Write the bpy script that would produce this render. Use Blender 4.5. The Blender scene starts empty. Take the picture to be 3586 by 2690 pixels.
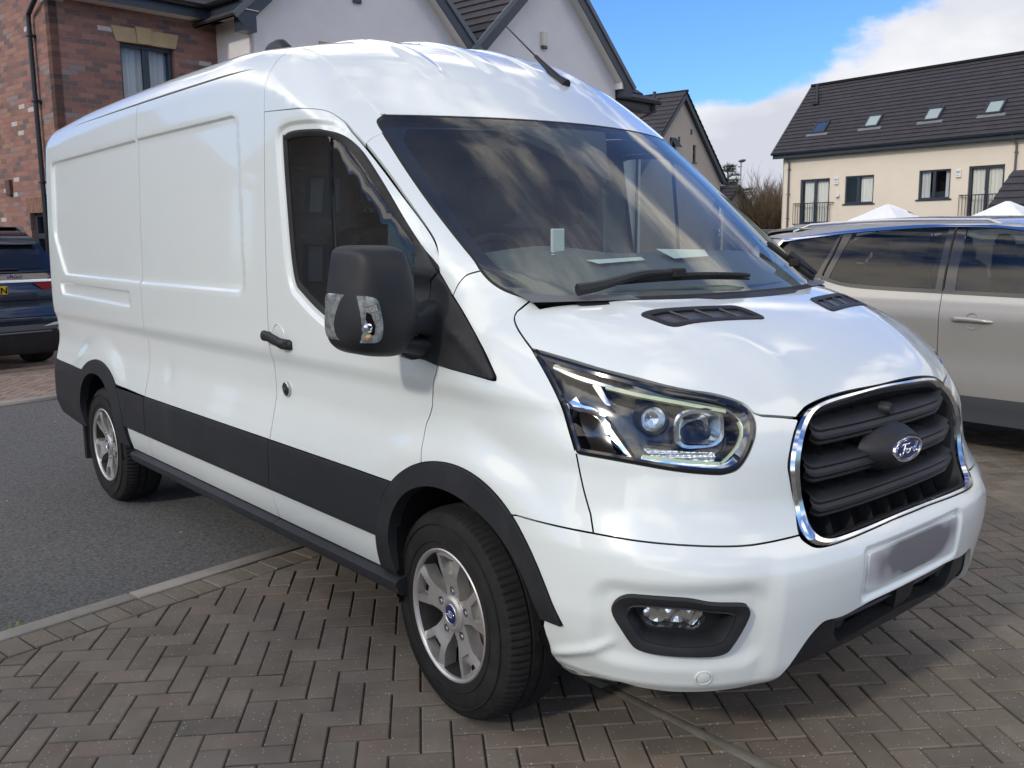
# Parked white panel van on a block-paved drive in a housing estate
import bpy, math, random
import numpy as np
from mathutils import Vector, Matrix
from mathutils.geometry import delaunay_2d_cdt
random.seed(7); rng = np.random.default_rng(7)
SC = bpy.context.scene
COL = SC.collection
R = math.radians
# ------------------------------------------------------------------ camera
cam_d = bpy.data.cameras.new("camera"); cam_o = bpy.data.objects.new("camera", cam_d); COL.objects.link(cam_o)
YAW, PIT, ROL = 2.4350537, -0.1572459, -0.0106934
fw = Vector((math.cos(PIT)*math.cos(YAW), math.cos(PIT)*math.sin(YAW), math.sin(PIT)))
rt0 = Vector((math.sin(YAW), -math.cos(YAW), 0)); up0 = rt0.cross(fw)
rt = math.cos(ROL)*rt0 + math.sin(ROL)*up0; up = -math.sin(ROL)*rt0 + math.cos(ROL)*up0
cam_o.matrix_world = Matrix(((rt.x, up.x, -fw.x, 2.32954), (rt.y, up.y, -fw.y, -2.68854), (rt.z, up.z, -fw.z, 1.56393), (0, 0, 0, 1)))
cam_d.sensor_fit = 'HORIZONTAL'; cam_d.sensor_width = 36; cam_d.lens = 0.9097625*36
cam_d.clip_start = .05; cam_d.clip_end = 3000
SC.camera = cam_o
# ------------------------------------------------------------------ sun, sky
SUN_V = Vector((.34, -1.9, 1.12)).normalized()
sun_el = math.asin(SUN_V.z); sun_rot = math.atan2(SUN_V.x, SUN_V.y)
sd = bpy.data.lights.new("sun", 'SUN'); so = bpy.data.objects.new("sun", sd); COL.objects.link(so)
sd.energy = 1.0; sd.angle = R(3.5); sd.color = (1.0, .92, .80)
so.rotation_euler = (-SUN_V).to_track_quat('-Z', 'Y').to_euler()
so.location = SUN_V*60
W = bpy.data.worlds.new("World"); SC.world = W; W.use_nodes = True
nt = W.node_tree; nt.nodes.clear()
def N(t, **kw):
    n = nt.nodes.new(t)
    for k, v in kw.items(): setattr(n, k, v)
    return n
out = N('ShaderNodeOutputWorld'); bg = N('ShaderNodeBackground'); bg.inputs[1].default_value = .15
sky = N('ShaderNodeTexSky', sky_type='NISHITA'); sky.sun_disc = False
sky.sun_elevation = sun_el; sky.sun_rotation = sun_rot; sky.air_density = 1.1; sky.dust_density = .5; sky.ozone_density = 2.2
tc = N('ShaderNodeTexCoord')
sep = N('ShaderNodeSeparateXYZ'); nt.links.new(tc.outputs['Generated'], sep.inputs[0])
def wmath(op, a, b=None, c=None):
    n = N('ShaderNodeMath', operation=op)
    for i, q in enumerate((a, b, c)):
        if q is None: continue
        if isinstance(q, (int, float)): n.inputs[i].default_value = q
        else: nt.links.new(q, n.inputs[i])
    return n.outputs[0]
def wnoise(scale, det, rough, vec, w=0):
    n = N('ShaderNodeTexNoise'); n.noise_dimensions = '4D'; n.inputs['W'].default_value = w
    n.inputs['Scale'].default_value = scale; n.inputs['Detail'].default_value = det; n.inputs['Roughness'].default_value = rough
    nt.links.new(vec, n.inputs['Vector']); return n.outputs['Fac']
# a bank of cumulus rising to the north-west (towards -x +y), thin streaks elsewhere
mp = N('ShaderNodeMapping'); mp.inputs['Scale'].default_value = (1, 1, 1.9); nt.links.new(tc.outputs['Generated'], mp.inputs[0])
n1 = wnoise(3.1, 9, .56, mp.outputs[0], 1.3)
n2 = wnoise(8.5, 8, .55, mp.outputs[0], 4.0)
side_ax = wmath('ADD', wmath('MULTIPLY', sep.outputs[0], .649), wmath('MULTIPLY', sep.outputs[1], .761))
front_ax = wmath('ADD', wmath('MULTIPLY', sep.outputs[0], -.761), wmath('MULTIPLY', sep.outputs[1], .649))
# height of the bank's upper edge (as z of the direction) grows to the right
edge = wmath('ADD', wmath('MULTIPLY', side_ax, .24), .095)
d = wmath('SUBTRACT', edge, sep.outputs[2])
dn = wmath('ADD', d, wmath('MULTIPLY', wmath('SUBTRACT', n1, .5), .20))
dn = wmath('ADD', dn, wmath('MULTIPLY', wmath('SUBTRACT', n2, .5), .075))
ms = N('ShaderNodeMapRange', interpolation_type='SMOOTHSTEP'); ms.inputs[1].default_value = -.004; ms.inputs[2].default_value = .016
nt.links.new(dn, ms.inputs[0])
infront = N('ShaderNodeMapRange', interpolation_type='SMOOTHSTEP'); infront.inputs[1].default_value = -.1; infront.inputs[2].default_value = .35
nt.links.new(front_ax, infront.inputs[0])
bank = wmath('MULTIPLY', ms.outputs[0], infront.outputs[0])
# broken cloud over the rest of the sky (seen in the paint and the glass)
mp2 = N('ShaderNodeMapping'); mp2.inputs['Scale'].default_value = (1, .7, 1.3); mp2.inputs['Rotation'].default_value = (0, 0, .7); nt.links.new(tc.outputs['Generated'], mp2.inputs[0])
n3 = wnoise(2.7, 9, .60, mp2.outputs[0], 3.6)
ms3 = N('ShaderNodeMapRange', interpolation_type='SMOOTHSTEP'); ms3.inputs[1].default_value = .46; ms3.inputs[2].default_value = .60
nt.links.new(n3, ms3.inputs[0])
hi = N('ShaderNodeMapRange', interpolation_type='SMOOTHSTEP'); hi.inputs[1].default_value = .30; hi.inputs[2].default_value = .44
nt.links.new(wmath('ADD', sep.outputs[2], wmath('MULTIPLY', wmath('SUBTRACT', 1.0, infront.outputs[0]), .38)), hi.inputs[0])
streak = wmath('MULTIPLY', ms3.outputs[0], hi.outputs[0])
shade = N('ShaderNodeValToRGB')
shade.color_ramp.elements[0].position = .36; shade.color_ramp.elements[0].color = (3.0, 3.1, 3.5, 1)
shade.color_ramp.elements[1].position = .64; shade.color_ramp.elements[1].color = (4.7, 4.7, 4.75, 1)
nt.links.new(wnoise(5.0, 6, .5, mp.outputs[0], 7.7), shade.inputs[0])
tint = N('ShaderNodeMix', data_type='RGBA', blend_type='MULTIPLY'); tint.inputs[0].default_value = 1.0
nt.links.new(sky.outputs[0], tint.inputs[6]); tint.inputs[7].default_value = (.29, .47, .80, 1)
mx = N('ShaderNodeMix', data_type='RGBA'); nt.links.new(bank, mx.inputs[0]); nt.links.new(tint.outputs[2], mx.inputs[6]); nt.links.new(shade.outputs[0], mx.inputs[7])
mx2 = N('ShaderNodeMix', data_type='RGBA'); nt.links.new(wmath('MULTIPLY', streak, .92), mx2.inputs[0]); nt.links.new(mx.outputs[2], mx2.inputs[6]); mx2.inputs[7].default_value = (12.0, 11.1, 9.6, 1)
nt.links.new(mx2.outputs[2], bg.inputs[0]); nt.links.new(bg.outputs[0], out.inputs[0])
SC.view_settings.view_transform = 'Standard'; SC.view_settings.look = 'None'; SC.view_settings.gamma = 1
SC.view_settings.exposure = 0.58
SC.cycles.max_bounces = 8; SC.cycles.transparent_max_bounces = 16; SC.cycles.glossy_bounces = 4; SC.cycles.diffuse_bounces = 3
SC.cycles.caustics_reflective = False; SC.cycles.caustics_refractive = False
SC.cycles.use_denoising = True
# ------------------------------------------------------------------ helpers
def mat(name, col, rough=.5, metal=0, coat=0, coat_rough=.03, spec=.5, bump=None, var=None, attr=None, speck=None, dirt=None):
    """procedural material. bump=(scale,strength[,distance]); var=(scale,amount) brightness mottling; attr = colour attribute multiplied in;
    speck=(scale,threshold,colour); dirt=(scale,colour,amount)"""
    m = bpy.data.materials.new(name); m.use_nodes = True
    t = m.node_tree; b = t.nodes['Principled BSDF']
    L = t.links.new
    b.inputs['Roughness'].default_value = rough; b.inputs['Metallic'].default_value = metal
    b.inputs['Coat Weight'].default_value = coat; b.inputs['Coat Roughness'].default_value = coat_rough
    b.inputs['Specular IOR Level'].default_value = spec
    co = t.nodes.new('ShaderNodeTexCoord').outputs['Object']
    rgb = t.nodes.new('ShaderNodeRGB'); rgb.outputs[0].default_value = (*col, 1); cur = rgb.outputs[0]
    def noise(s, det=6, r=.6):
        n = t.nodes.new('ShaderNodeTexNoise'); n.inputs['Scale'].default_value = s; n.inputs['Detail'].default_value = det; n.inputs['Roughness'].default_value = r
        L(co, n.inputs['Vector']); return n.outputs['Fac']
    def mix(fac, a, c, mode='MIX'):
        n = t.nodes.new('ShaderNodeMix'); n.data_type = 'RGBA'; n.blend_type = mode
        if isinstance(fac, float): n.inputs[0].default_value = fac
        else: L(fac, n.inputs[0])
        for i, q in ((6, a), (7, c)):
            if isinstance(q, tuple): n.inputs[i].default_value = (*q, 1)
            else: L(q, n.inputs[i])
        return n.outputs[2]
    def rng_(v, a, c, lo, hi_):
        n = t.nodes.new('ShaderNodeMapRange'); n.inputs[1].default_value = a; n.inputs[2].default_value = c; n.inputs[3].default_value = lo; n.inputs[4].default_value = hi_
        L(v, n.inputs[0]); return n.outputs[0]
    if attr:
        a = t.nodes.new('ShaderNodeVertexColor'); a.layer_name = attr; cur = mix(1.0, cur, a.outputs['Color'], 'MULTIPLY')
    if var:
        v = rng_(noise(var[0]), .3, .7, 1-var[1], 1+var[1])
        c2 = t.nodes.new('ShaderNodeCombineColor'); [L(v, c2.inputs[i]) for i in range(3)]
        cur = mix(1.0, cur, c2.outputs[0], 'MULTIPLY')
    if dirt: cur = mix(rng_(noise(dirt[0], 8, .65), .5, .75, 0.0, dirt[2]), cur, dirt[1])
    if speck:
        vo = t.nodes.new('ShaderNodeTexVoronoi'); vo.inputs['Scale'].default_value = speck[0]; L(co, vo.inputs['Vector'])
        sx = t.nodes.new('ShaderNodeSeparateColor'); L(vo.outputs['Color'], sx.inputs[0])
        f1 = rng_(sx.outputs[0], speck[1], speck[1]+.01, 0, 1); f2 = rng_(vo.outputs['Distance'], .28, .36, 1, 0)
        mm = t.nodes.new('ShaderNodeMath'); mm.operation = 'MULTIPLY'; L(f1, mm.inputs[0]); L(f2, mm.inputs[1])
        cur = mix(mm.outputs[0], cur, speck[2])
    L(cur, b.inputs['Base Color'])
    if bump:
        bn = t.nodes.new('ShaderNodeBump'); bn.inputs['Strength'].default_value = bump[1]; bn.inputs['Distance'].default_value = bump[2] if len(bump) > 2 else .01
        L(noise(bump[0], 8, .65), bn.inputs['Height']); L(bn.outputs[0], b.inputs['Normal'])
    return m
def glass(name, tint=(.75, .8, .78), rough=.0, ior=1.5, film=0.0):
    m = bpy.data.materials.new(name); m.use_nodes = True; t = m.node_tree; t.nodes.clear(); L = t.links.new
    o = t.nodes.new('ShaderNodeOutputMaterial'); mx_ = t.nodes.new('ShaderNodeMixShader'); tr = t.nodes.new('ShaderNodeBsdfTransparent'); g = t.nodes.new('ShaderNodeBsdfGlossy')
    f = t.nodes.new('ShaderNodeFresnel'); 
    gm = t.nodes.new('ShaderNodeNewGeometry'); im = t.nodes.new('ShaderNodeMapRange'); im.inputs[3].default_value = ior; im.inputs[4].default_value = 1/ior; L(gm.outputs['Backfacing'], im.inputs[0]); L(im.outputs[0], f.inputs[0])
    tr.inputs[0].default_value = (*tint, 1); g.inputs['Roughness'].default_value = rough
    L(f.outputs[0], mx_.inputs[0]); L(tr.outputs[0], mx_.inputs[1]); L(g.outputs[0], mx_.inputs[2]); last = mx_.outputs[0]
    if film:   # thin film of road dust
        df = t.nodes.new('ShaderNodeBsdfDiffuse'); df.inputs[0].default_value = (.55, .55, .53, 1); m2 = t.nodes.new('ShaderNodeMixShader'); no = t.nodes.new('ShaderNodeTexNoise'); no.inputs['Scale'].default_value = 2.2; no.inputs['Detail'].default_value = 7
        tc_ = t.nodes.new('ShaderNodeTexCoord'); L(tc_.outputs['Object'], no.inputs['Vector']); r_ = t.nodes.new('ShaderNodeMapRange'); r_.inputs[1].default_value = .3; r_.inputs[2].default_value = .7; r_.inputs[3].default_value = film*.5; r_.inputs[4].default_value = film*1.5
        L(no.outputs['Fac'], r_.inputs[0]); L(r_.outputs[0], m2.inputs[0]); L(last, m2.inputs[1]); L(df.outputs[0], m2.inputs[2]); last = m2.outputs[0]
    L(last, o.inputs[0])
    return m
def link(o, parent=None):
    COL.objects.link(o)
    if parent is not None: o.parent = parent
    return o
def obj(name, verts, faces, mats, parent=None, mi=None, smooth=True, sharp=35, cols=None, uvs=None, loc=None, rotz=0, normals=None):
    me = bpy.data.meshes.new(name); me.from_pydata([tuple(map(float, v)) for v in verts], [], [tuple(int(i) for i in f) for f in faces])
    for m in (mats if isinstance(mats, (list, tuple)) else [mats]): me.materials.append(m)
    if mi is not None: me.polygons.foreach_set('material_index', np.asarray(mi, dtype=np.int32))
    if cols is not None:
        ca = me.color_attributes.new('Col', 'FLOAT_COLOR', 'POINT'); ca.data.foreach_set('color', np.asarray(cols, dtype=np.float32).ravel())
    if uvs is not None:
        uv = me.uv_layers.new(name='UV'); li = np.empty(len(me.loops), dtype=np.int32); me.loops.foreach_get('vertex_index', li)
        uv.data.foreach_set('uv', np.asarray(uvs, dtype=np.float32)[li].ravel())
    me.polygons.foreach_set('use_smooth', np.full(len(me.polygons), smooth, dtype=bool))
    if smooth and sharp and normals is None: me.set_sharp_from_angle(angle=R(sharp))
    me.update()
    if normals is not None: me.normals_split_custom_set_from_vertices([tuple(map(float, n)) for n in normals])
    o = bpy.data.objects.new(name, me)
    if loc is not None: o.location = loc
    o.rotation_euler.z = rotz
    return link(o, parent)
def tag(o, label=None, cat=None, group=None, kind=None):
    if label: o['label'] = label
    if cat: o['category'] = cat
    if group: o['group'] = group
    if kind: o['kind'] = kind
    return o
def thing(name, label, cat, loc=(0, 0, 0), rotz=0, group=None):
    o = bpy.data.objects.new(name, None); o.empty_display_size = .2; COL.objects.link(o); o.location = loc; o.rotation_euler.z = rotz
    return tag(o, label, cat, group)
def copy_tree(o, parent=None):
    c = o.copy(); COL.objects.link(c)
    if parent is not None: c.parent = parent
    for ch in list(o.children): copy_tree(ch, c)
    return c
class MB:
    """collects shapes into one mesh; set .m to the material slot for what follows, .T to a transform"""
    def __init__(s): s.v = []; s.f = []; s.mi = []; s.m = 0; s.T = None
    def add(s, vs, fs):
        n = len(s.v)
        for p in vs:
            p = Vector(p); s.v.append(tuple(s.T @ p) if s.T is not None else tuple(p))
        for f in fs: s.f.append(tuple(i+n for i in f)); s.mi.append(s.m)
        return s
    def box(s, x0, x1, y0, y1, z0, z1, bev=0):
        if bev <= 0:
            vs = [(x, y, z) for x in (x0, x1) for y in (y0, y1) for z in (z0, z1)]
            return s.add(vs, [(0, 1, 3, 2), (4, 6, 7, 5), (0, 4, 5, 1), (2, 3, 7, 6), (0, 2, 6, 4), (1, 5, 7, 3)])
        b = bev; X = (x0, x1); Y = (y0, y1); Z = (z0, z1); vs = []; idx = {}
        for i in (0, 1):
            for j in (0, 1):
                for k in (0, 1):
                    sx, sy, sz = (b if i == 0 else -b), (b if j == 0 else -b), (b if k == 0 else -b)
                    for a, p in (('x', (X[i], Y[j]+sy, Z[k]+sz)), ('y', (X[i]+sx, Y[j], Z[k]+sz)), ('z', (X[i]+sx, Y[j]+sy, Z[k]))):
                        idx[(i, j, k, a)] = len(vs); vs.append(p)
        fs = []
        for i in (0, 1): q = [idx[(i, j, k, 'x')] for j, k in ((0, 0), (1, 0), (1, 1), (0, 1))]; fs.append(q if i else q[::-1])
        for j in (0, 1): q = [idx[(i, j, k, 'y')] for i, k in ((0, 0), (0, 1), (1, 1), (1, 0))]; fs.append(q if j else q[::-1])
        for k in (0, 1): q = [idx[(i, j, k, 'z')] for i, j in ((0, 0), (1, 0), (1, 1), (0, 1))]; fs.append(q if k else q[::-1])
        for j in (0, 1):
            for k in (0, 1): q = [idx[(0, j, k, 'y')], idx[(1, j, k, 'y')], idx[(1, j, k, 'z')], idx[(0, j, k, 'z')]]; fs.append(q if (j != k) else q[::-1])
        for i in (0, 1):
            for k in (0, 1): q = [idx[(i, 0, k, 'x')], idx[(i, 1, k, 'x')], idx[(i, 1, k, 'z')], idx[(i, 0, k, 'z')]]; fs.append(q if (i == k) else q[::-1])
        for i in (0, 1):
            for j in (0, 1): q = [idx[(i, j, 0, 'x')], idx[(i, j, 1, 'x')], idx[(i, j, 1, 'y')], idx[(i, j, 0, 'y')]]; fs.append(q if (i != j) else q[::-1])
        for i in (0, 1):
            for j in (0, 1):
                for k in (0, 1): q = [idx[(i, j, k, a)] for a in 'xyz']; fs.append(q if (i+j+k) % 2 else q[::-1])
        return s.add(vs, fs)
    def tube(s, path, r, n=8, caps=True, up=None):
        P = [Vector(p) for p in path]; vs = []; fs = []; rr = r if isinstance(r, (list, tuple)) else [r]*len(P)
        ref = None
        for i, p in enumerate(P):
            t = (P[min(i+1, len(P)-1)]-P[max(i-1, 0)]).normalized()
            if ref is None: ref = Vector((0, 0, 1)) if abs(t.z) < .9 else Vector((1, 0, 0))
            a = t.cross(ref).normalized(); b = a.cross(t).normalized(); ref = b
            for k in range(n):
                q = 2*math.pi*k/n; vs.append(p+(a*math.cos(q)+b*math.sin(q))*rr[i])
        for i in range(len(P)-1):
            for k in range(n): fs.append((i*n+k, i*n+(k+1) % n, (i+1)*n+(k+1) % n, (i+1)*n+k))
        if caps: fs.append(tuple(range(n))[::-1]); fs.append(tuple((len(P)-1)*n+k for k in range(n)))
        return s.add(vs, fs)
    def loft(s, loops, closed=True, cap0=False, cap1=False):
        n = len(loops[0]); vs = [p for l in loops for p in l]; fs = []
        for i in range(len(loops)-1):
            for k in range(n if closed else n-1): fs.append((i*n+k, i*n+(k+1) % n, (i+1)*n+(k+1) % n, (i+1)*n+k))
        if cap0: fs.append(tuple(range(n))[::-1])
        if cap1: fs.append(tuple((len(loops)-1)*n+k for k in range(n)))
        return s.add(vs, fs)
    def lathe(s, prof, axis='y', n=48, c=(0, 0, 0), mod=None):
        """prof: (axial, radius) pairs"""
        vs = []; fs = []
        for i, (a, r) in enumerate(prof):
            for k in range(n):
                q = 2*math.pi*k/n; rr = r if mod is None else r+mod(i, k)
                p = {'y': (rr*math.cos(q), a, rr*math.sin(q)), 'z': (rr*math.cos(q), rr*math.sin(q), a), 'x': (a, rr*math.cos(q), rr*math.sin(q))}[axis]
                vs.append((p[0]+c[0], p[1]+c[1], p[2]+c[2]))
        for i in range(len(prof)-1):
            for k in range(n): fs.append((i*n+k, i*n+(k+1) % n, (i+1)*n+(k+1) % n, (i+1)*n+k))
        return s.add(vs, fs)
    def plate(s, loops, depth, fn=None, bev=.0):
        """extrude a 2-D polygon with holes; local: polygon in (x,z), front at y=0 facing -y, depth towards +y. fn maps (x,z)->y of the front"""
        pts, tris, bl = tri_region(loops, 1e9, grid=False)
        fn = fn or (lambda x, z: 0.0)
        F0 = [(p[0], fn(p[0], p[1]), p[1]) for p in pts]; n = len(F0)
        s.add(F0, [t[::-1] if tri_ccw(pts, t) < 0 else t for t in tris])
        B0 = [(x, y+depth, z) for x, y, z in F0]
        s.add(B0, [t if tri_ccw(pts, t) < 0 else t[::-1] for t in tris])
        for l in bl:
            m_ = len(l); vs = [F0[i] for i in l]+[B0[i] for i in l]
            s.add(vs, [(k, m_+k, m_+(k+1) % m_, (k+1) % m_) for k in range(m_)])
        return s
    def build(s, name, mats, parent=None, **kw):
        return obj(name, s.v, s.f, mats, parent, mi=s.mi, **kw)
def tri_ccw(p, t):
    a, b, c = (p[i] for i in t); return (b[0]-a[0])*(c[1]-a[1])-(b[1]-a[1])*(c[0]-a[0])
def area(l): l = np.asarray(l); x, y = l[:, 0], l[:, 1]; return .5*np.sum(x*np.roll(y, -1)-np.roll(x, -1)*y)
def inset(l, g):
    """move every edge of a closed loop inward by g"""
    l = np.asarray(l, float)
    if abs(g) < 1e-9: return l
    keep = [i for i in range(len(l)) if np.hypot(*(l[i]-l[i-1])) > 1e-5]; l = l[keep]
    sg = 1 if area(l) > 0 else -1
    d1 = l-np.roll(l, 1, 0); d2 = np.roll(l, -1, 0)-l
    d1 /= np.linalg.norm(d1, axis=1, keepdims=True)+1e-12; d2 /= np.linalg.norm(d2, axis=1, keepdims=True)+1e-12
    n1 = np.stack([-d1[:, 1], d1[:, 0]], -1)*sg; n2 = np.stack([-d2[:, 1], d2[:, 0]], -1)*sg
    b = n1+n2; k = 1+np.sum(n1*n2, 1); k = np.maximum(k, .35)
    return l+b/k[:, None]*g
def spline(pts, n=6, closed=False):
    """Catmull-Rom through the points"""
    P = np.asarray(pts, float); m = len(P)
    if m < 3: return P
    o = []
    for i in range(m if closed else m-1):
        p0 = P[i-1] if (closed or i > 0) else 2*P[0]-P[1]; p1 = P[i]; p2 = P[(i+1) % m]; p3 = P[(i+2) % m] if (closed or i+2 < m) else 2*P[-1]-P[-2]
        for k in range(n):
            t = k/n; o.append(.5*((2*p1)+(-p0+p2)*t+(2*p0-5*p1+4*p2-p3)*t*t+(-p0+3*p1-3*p2+p3)*t**3))
    if not closed: o.append(P[-1])
    return np.array(o)
def chain(*segs):
    """join curves end to end, dropping the doubled corner"""
    o = []
    for sgm in segs:
        for p in np.asarray(sgm, float):
            if not o or np.hypot(*(p-o[-1])) > 1e-4: o.append(p)
    if np.hypot(*(o[0]-o[-1])) < 1e-4: o.pop()
    return np.array(o)
def resample(l, step, closed=True):
    l = np.asarray(l, float); o = []; m = len(l)
    for i in range(m if closed else m-1):
        a = l[i]; b = l[(i+1) % m]; k = max(1, int(math.ceil(np.hypot(*(b-a))/step)))
        for j in range(k): o.append(a+(b-a)*j/k)
    if not closed: o.append(l[-1])
    return np.array(o)
def even(l, n):
    """closed loop to n points, evenly spaced by length"""
    l = np.asarray(l, float); q = np.vstack([l, l[:1]]); s_ = np.r_[0, np.cumsum(np.linalg.norm(np.diff(q, axis=0), axis=1))]
    t = np.linspace(0, s_[-1], n, endpoint=False); return np.stack([np.interp(t, s_, q[:, k]) for k in range(q.shape[1])], -1)
def inside(loops, P):
    r = np.zeros(len(P), bool)
    for l in loops:
        a = np.asarray(l); b = np.roll(a, -1, 0)
        for (x1, y1), (x2, y2) in zip(a, b):
            if y1 == y2: continue
            c = ((y1 > P[:, 1]) != (y2 > P[:, 1])) & (P[:, 0] < (x2-x1)*(P[:, 1]-y1)/(y2-y1)+x1)
            r ^= c
    return r
def tri_region(loops, step, grid=True, lines=()):
    LL = [resample(l, step) for l in loops]
    pts = [p for l in LL for p in l]; edges = []; n = 0; ids = []
    for l in LL:
        m = len(l); edges += [(n+i, n+(i+1) % m) for i in range(m)]; ids.append(list(range(n, n+m))); n += m
    B = np.array(pts)
    extra = []
    for ln in lines:
        q = resample(ln, step, False); a = n+len(extra); edges += [(a+i, a+i+1) for i in range(len(q)-1)]; extra += list(q)
    if grid:
        lo = B.min(0); hi_ = B.max(0); gx = np.arange(lo[0], hi_[0]+step, step); gy = np.arange(lo[1], hi_[1]+step, step*.87)
        G = np.array([(x+(step/2 if j % 2 else 0), y) for j, y in enumerate(gy) for x in gx])
        G = G[inside(LL, G)]
        if extra: B2 = np.vstack([B, np.array(extra)])
        else: B2 = B
        keep = np.ones(len(G), bool)
        for a in range(0, len(G), 2000):
            g = G[a:a+2000]; keep[a:a+2000] = (((g[:, None, :]-B2[None])**2).sum(-1).min(1) > (.55*step)**2)
        extra = extra+list(G[keep])
    allp = pts+extra
    r = delaunay_2d_cdt([Vector((float(p[0]), float(p[1]))) for p in allp], edges, [], 0, 1e-7)
    V = np.array([tuple(v) for v in r[0]]); orig = r[3]; back = {}
    for i, o_ in enumerate(orig):
        for k in o_: back[k] = i
    T = [tuple(t) for t in r[2]]
    C = np.array([V[list(t)].mean(0) for t in T]); ok = inside(LL, C)
    T = [t for t, k in zip(T, ok) if k]
    return V, T, [[back[i] for i in l] for l in ids]
# ------------------------------------------------------------------ shared materials
M_white = mat("white_paint", (.69, .735, .715), rough=.32, coat=1.0, coat_rough=.035, spec=.5, dirt=(3.5, (.55, .53, .50), .10))
M_black = mat('black_plastic', (.017, .018, .0205), rough=.52, spec=.35, bump=(900, .15, .002), var=(6, .12), dirt=(5, (.045, .043, .042), .4))
M_gloss = mat('gloss_black', (.010, .010, .011), rough=.12, coat=.6)
M_rubber = mat('rubber', (.018, .018, .018), rough=.72, spec=.3, var=(10, .2), dirt=(4, (.06, .055, .05), .55))
M_tyre = mat('tyre_rubber', (.014, .014, .014), rough=.8, spec=.25, var=(14, .25), dirt=(9, (.04, .036, .033), .5), bump=(160, .2, .002))
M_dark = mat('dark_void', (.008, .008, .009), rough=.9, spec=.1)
M_chrome = mat('chrome', (.86, .87, .88), rough=.06, metal=1.0)
M_chromed = mat('weathered_chrome', (.72, .73, .75), rough=.10, metal=1.0, dirt=(18, (.18, .18, .19), .5))
M_alloy = mat('alloy', (.56, .545, .52), rough=.38, metal=.75, var=(12, .08), dirt=(11, (.20, .17, .14), .5))
M_steel = mat('bolt_steel', (.52, .51, .50), rough=.25, metal=1.0)
M_blue = mat('badge_blue', (.006, .018, .09), rough=.3, coat=.3)
M_lens = glass('clear_lens', (.93, .95, .95))
M_screen = glass('windscreen_glass', (.74, .84, .80), ior=1.62, film=.05)
M_tint = glass('door_glass', (.62, .67, .64), ior=1.6, film=.02)
M_led = mat('light_guide', (.55, .62, .40), rough=.3, coat=.5)
M_silver = mat('reflector_silver', (.80, .82, .84), rough=.12, metal=1.0, bump=(70, .12, .01))
M_fabric = mat('seat_fabric', (.035, .036, .04), rough=.9)
M_dash = mat('dashboard_plastic', (.12, .125, .13), rough=.6, var=(5, .1))
M_paper = mat('paper', (.72, .74, .72), rough=.8)
# ------------------------------------------------------------------ the van's outer surface as one smooth implicit form F(x,y,z)=0
def sstep(a,b,x):
    t=np.clip((x-a)/(b-a),0,1); return t*t*(3-2*t)
class PCH:
    # monotone cubic (Fritsch-Carlson) interpolation
    def __init__(s,x,y):
        x=np.array(x,float); y=np.array(y,float); h=np.diff(x); d=np.diff(y)/h
        m=np.zeros(len(x)); m[0]=d[0]; m[-1]=d[-1]
        for i in range(1,len(x)-1):
            if d[i-1]*d[i]>0:
                w1=2*h[i]+h[i-1]; w2=h[i]+2*h[i-1]; m[i]=(w1+w2)/(w1/d[i-1]+w2/d[i])
        s.x,s.y,s.m,s.h=x,y,m,h
    def __call__(s,q):
        q=np.clip(q,s.x[0],s.x[-1]); i=np.clip(np.searchsorted(s.x,q)-1,0,len(s.h)-1)
        t=(q-s.x[i])/s.h[i]; h=s.h[i]
        return (1+2*t)*(1-t)**2*s.y[i]+t*(1-t)**2*h*s.m[i]+t*t*(3-2*t)*s.y[i+1]+t*t*(t-1)*h*s.m[i+1]
S0=PCH([.2,.34,.42,.50,.56,.72,.76,.84,.95,1.05,1.12,1.20,1.40,2.05,2.25,2.6],[.93,.955,.985,1.005,1.012,1.010,1.004,.985,.965,.968,.986,.988,.985,.958,.943,.93])
XF=PCH([.2,.30,.46,.60,.665,.70,.755,.79,.94,1.09,1.2,1.45],[.96,1.0,1.03,1.052,1.056,1.047,1.015,1.002,.985,.95,.915,.84])
HC=PCH([.1,.25,.5,.63,.76,.87,.945,1.1],[1.43,1.405,1.345,1.300,1.233,1.165,1.105,.95])
PR=PCH([-4.4,-3.5,-2.2,-1.6,-1.39,-1.156,-1.012,-.878,-.751,-.614,-.45],[2.30,2.345,2.365,2.362,2.350,2.309,2.255,2.179,2.096,2.005,1.895])
WBX=-3.46
def rmax(a,b,r):
    aa=np.maximum(a+r,0); bb=np.maximum(b+r,0)
    return np.where((a>-r)&(b>-r),np.sqrt(aa*aa+bb*bb)-r,np.maximum(a,b))
def rbox(x,z,cx,cz,hx,hz,r):
    qx=np.abs(x-cx)-hx+r; qz=np.abs(z-cz)-hz+r
    return np.sqrt(np.maximum(qx,0)**2+np.maximum(qz,0)**2)+np.minimum(np.maximum(qx,qz),0)-r
def side(x,z):
    s=S0(z)
    for cx,rr,am in ((0.02,.68,.022),(WBX,.70,.017)):
        r=np.hypot(x-cx,(z-.335)); s=s+am*sstep(rr,rr-.13,r)*sstep(.72,.88,z)
    return s
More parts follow.
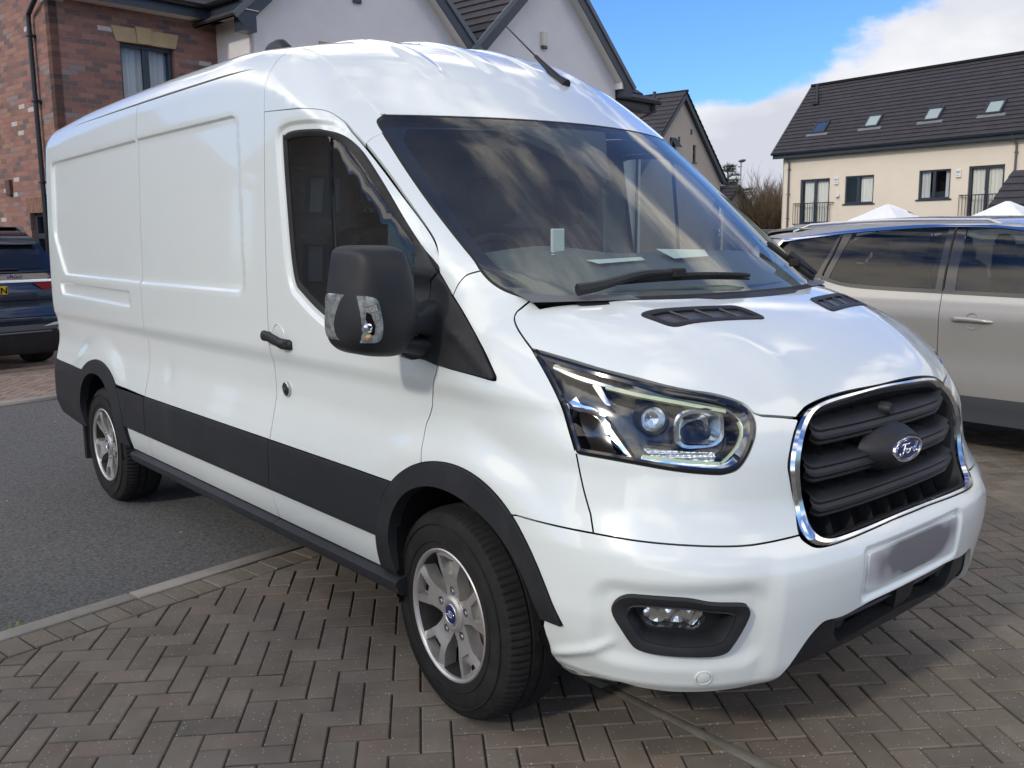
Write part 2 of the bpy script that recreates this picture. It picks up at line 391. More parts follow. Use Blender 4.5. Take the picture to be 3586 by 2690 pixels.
def F(x,y,z,feat=True):
    ay=np.abs(y)
    S=side(x,z) if feat else S0(z)
    b=sstep(.95,1.40,z)
    x0=.3-1.0*b; xf=XF(z)-.26*sstep(1.2,1.45,z)
    p=3.0-.3*sstep(.72,.86,z)
    u=np.maximum(x-x0,0)/(xf-x0); w=ay/S
    g=(u**p+w**p)**(1/p)
    fs=(g-1)*np.where(u>0,.85+.0*u,S)
    # hood
    bul=.010*sstep(.66,.56,ay+ (x-.3)*.28)
    fh=(z-(HC(x)-.075*y*y+bul-.006))*.93
    # screen and roof
    Xw=-.395+(2.010-z)*1.30+ -.10*(z-1.37)*(2.01-z)
    fw=(x-Xw+.37*y*y)*.60
    sh=.22*(1-(y/.78)**2)
    xr=x-sh*sstep(-2.6,-1.2,x)
    rib=0
    for ry in (.15,.45):
        rib=rib+.012*sstep(.055,.03,np.abs(ay-ry))*sstep(-.70,-.80,x)*sstep(-4.25,-4.1,x)
    fr=(z-(PR(xr)+.075*(1-(y/.78)**2)*sstep(-.5,-1.5,x)+rib))*.88
    cab=rmax(fw,fr,.015)
    top=np.minimum(fh,cab)
    rad=.10-.045*sstep(1.36,1.5,z)+.06*sstep(2.0,2.2,z)
    f=rmax(fs,top,rad)
    fb=-4.40-x
    return rmax(f,fb+.0,.09)
def cast(o,d,tmax,feat=True,n=160,off=0.):
    o=np.asarray(o,float); d=np.asarray(d,float)
    ts=np.linspace(0,tmax,n); N=len(o)
    hit=np.full(N,np.nan); lo=np.zeros(N); done=np.zeros(N,bool)
    prev=np.zeros(N)
    for t in ts:
        idx=np.where(~done)[0]
        if len(idx)==0: break
        P=o[idx]+d[idx]*t
        f=F(P[:,0],P[:,1],P[:,2],feat)-off
        h=f<=0
        hi=idx[h]
        hit[hi]=t; lo[hi]=prev[hi]; done[hi]=True
        prev[idx]=t
    ok=~np.isnan(hit); a=lo.copy(); b=hit.copy()
    for _ in range(22):
        m=(a+b)/2; P=o+d*m[:,None]; 
        f=F(P[:,0],P[:,1],P[:,2],feat)-off
        ins=f<=0
        b=np.where(ins,m,b); a=np.where(ins,a,m)
    return o+d*((a+b)/2)[:,None],ok
def grad(P,h=2e-3):
    g=[]
    for k in range(3):
        e=np.zeros(3); e[k]=h
        A=P+e; B=P-e
        g.append(F(A[:,0],A[:,1],A[:,2])-F(B[:,0],B[:,1],B[:,2]))
    g=np.stack(g,-1); return g/np.linalg.norm(g,axis=1,keepdims=True)
# outlines measured on the van surface, metres: (x,z) seen from the side, (x,y) from above, (y,z) from the front, (u,z) round the nose
K = {
 'door_seam': [[1.665,1.167],[1.681,1.136],[1.72,1.06],[1.728,1.028],[1.747,0.995],[1.773,0.957],[1.783,0.91],[1.783,0.858]],
 'door_seam_xz': [[-0.022,1.167],[-0.035,1.136],[-0.076,1.06],[-0.083,1.028],[-0.099,0.995],[-0.117,0.957],[-0.113,0.91],[-0.104,0.858]],
 'ring_out': [[-0.385,0.416],[-0.392,0.473],[-0.382,0.535],[-0.356,0.648],[-0.322,0.718],[-0.264,0.775],[-0.188,0.819],[-0.113,0.851],[-0.04,0.868],[0.065,0.874],[0.182,0.867],[0.265,0.838],[0.33,0.8],[0.375,0.767],[0.426,0.721],[0.482,0.621],[0.527,0.542],[0.547,0.491]],
 'ring_in': [[-0.278,0.414],[-0.301,0.491],[-0.304,0.554],[-0.291,0.618],[-0.285,0.631],[-0.26,0.668],[-0.222,0.709],[-0.179,0.744],[-0.11,0.773],[-0.022,0.788],[0.06,0.787],[0.137,0.773],[0.213,0.75],[0.261,0.733],[0.333,0.694],[0.414,0.622],[0.457,0.55],[0.473,0.493]],
 'bump_seam': [[1.286,0.773],[1.193,0.773],[1.057,0.773],[0.951,0.767],[0.835,0.76],[0.75,0.754],[0.68,0.75],[0.618,0.75],[0.504,0.753]],
 'nose_line': [[1.062,0.82],[1.066,0.834],[1.08,0.888],[1.097,0.974]],
 'headlight': [[1.197,1.235],[1.094,1.211],[0.972,1.186],[0.831,1.156],[0.716,1.135],[0.652,1.119],[0.622,1.106],[0.604,1.088],[0.598,1.062],[0.604,1.039],[0.616,1.014],[0.641,0.976],[0.67,0.945],[0.706,0.934],[0.743,0.934],[0.838,0.945],[0.942,0.961],[1.021,0.97],[1.093,0.975],[1.1,0.981],[1.118,1.039],[1.135,1.092],[1.163,1.144],[1.197,1.193],[1.191,1.183],[1.236,1.24]],
 'hl_glow_top': [[1.007,1.158],[0.922,1.143],[0.811,1.125],[0.67,1.097]],
 'hl_glow_bot': [[0.926,0.982],[0.837,0.973],[0.716,0.96]],
 'hl_glow_side': [[0.638,1.069],[0.636,1.046],[0.654,1.011],[0.675,0.989],[0.711,0.96]],
 'hl_chrome_top': [[1.168,1.21],[1.065,1.181],[0.947,1.164],[0.808,1.136],[0.694,1.114],[0.651,1.103],[0.625,1.079],[0.622,1.058],[0.646,1.003],[0.678,0.965],[0.711,0.953],[0.745,0.954],[0.864,0.967],[0.929,0.979]],
 'hl_chrome_diag': [[1.038,1.169],[1.011,1.124],[1.001,1.114]],
 'hl_chrome_low': [[1.113,1.123],[1.092,1.098],[1.057,1.092],[1.027,1.07],[0.987,1.016],[0.96,0.977]],
 'hl_dark': [[1.094,1.079],[1.058,1.082],[1.027,1.057],[1.0,0.983],[1.054,0.989],[1.07,1.009]],
 'hood_seam': [[1.236,1.24],[1.27,1.269],[1.299,1.295],[1.314,1.317],[1.309,1.334],[1.285,1.35],[1.246,1.371]],
 'hood_seam_xy': [[0.323,-0.9],[0.274,-0.889],[0.23,-0.875],[0.197,-0.857],[0.184,-0.838],[0.187,-0.815],[0.191,-0.78]],
 'hood_front': [[0.323,-0.9],[0.435,-0.87],[0.553,-0.828],[0.666,-0.763],[0.733,-0.706],[0.78,-0.648],[0.815,-0.606],[0.842,-0.578],[0.861,-0.569],[0.873,-0.55],[0.894,-0.493],[0.912,-0.442],[0.91,-0.416],[0.908,-0.379],[0.91,-0.278],[0.916,-0.073],[0.917,0.047]],
 'hood_front_c': [[1.236,1.24],[1.118,1.22],[0.997,1.192],[0.868,1.165],[0.779,1.146],[0.703,1.133],[0.647,1.118],[0.61,1.101],[0.594,1.08],[0.572,1.072],[0.51,1.064],[0.455,1.055],[0.43,1.069],[0.394,1.082],[0.291,1.096],[0.077,1.101],[-0.05,1.1]],
 'ws_edge': [[-0.773,2.004],[-0.815,1.972],[-0.826,1.894],[-0.843,1.752],[-0.852,1.614],[-0.853,1.503],[-0.853,1.458],[-0.843,1.423],[-0.822,1.395],[-0.781,1.371]],
 'ws_edge_c': [[2.547,2.004],[2.509,1.972],[2.326,1.894],[2.021,1.752],[1.748,1.614],[1.549,1.503],[1.492,1.458],[1.435,1.423],[1.359,1.395],[1.249,1.371]],
 'pillar_low_seam': [[1.492,1.458],[1.542,1.449],[1.567,1.439],[1.595,1.415],[1.615,1.384]],
 'pillar_top_seam': [[2.412,1.928],[2.42,1.911],[2.41,1.888]],
 'door_top': [[-1.2,2.068],[-0.878,2.041],[-0.753,2.022],[-0.673,1.983],[-0.62,1.947],[-0.541,1.888],[-0.399,1.777],[-0.261,1.666],[-0.163,1.584],[-0.119,1.54],[-0.096,1.502],[-0.081,1.455]],
 'door_top_c': [[3.41,2.068],[2.966,2.041],[2.775,2.022],[2.641,1.983],[2.549,1.947],[2.407,1.888],[2.162,1.777],[1.937,1.666],[1.794,1.584],[1.736,1.54],[1.711,1.502],[1.698,1.455]],
 'sail_front': [[1.698,1.453],[1.614,1.38],[1.536,1.321],[1.435,1.234],[1.378,1.168],[1.369,1.153],[1.379,1.145],[1.462,1.153],[1.669,1.168]],
 'sail_front_xz': [[-0.081,1.453],[-0.019,1.38],[0.051,1.321],[0.158,1.234],[0.227,1.168],[0.239,1.153],[0.232,1.145],[0.154,1.153],[-0.026,1.168]],
 'sail_split': [[-0.081,1.453],[-0.105,1.424],[-0.103,1.379],[-0.099,1.335],[-0.101,1.305],[-0.09,1.276],[-0.087,1.223],[-0.068,1.175],[-0.026,1.168]],
 'sail_door': [[-0.19,1.556],[-0.167,1.544],[-0.081,1.453]],
 'sail_rear': [[-0.19,1.556],[-0.175,1.499],[-0.181,1.392],[-0.178,1.362],[-0.186,1.27],[-0.245,1.188],[-0.068,1.175]],
 'window': [[-1.043,1.926],[-1.035,1.95],[-0.975,1.96],[-0.848,1.955],[-0.716,1.942],[-0.637,1.923],[-0.557,1.877],[-0.463,1.801],[-0.356,1.707],[-0.256,1.613],[-0.17,1.531],[-0.088,1.448],[-0.103,1.319],[-0.123,1.186],[-0.353,1.205],[-0.685,1.271],[-0.898,1.361],[-0.968,1.433],[-1.015,1.715]],
 'chrome_out': [[-0.049,1.1],[0.08,1.098],[0.295,1.093],[0.389,1.079],[0.424,1.069],[0.452,1.049],[0.491,1.005],[0.515,0.946],[0.512,0.903],[0.499,0.83],[0.498,0.805],[0.504,0.753],[0.488,0.731],[0.463,0.718],[0.417,0.714],[0.326,0.716],[0.174,0.721],[0.105,0.723]],
 'chrome_in': [[-0.034,1.089],[0.094,1.087],[0.301,1.077],[0.369,1.069],[0.4,1.056],[0.438,1.02],[0.467,0.974],[0.476,0.912],[0.472,0.843],[0.457,0.783],[0.457,0.751],[0.446,0.736],[0.419,0.729],[0.356,0.73],[0.168,0.733],[0.099,0.734]],
 'fog': [[1.015,0.574],[1.012,0.593],[0.991,0.614],[0.955,0.622],[0.841,0.62],[0.774,0.606],[0.693,0.597],[0.676,0.583],[0.674,0.568],[0.688,0.528],[0.711,0.479],[0.726,0.459],[0.762,0.451],[0.841,0.454],[0.911,0.459],[0.95,0.469],[0.97,0.49],[0.994,0.529],[1.009,0.554]],
 'fog_in': [[0.969,0.561],[0.965,0.583],[0.947,0.59],[0.84,0.588],[0.754,0.576],[0.723,0.565],[0.724,0.551],[0.74,0.506],[0.766,0.492],[0.844,0.488],[0.895,0.495],[0.933,0.505],[0.953,0.531]],
 'fog_lamp': [[0.94,0.574],[0.84,0.575],[0.786,0.565],[0.81,0.523],[0.847,0.53],[0.924,0.533]],
 'bump_low': [[1.195,0.492],[1.198,0.467],[1.176,0.383],[1.159,0.354],[1.156,0.326],[1.127,0.32],[1.074,0.331],[1.041,0.33],[0.977,0.338],[0.937,0.326],[0.859,0.319],[0.743,0.319],[0.657,0.323],[0.611,0.33],[0.575,0.334]],
 'spoil_top': [[0.575,0.334],[0.556,0.356],[0.516,0.417],[0.482,0.466],[0.448,0.497],[0.42,0.504],[0.358,0.499],[0.235,0.511],[0.11,0.511]],
 'spoil_low': [[0.575,0.334],[0.512,0.347],[0.363,0.358],[0.217,0.363],[0.07,0.364]],
 'spoil_hole': [[0.355,0.488],[0.233,0.505],[0.108,0.506],[0.022,0.429],[0.192,0.408],[0.287,0.385],[0.326,0.395]],
}
# ------------------------------------------------------------------ ground: road, kerbs, block paving
def clip(poly, a, b, c):
    """keep the side a*x+b*y>=c"""
    o = []; n = len(poly)
    for i in range(n):
        p = poly[i]; q = poly[(i+1) % n]; dp = a*p[0]+b*p[1]-c; dq = a*q[0]+b*q[1]-c
        if dp >= 0: o.append(p)
        if (dp >= 0) != (dq >= 0): t = dp/(dp-dq); o.append((p[0]+(q[0]-p[0])*t, p[1]+(q[1]-p[1])*t))
    return o
class Paver:
    def __init__(s): s.v = []; s.f = []; s.c = []
    def block(s, poly, z, rnd, bev=.0045, tone=(1, 1, 1)):
        p = np.array(poly)
        if len(p) < 3 or abs(area(p)) < 4e-4: return
        if area(p) < 0: p = p[::-1]
        p = inset(p, .0022+.0008*rnd.random()); q = inset(p, bev)
        if area(q) < 1e-4: return
        n = len(p); n0 = len(s.v); h = z+rnd.normal(0, .0012); tx, ty = rnd.normal(0, .006, 2); cx, cy = p.mean(0)
        k = rnd.normal(1, .07); r = rnd.random(); base = np.array([1.0, .94, .89]) if r < .6 else (np.array([.95, .92, .90]) if r < .85 else np.array([1.02, .91, .87]))
        c = base*k*np.array(tone); c = (*np.clip(c, .5, 1.5), 1)
        if len(p) != len(q): return
        for (x, y) in q: s.v.append((x, y, h+tx*(x-cx)+ty*(y-cy))); s.c.append(c)
        for (x, y) in p: s.v.append((x, y, h-.004+tx*(x-cx)+ty*(y-cy))); s.c.append(tuple(np.array(c)*.85))
        for (x, y) in p: s.v.append((x, y, h-.03)); s.c.append(tuple(np.array(c)*.6))
        s.f.append(tuple(range(n0, n0+n)))
        for a in (0, n):
            for i in range(n): j = (i+1) % n; s.f.append((n0+a+i, n0+a+n+i, n0+a+n+j, n0+a+j))
def herringbone(pv, ang, u0, v0, pitch, lines, box, z=0.0, seed=1):
    """2:1 blocks laid at 90 degrees to each other; lines = half planes kept"""
    rnd = np.random.default_rng(seed); t = R(ang); ca, sa = math.cos(t), math.sin(t); p_ = .1*pitch
    cs = [(box[i], box[j]) for i in (0, 1) for j in (2, 3)]
    us = [(x*ca+y*sa)/p_-u0/pitch for x, y in cs]; vs = [(-x*sa+y*ca)/p_-v0/pitch for x, y in cs]
    for r in range(int(min(vs))-3, int(max(vs))+4):
        for c in range(int(min(us))-3, int(max(us))+4):
            kk = (c+r) % 4
            if kk == 0: q = [(c, r), (c+2, r), (c+2, r+1), (c, r+1)]
            elif (c+r) % 4 == 2: q = [(c, r), (c+1, r), (c+1, r+2), (c, r+2)]
            else: continue
            P = [((u*pitch+u0)*.1*ca-(v*pitch+v0)*.1*sa, (u*pitch+u0)*.1*sa+(v*pitch+v0)*.1*ca) for u, v in q]
            mx_, my_ = np.mean(P, axis=0)
            if not (box[0]-.2 < mx_ < box[1]+.2 and box[2]-.2 < my_ < box[3]+.2): continue
            for l in lines:
                P = clip(P, *l)
                if len(P) < 3: break
            if len(P) >= 3: pv.block(P, z, rnd)
M_pave = mat('block_paving', (.180, .163, .132), rough=.86, spec=.3, attr='Col', var=(5, .18), speck=(130, .95, (.44, .42, .39)), bump=(240, .5, .004), dirt=(1.1, (.10, .092, .08), .5))
M_joint = mat('joint_sand', (.060, .055, .044), rough=.95, var=(3, .3), dirt=(2.6, (.055, .07, .02), .8), bump=(150, .5, .006))
M_road = mat('asphalt', (.135, .134, .128), rough=.92, spec=.3, var=(60, .5), speck=(240, .975, (.45, .45, .43)), bump=(300, 1.0, .008))
M_kerb = mat('concrete_kerb', (.27, .245, .21), rough=.9, var=(3, .12), bump=(180, .4, .003), dirt=(4, (.13, .12, .09), .6))
KA = R(98.7); kd = np.array([math.cos(KA), math.sin(KA)]); kn = np.array([math.sin(KA), -math.cos(KA)])  # along the kerb; towards the drive
K0 = np.array([-1.700, -1.640])   # a point on the kerb's inner edge
k_in = kn@K0
FK = kn@np.array([-7.72, -.16])    # far kerb, road side
# one sheet for the land, to the horizon
m = MB(); m.add([(-900, -900, -.12), (900, -900, -.12), (900, 900, -.12), (-900, 900, -.12)], [(0, 1, 2, 3)]); tag(m.build('ground', mat('grass_land', (.06, .075, .03), rough=.95, var=(.3, .3)), smooth=False), kind='structure')
def quad_band(d0, d1, z, s0=-60, s1=60): return [(*(kn*d+kd*s_), z) for d, s_ in ((d0, s0), (d1, s0), (d1, s1), (d0, s1))]
m = MB(); m.add(quad_band(FK-.0, k_in-.09, -.012), [(0, 1, 2, 3)]); tag(m.build('road', M_road, smooth=False), kind='structure')
m = MB(); m.add(quad_band(k_in-.02, 40, -.011), [(0, 1, 2, 3)]); tag(m.build('driveway', M_joint, smooth=False), kind='structure')
m = MB(); m.add(quad_band(-40, FK+.03, -.010), [(0, 1, 2, 3)]); tag(m.build('far_driveway', M_joint, smooth=False), kind='structure')
def kerb_run(name, d, w, s0, s1, L_, z0, z1):
    s_ = s0; mm = MB(); 
    while s_ < s1:
        for seg in (0,):
            a = [(-w/2, 0), (w/2, 0), (w/2, L_-.006), (-w/2, L_-.006)]; b = inset(np.array(a), .006)
            P = lambda q, z: [(*(kn*(d+x)+kd*(s_+y)), z) for x, y in q]
            mm.loft([P(a, z0), P(a, z1-.006), P(b, z1)], cap1=True)
        s_ += L_
    o = mm.build(name, M_kerb, sharp=60); return tag(o, kind='structure')
kerb_run('kerb', k_in-.047, .094, -8.1-.335, 14, .914, -.1, .004)
kerb_run('far_kerb', FK-.065, .13, -8, 10, .914, -.1, .022)
pv = Paver(); rs = np.random.default_rng(5)
s_ = -6.0
while s_ < 10:   # soldier course along the kerb
    P = [(*(kn*(k_in+.006+a)+kd*(s_+b)),) for a, b in ((0, 0), (.165, 0), (.165, .1015), (0, .1015))]; pv.block([tuple(map(float, p)) for p in P], 0, rs); s_ += .1015
half = (float(kn[0]), float(kn[1]), float(k_in+.176))
herringbone(pv, 55, -20.85, 1.97, .985, [half, (0, -1, .478)], (-2.6, 5.2, -5.5, -.4), seed=2)
herringbone(pv, 55, 6.2, -6.25, 1.03, [half, (0, 1, -.438)], (-3.5, 5.5, -.5, 9.5), seed=3)
o = obj('block_paving', pv.v, pv.f, M_pave, cols=pv.c, smooth=False); tag(o, kind='structure')
# narrow flush concrete edging between the two drives
m = MB(); x = -1.62
while x < 5.2:
    LL = 0.914; a = [(x, -.479), (x+LL-.005, -.479), (x+LL-.005, -.437), (x, -.437)]; b = inset(np.array(a), .006); m.loft([[(p[0], p[1], -.05) for p in a], [(p[0], p[1], -.002) for p in a], [(p[0], p[1], .004) for p in b]], cap1=True); x += LL
tag(m.build('edging', mat('edging_concrete', (.155, .145, .118), rough=.92, var=(7, .3), dirt=(6, (.07, .068, .05), .6), bump=(120, .6, .004)), sharp=60), kind='structure')
pv = Paver(); herringbone(pv, 55, 0, 0, 1.0, [(-float(kn[0]), -float(kn[1]), float(-FK+.14))], (-13.2, -7.6, -7, 9), seed=4)
o = obj('far_block_paving', pv.v, pv.f, mat('far_paving', (.24, .19, .155), rough=.86, attr='Col', var=(4, .15)), cols=pv.c, smooth=False); tag(o, kind='structure')
# weeds at the kerb, moss in the joints
def tuft(n, spread, h, c, rnd, m):
    for _ in range(n):
        a = rnd.random()*6.28; r_ = abs(rnd.normal(0, spread)); b = np.array([c[0]+r_*math.cos(a)*1.0, c[1]+r_*math.sin(a), -.012]); l = rnd.uniform(.4, 1)*h; d_ = np.array([math.cos(a+rnd.normal(0, .6)), math.sin(a+rnd.normal(0, .6)), rnd.uniform(.4, 1.3)]); d_ /= np.linalg.norm(d_); s__ = np.cross(d_, [0, 0, 1]); s__ /= np.linalg.norm(s__)+1e-6; w = .0022
        m.add([b-s__*w, b+s__*w, b+d_*l*.6+s__*w*.8, b+d_*l+np.array([0, 0, -.2*l]), b+d_*l*.6-s__*w*.8], [(0, 1, 2, 4), (4, 2, 3)])
rnd = np.random.default_rng(11); m = MB()
for sx in np.linspace(-1.62, -1.42, 7): q = kn*(k_in-.105)+kd*(sx-.18); tuft(7, .018, .06, q, rnd, m)
M_weed = mat('weed', (.16, .20, .05), rough=.7, var=(30, .4))
tag(m.build('kerb_weed', M_weed, smooth=False), 'small tuft of grass growing at the road edge of the near kerb', 'weed')
m = MB()
for _ in range(260):
    sx = rnd.normal(-1.33, .14); q = kn*(k_in+.002+rnd.normal(0, .004))+kd*(sx+.0); r_ = rnd.uniform(.003, .008); m.lathe([(-.006, r_), (r_*.4-.002, r_*.6), (r_*.5-.002, 0)], axis='z', n=6, c=(q[0], q[1], rnd.uniform(-.012, -.002)))
tag(m.build('moss', mat('moss', (.075, .10, .018), rough=.95, var=(60, .4)), smooth=False), kind='stuff')
# ------------------------------------------------------------------ houses
def brick_mat(name, ramp, mortar, scale=1.0):
    m = bpy.data.materials.new(name); m.use_nodes = True; t = m.node_tree; b = t.nodes['Principled BSDF']; L = t.links.new
    uv = t.nodes.new('ShaderNodeUVMap'); uv.uv_map = 'UV'
    def brick(c1, c2, mo):
        n = t.nodes.new('ShaderNodeTexBrick'); n.inputs['Color1'].default_value = c1; n.inputs['Color2'].default_value = c2; n.inputs['Mortar'].default_value = mo
        n.inputs['Scale'].default_value = 1; n.inputs['Brick Width'].default_value = .225; n.inputs['Row Height'].default_value = .075; n.inputs['Mortar Size'].default_value = .0055; n.inputs['Mortar Smooth'].default_value = .15; n.inputs['Bias'].default_value = 0
        n.offset = .5; n.squash = 1
        L(uv.outputs[0], n.inputs['Vector']); return n
    n = brick((0, 0, 0, 1), (1, 1, 1, 1), (.5, .5, .5, 1)); r = t.nodes.new('ShaderNodeValToRGB'); r.color_ramp.interpolation = 'CONSTANT'
    while len(r.color_ramp.elements) < len(ramp): r.color_ramp.elements.new(.5)
    for e, (p, c) in zip(r.color_ramp.elements, ramp): e.position = p; e.color = (*c, 1)
    L(n.outputs['Color'], r.inputs[0])
    no = t.nodes.new('ShaderNodeTexNoise'); no.inputs['Scale'].default_value = 28; no.inputs['Detail'].default_value = 6; L(uv.outputs[0], no.inputs['Vector'])
    mr = t.nodes.new('ShaderNodeMapRange'); mr.inputs[3].default_value = .7; mr.inputs[4].default_value = 1.3; L(no.outputs['Fac'], mr.inputs[0])
    mu = t.nodes.new('ShaderNodeMix'); mu.data_type = 'RGBA'; mu.blend_type = 'MULTIPLY'; mu.inputs[0].default_value = 1; L(r.outputs[0], mu.inputs[6]); L(mr.outputs[0], mu.inputs[7])
    mx_ = t.nodes.new('ShaderNodeMix'); mx_.data_type = 'RGBA'; L(n.outputs['Fac'], mx_.inputs[0]); L(mu.outputs[2], mx_.inputs[6]); mx_.inputs[7].default_value = (*mortar, 1)
    L(mx_.outputs[2], b.inputs['Base Color']); b.inputs['Roughness'].default_value = .9
    bu = t.nodes.new('ShaderNodeBump'); bu.invert = True; bu.inputs['Strength'].default_value = .8; bu.inputs['Distance'].default_value = .012
    ad = t.nodes.new('ShaderNodeMath'); ad.operation = 'MULTIPLY_ADD'; L(no.outputs['Fac'], ad.inputs[0]); ad.inputs[1].default_value = -.3; L(n.outputs['Fac'], ad.inputs[2]); L(ad.outputs[0], bu.inputs['Height']); L(bu.outputs[0], b.inputs['Normal'])
    return m
M_brick = brick_mat('red_brick', [(0, (.25, .12, .095)), (.18, (.29, .145, .11)), (.38, (.20, .105, .088)), (.55, (.30, .165, .115)), (.66, (.145, .095, .090)), (.80, (.27, .125, .095)), (.92, (.23, .18, .17)), (.975, (.46, .41, .40))], (.20, .165, .145))
M_render = mat('white_render', (.72, .69, .67), rough=.9, var=(1.2, .04), bump=(190, .35, .004), dirt=(.9, (.45, .41, .37), .18))
M_cream = mat('cream_render', (.70, .615, .49), rough=.9, var=(.8, .04), bump=(160, .3, .004), dirt=(.7, (.50, .40, .29), .2))
M_beige = mat('beige_render', (.50, .41, .33), rough=.9, var=(.7, .05), dirt=(.8, (.34, .28, .23), .25))
M_anth = mat('anthracite_trim', (.030, .038, .050), rough=.4, spec=.5, var=(4, .1))
M_gutter = mat('gutter_black', (.018, .020, .023), rough=.35)
M_soffit = mat('white_soffit', (.62, .60, .57), rough=.6)
M_stone = mat('sandstone_lintel', (.40, .30, .17), rough=.9, bump=(60, .4, .005), var=(6, .1))
M_upvc = mat('white_plastic', (.70, .69, .66), rough=.45)
M_tile = mat('roof_tile', (.040, .036, .041), rough=.8, attr='Col', var=(3, .1), bump=(60, .3, .004))
M_pane = mat('window_pane', (.012, .015, .018), rough=.03, coat=0, spec=.9)
M_curtain = mat('net_curtain', (.58, .58, .58), rough=.9)
M_curtl = mat('cream_curtain', (.78, .75, .68), rough=.9)
M_wglass = glass('house_glass', (.90, .92, .91), ior=1.55)
M_lead = mat('lead_flashing', (.16, .165, .17), rough=.6)
class Frame:
    """local axes of a wall: u along, w outward normal, z up"""
    def __init__(s, P0, ang, out): s.o = np.array([P0[0], P0[1], 0.0]); t = R(ang); s.u = np.array([math.cos(t), math.sin(t), 0]); s.w = np.array([math.cos(t)*0+math.sin(t)*out, -math.cos(t)*out, 0]); s.z = np.array([0, 0, 1.0])
    def p(s, u, w, z): return s.o+s.u*u+s.w*w+s.z*z
    def M(s): return Matrix(((s.u[0], s.w[0], 0, s.o[0]), (s.u[1], s.w[1], 0, s.o[1]), (0, 0, 1, 0), (0, 0, 0, 1)))
def flip_fix(o): pass
def wall(fr, loops, mt, parent, name='wall', depth=.12, off=0.0):
    """wall plate with openings; outer face at w=off, reveals go back by depth"""
    pts, tris, bl = tri_region(loops, 1e9, grid=False); v = [fr.p(a, off, b) for a, b in pts]; uv = [(a, b) for a, b in pts]
    hand = np.cross(fr.u, fr.z)@fr.w
    f = [t if tri_ccw(pts, t)*hand > 0 else t[::-1] for t in tris]
    for l in bl:
        n0 = len(v); nn = len(l)
        for i in l: v.append(v[i]); uv.append(uv[i])
        for i in l: v.append(fr.p(pts[i][0], off-depth, pts[i][1])); uv.append((uv[i][0]+depth, uv[i][1]+.0))
        for k in range(nn): f.append((n0+k, n0+(k+1) % nn, n0+nn+(k+1) % nn, n0+nn+k))
    return obj(name, v, f, mt, parent, smooth=False, uvs=uv)
def rect(u0, u1, z0, z1): return [(u0, z0), (u1, z0), (u1, z1), (u0, z1)]
def fbox(m, fr, u0, u1, w0, w1, z0, z1, bev=0): T = m.T; m.T = fr.M(); m.box(u0, u1, w0, w1, z0, z1, bev); m.T = T
def window(fr, u0, u1, z0, z1, parent, mull=(.5,), back=None, sill=True, depth=.09, fw_=.055, curtain=None, trans=None, name='window', handle=None):
    """frame in the reveal with panes behind; returns the frame object"""
    m = MB(); w0, w1 = -depth-.04, -depth+.02
    for a, b, c, d in ((u0, u1, z1-fw_, z1), (u0, u1, z0, z0+fw_), (u0, u0+fw_, z0+fw_, z1-fw_), (u1-fw_, u1, z0+fw_, z1-fw_)): fbox(m, fr, a, b, w0, w1, c, d, .006)
    for q in mull: x = u0+(u1-u0)*q; fbox(m, fr, x-.05, x+.05, w0, w1+.004, z0+fw_, z1-fw_, .006)
    if trans:
        zt = z0+(z1-z0)*trans; fbox(m, fr, u0+fw_, u1-fw_, w0, w1+.002, zt-.04, zt+.04, .006)
    fo = m.build(name, M_anth, parent)
    m = MB(); v = [fr.p(a, -depth-.012, b) for a, b in rect(u0+.02, u1-.02, z0+.02, z1-.02)]; m.add(v, [(0, 1, 2, 3)]); m.build('pane', M_wglass, fo, smooth=False)
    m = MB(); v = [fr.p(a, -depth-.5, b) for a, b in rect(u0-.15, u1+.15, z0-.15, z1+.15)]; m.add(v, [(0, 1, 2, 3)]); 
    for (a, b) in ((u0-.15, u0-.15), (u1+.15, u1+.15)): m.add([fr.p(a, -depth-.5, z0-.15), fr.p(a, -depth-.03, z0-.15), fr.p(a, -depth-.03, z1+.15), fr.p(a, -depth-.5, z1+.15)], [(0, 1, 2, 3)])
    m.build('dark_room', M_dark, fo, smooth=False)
    if curtain:
        for (c0, c1, zz0, mt) in curtain:
            a = u0+(u1-u0)*c0; b = u0+(u1-u0)*c1; n = max(8, int((b-a)/.02)); us = np.linspace(a, b, n); L0 = [fr.p(u, -depth-.10+.018*math.sin(u*55)+.008*math.sin(u*23), z0+(z1-z0)*zz0) for u in us]; L1 = [fr.p(u, -depth-.10+.018*math.sin(u*55+.3), z1-.02) for u in us]
            m = MB(); m.loft([L0, L1], closed=False); m.build('curtain', mt, fo)
    if sill: m = MB(); fbox(m, fr, u0-.07, u1+.07, -depth, .045, z0-.045, z0, .006); m.build('sill', M_anth, fo)
    if handle: m = MB(); fbox(m, fr, handle-.01, handle+.01, w1, w1+.04, z0+(z1-z0)*.45, z0+(z1-z0)*.45+.14, .004); fbox(m, fr, handle-.06, handle+.01, w1+.03, w1+.045, z0+(z1-z0)*.45+.1, z0+(z1-z0)*.45+.12, .003); m.build('handle', M_upvc, fo)
    return fo
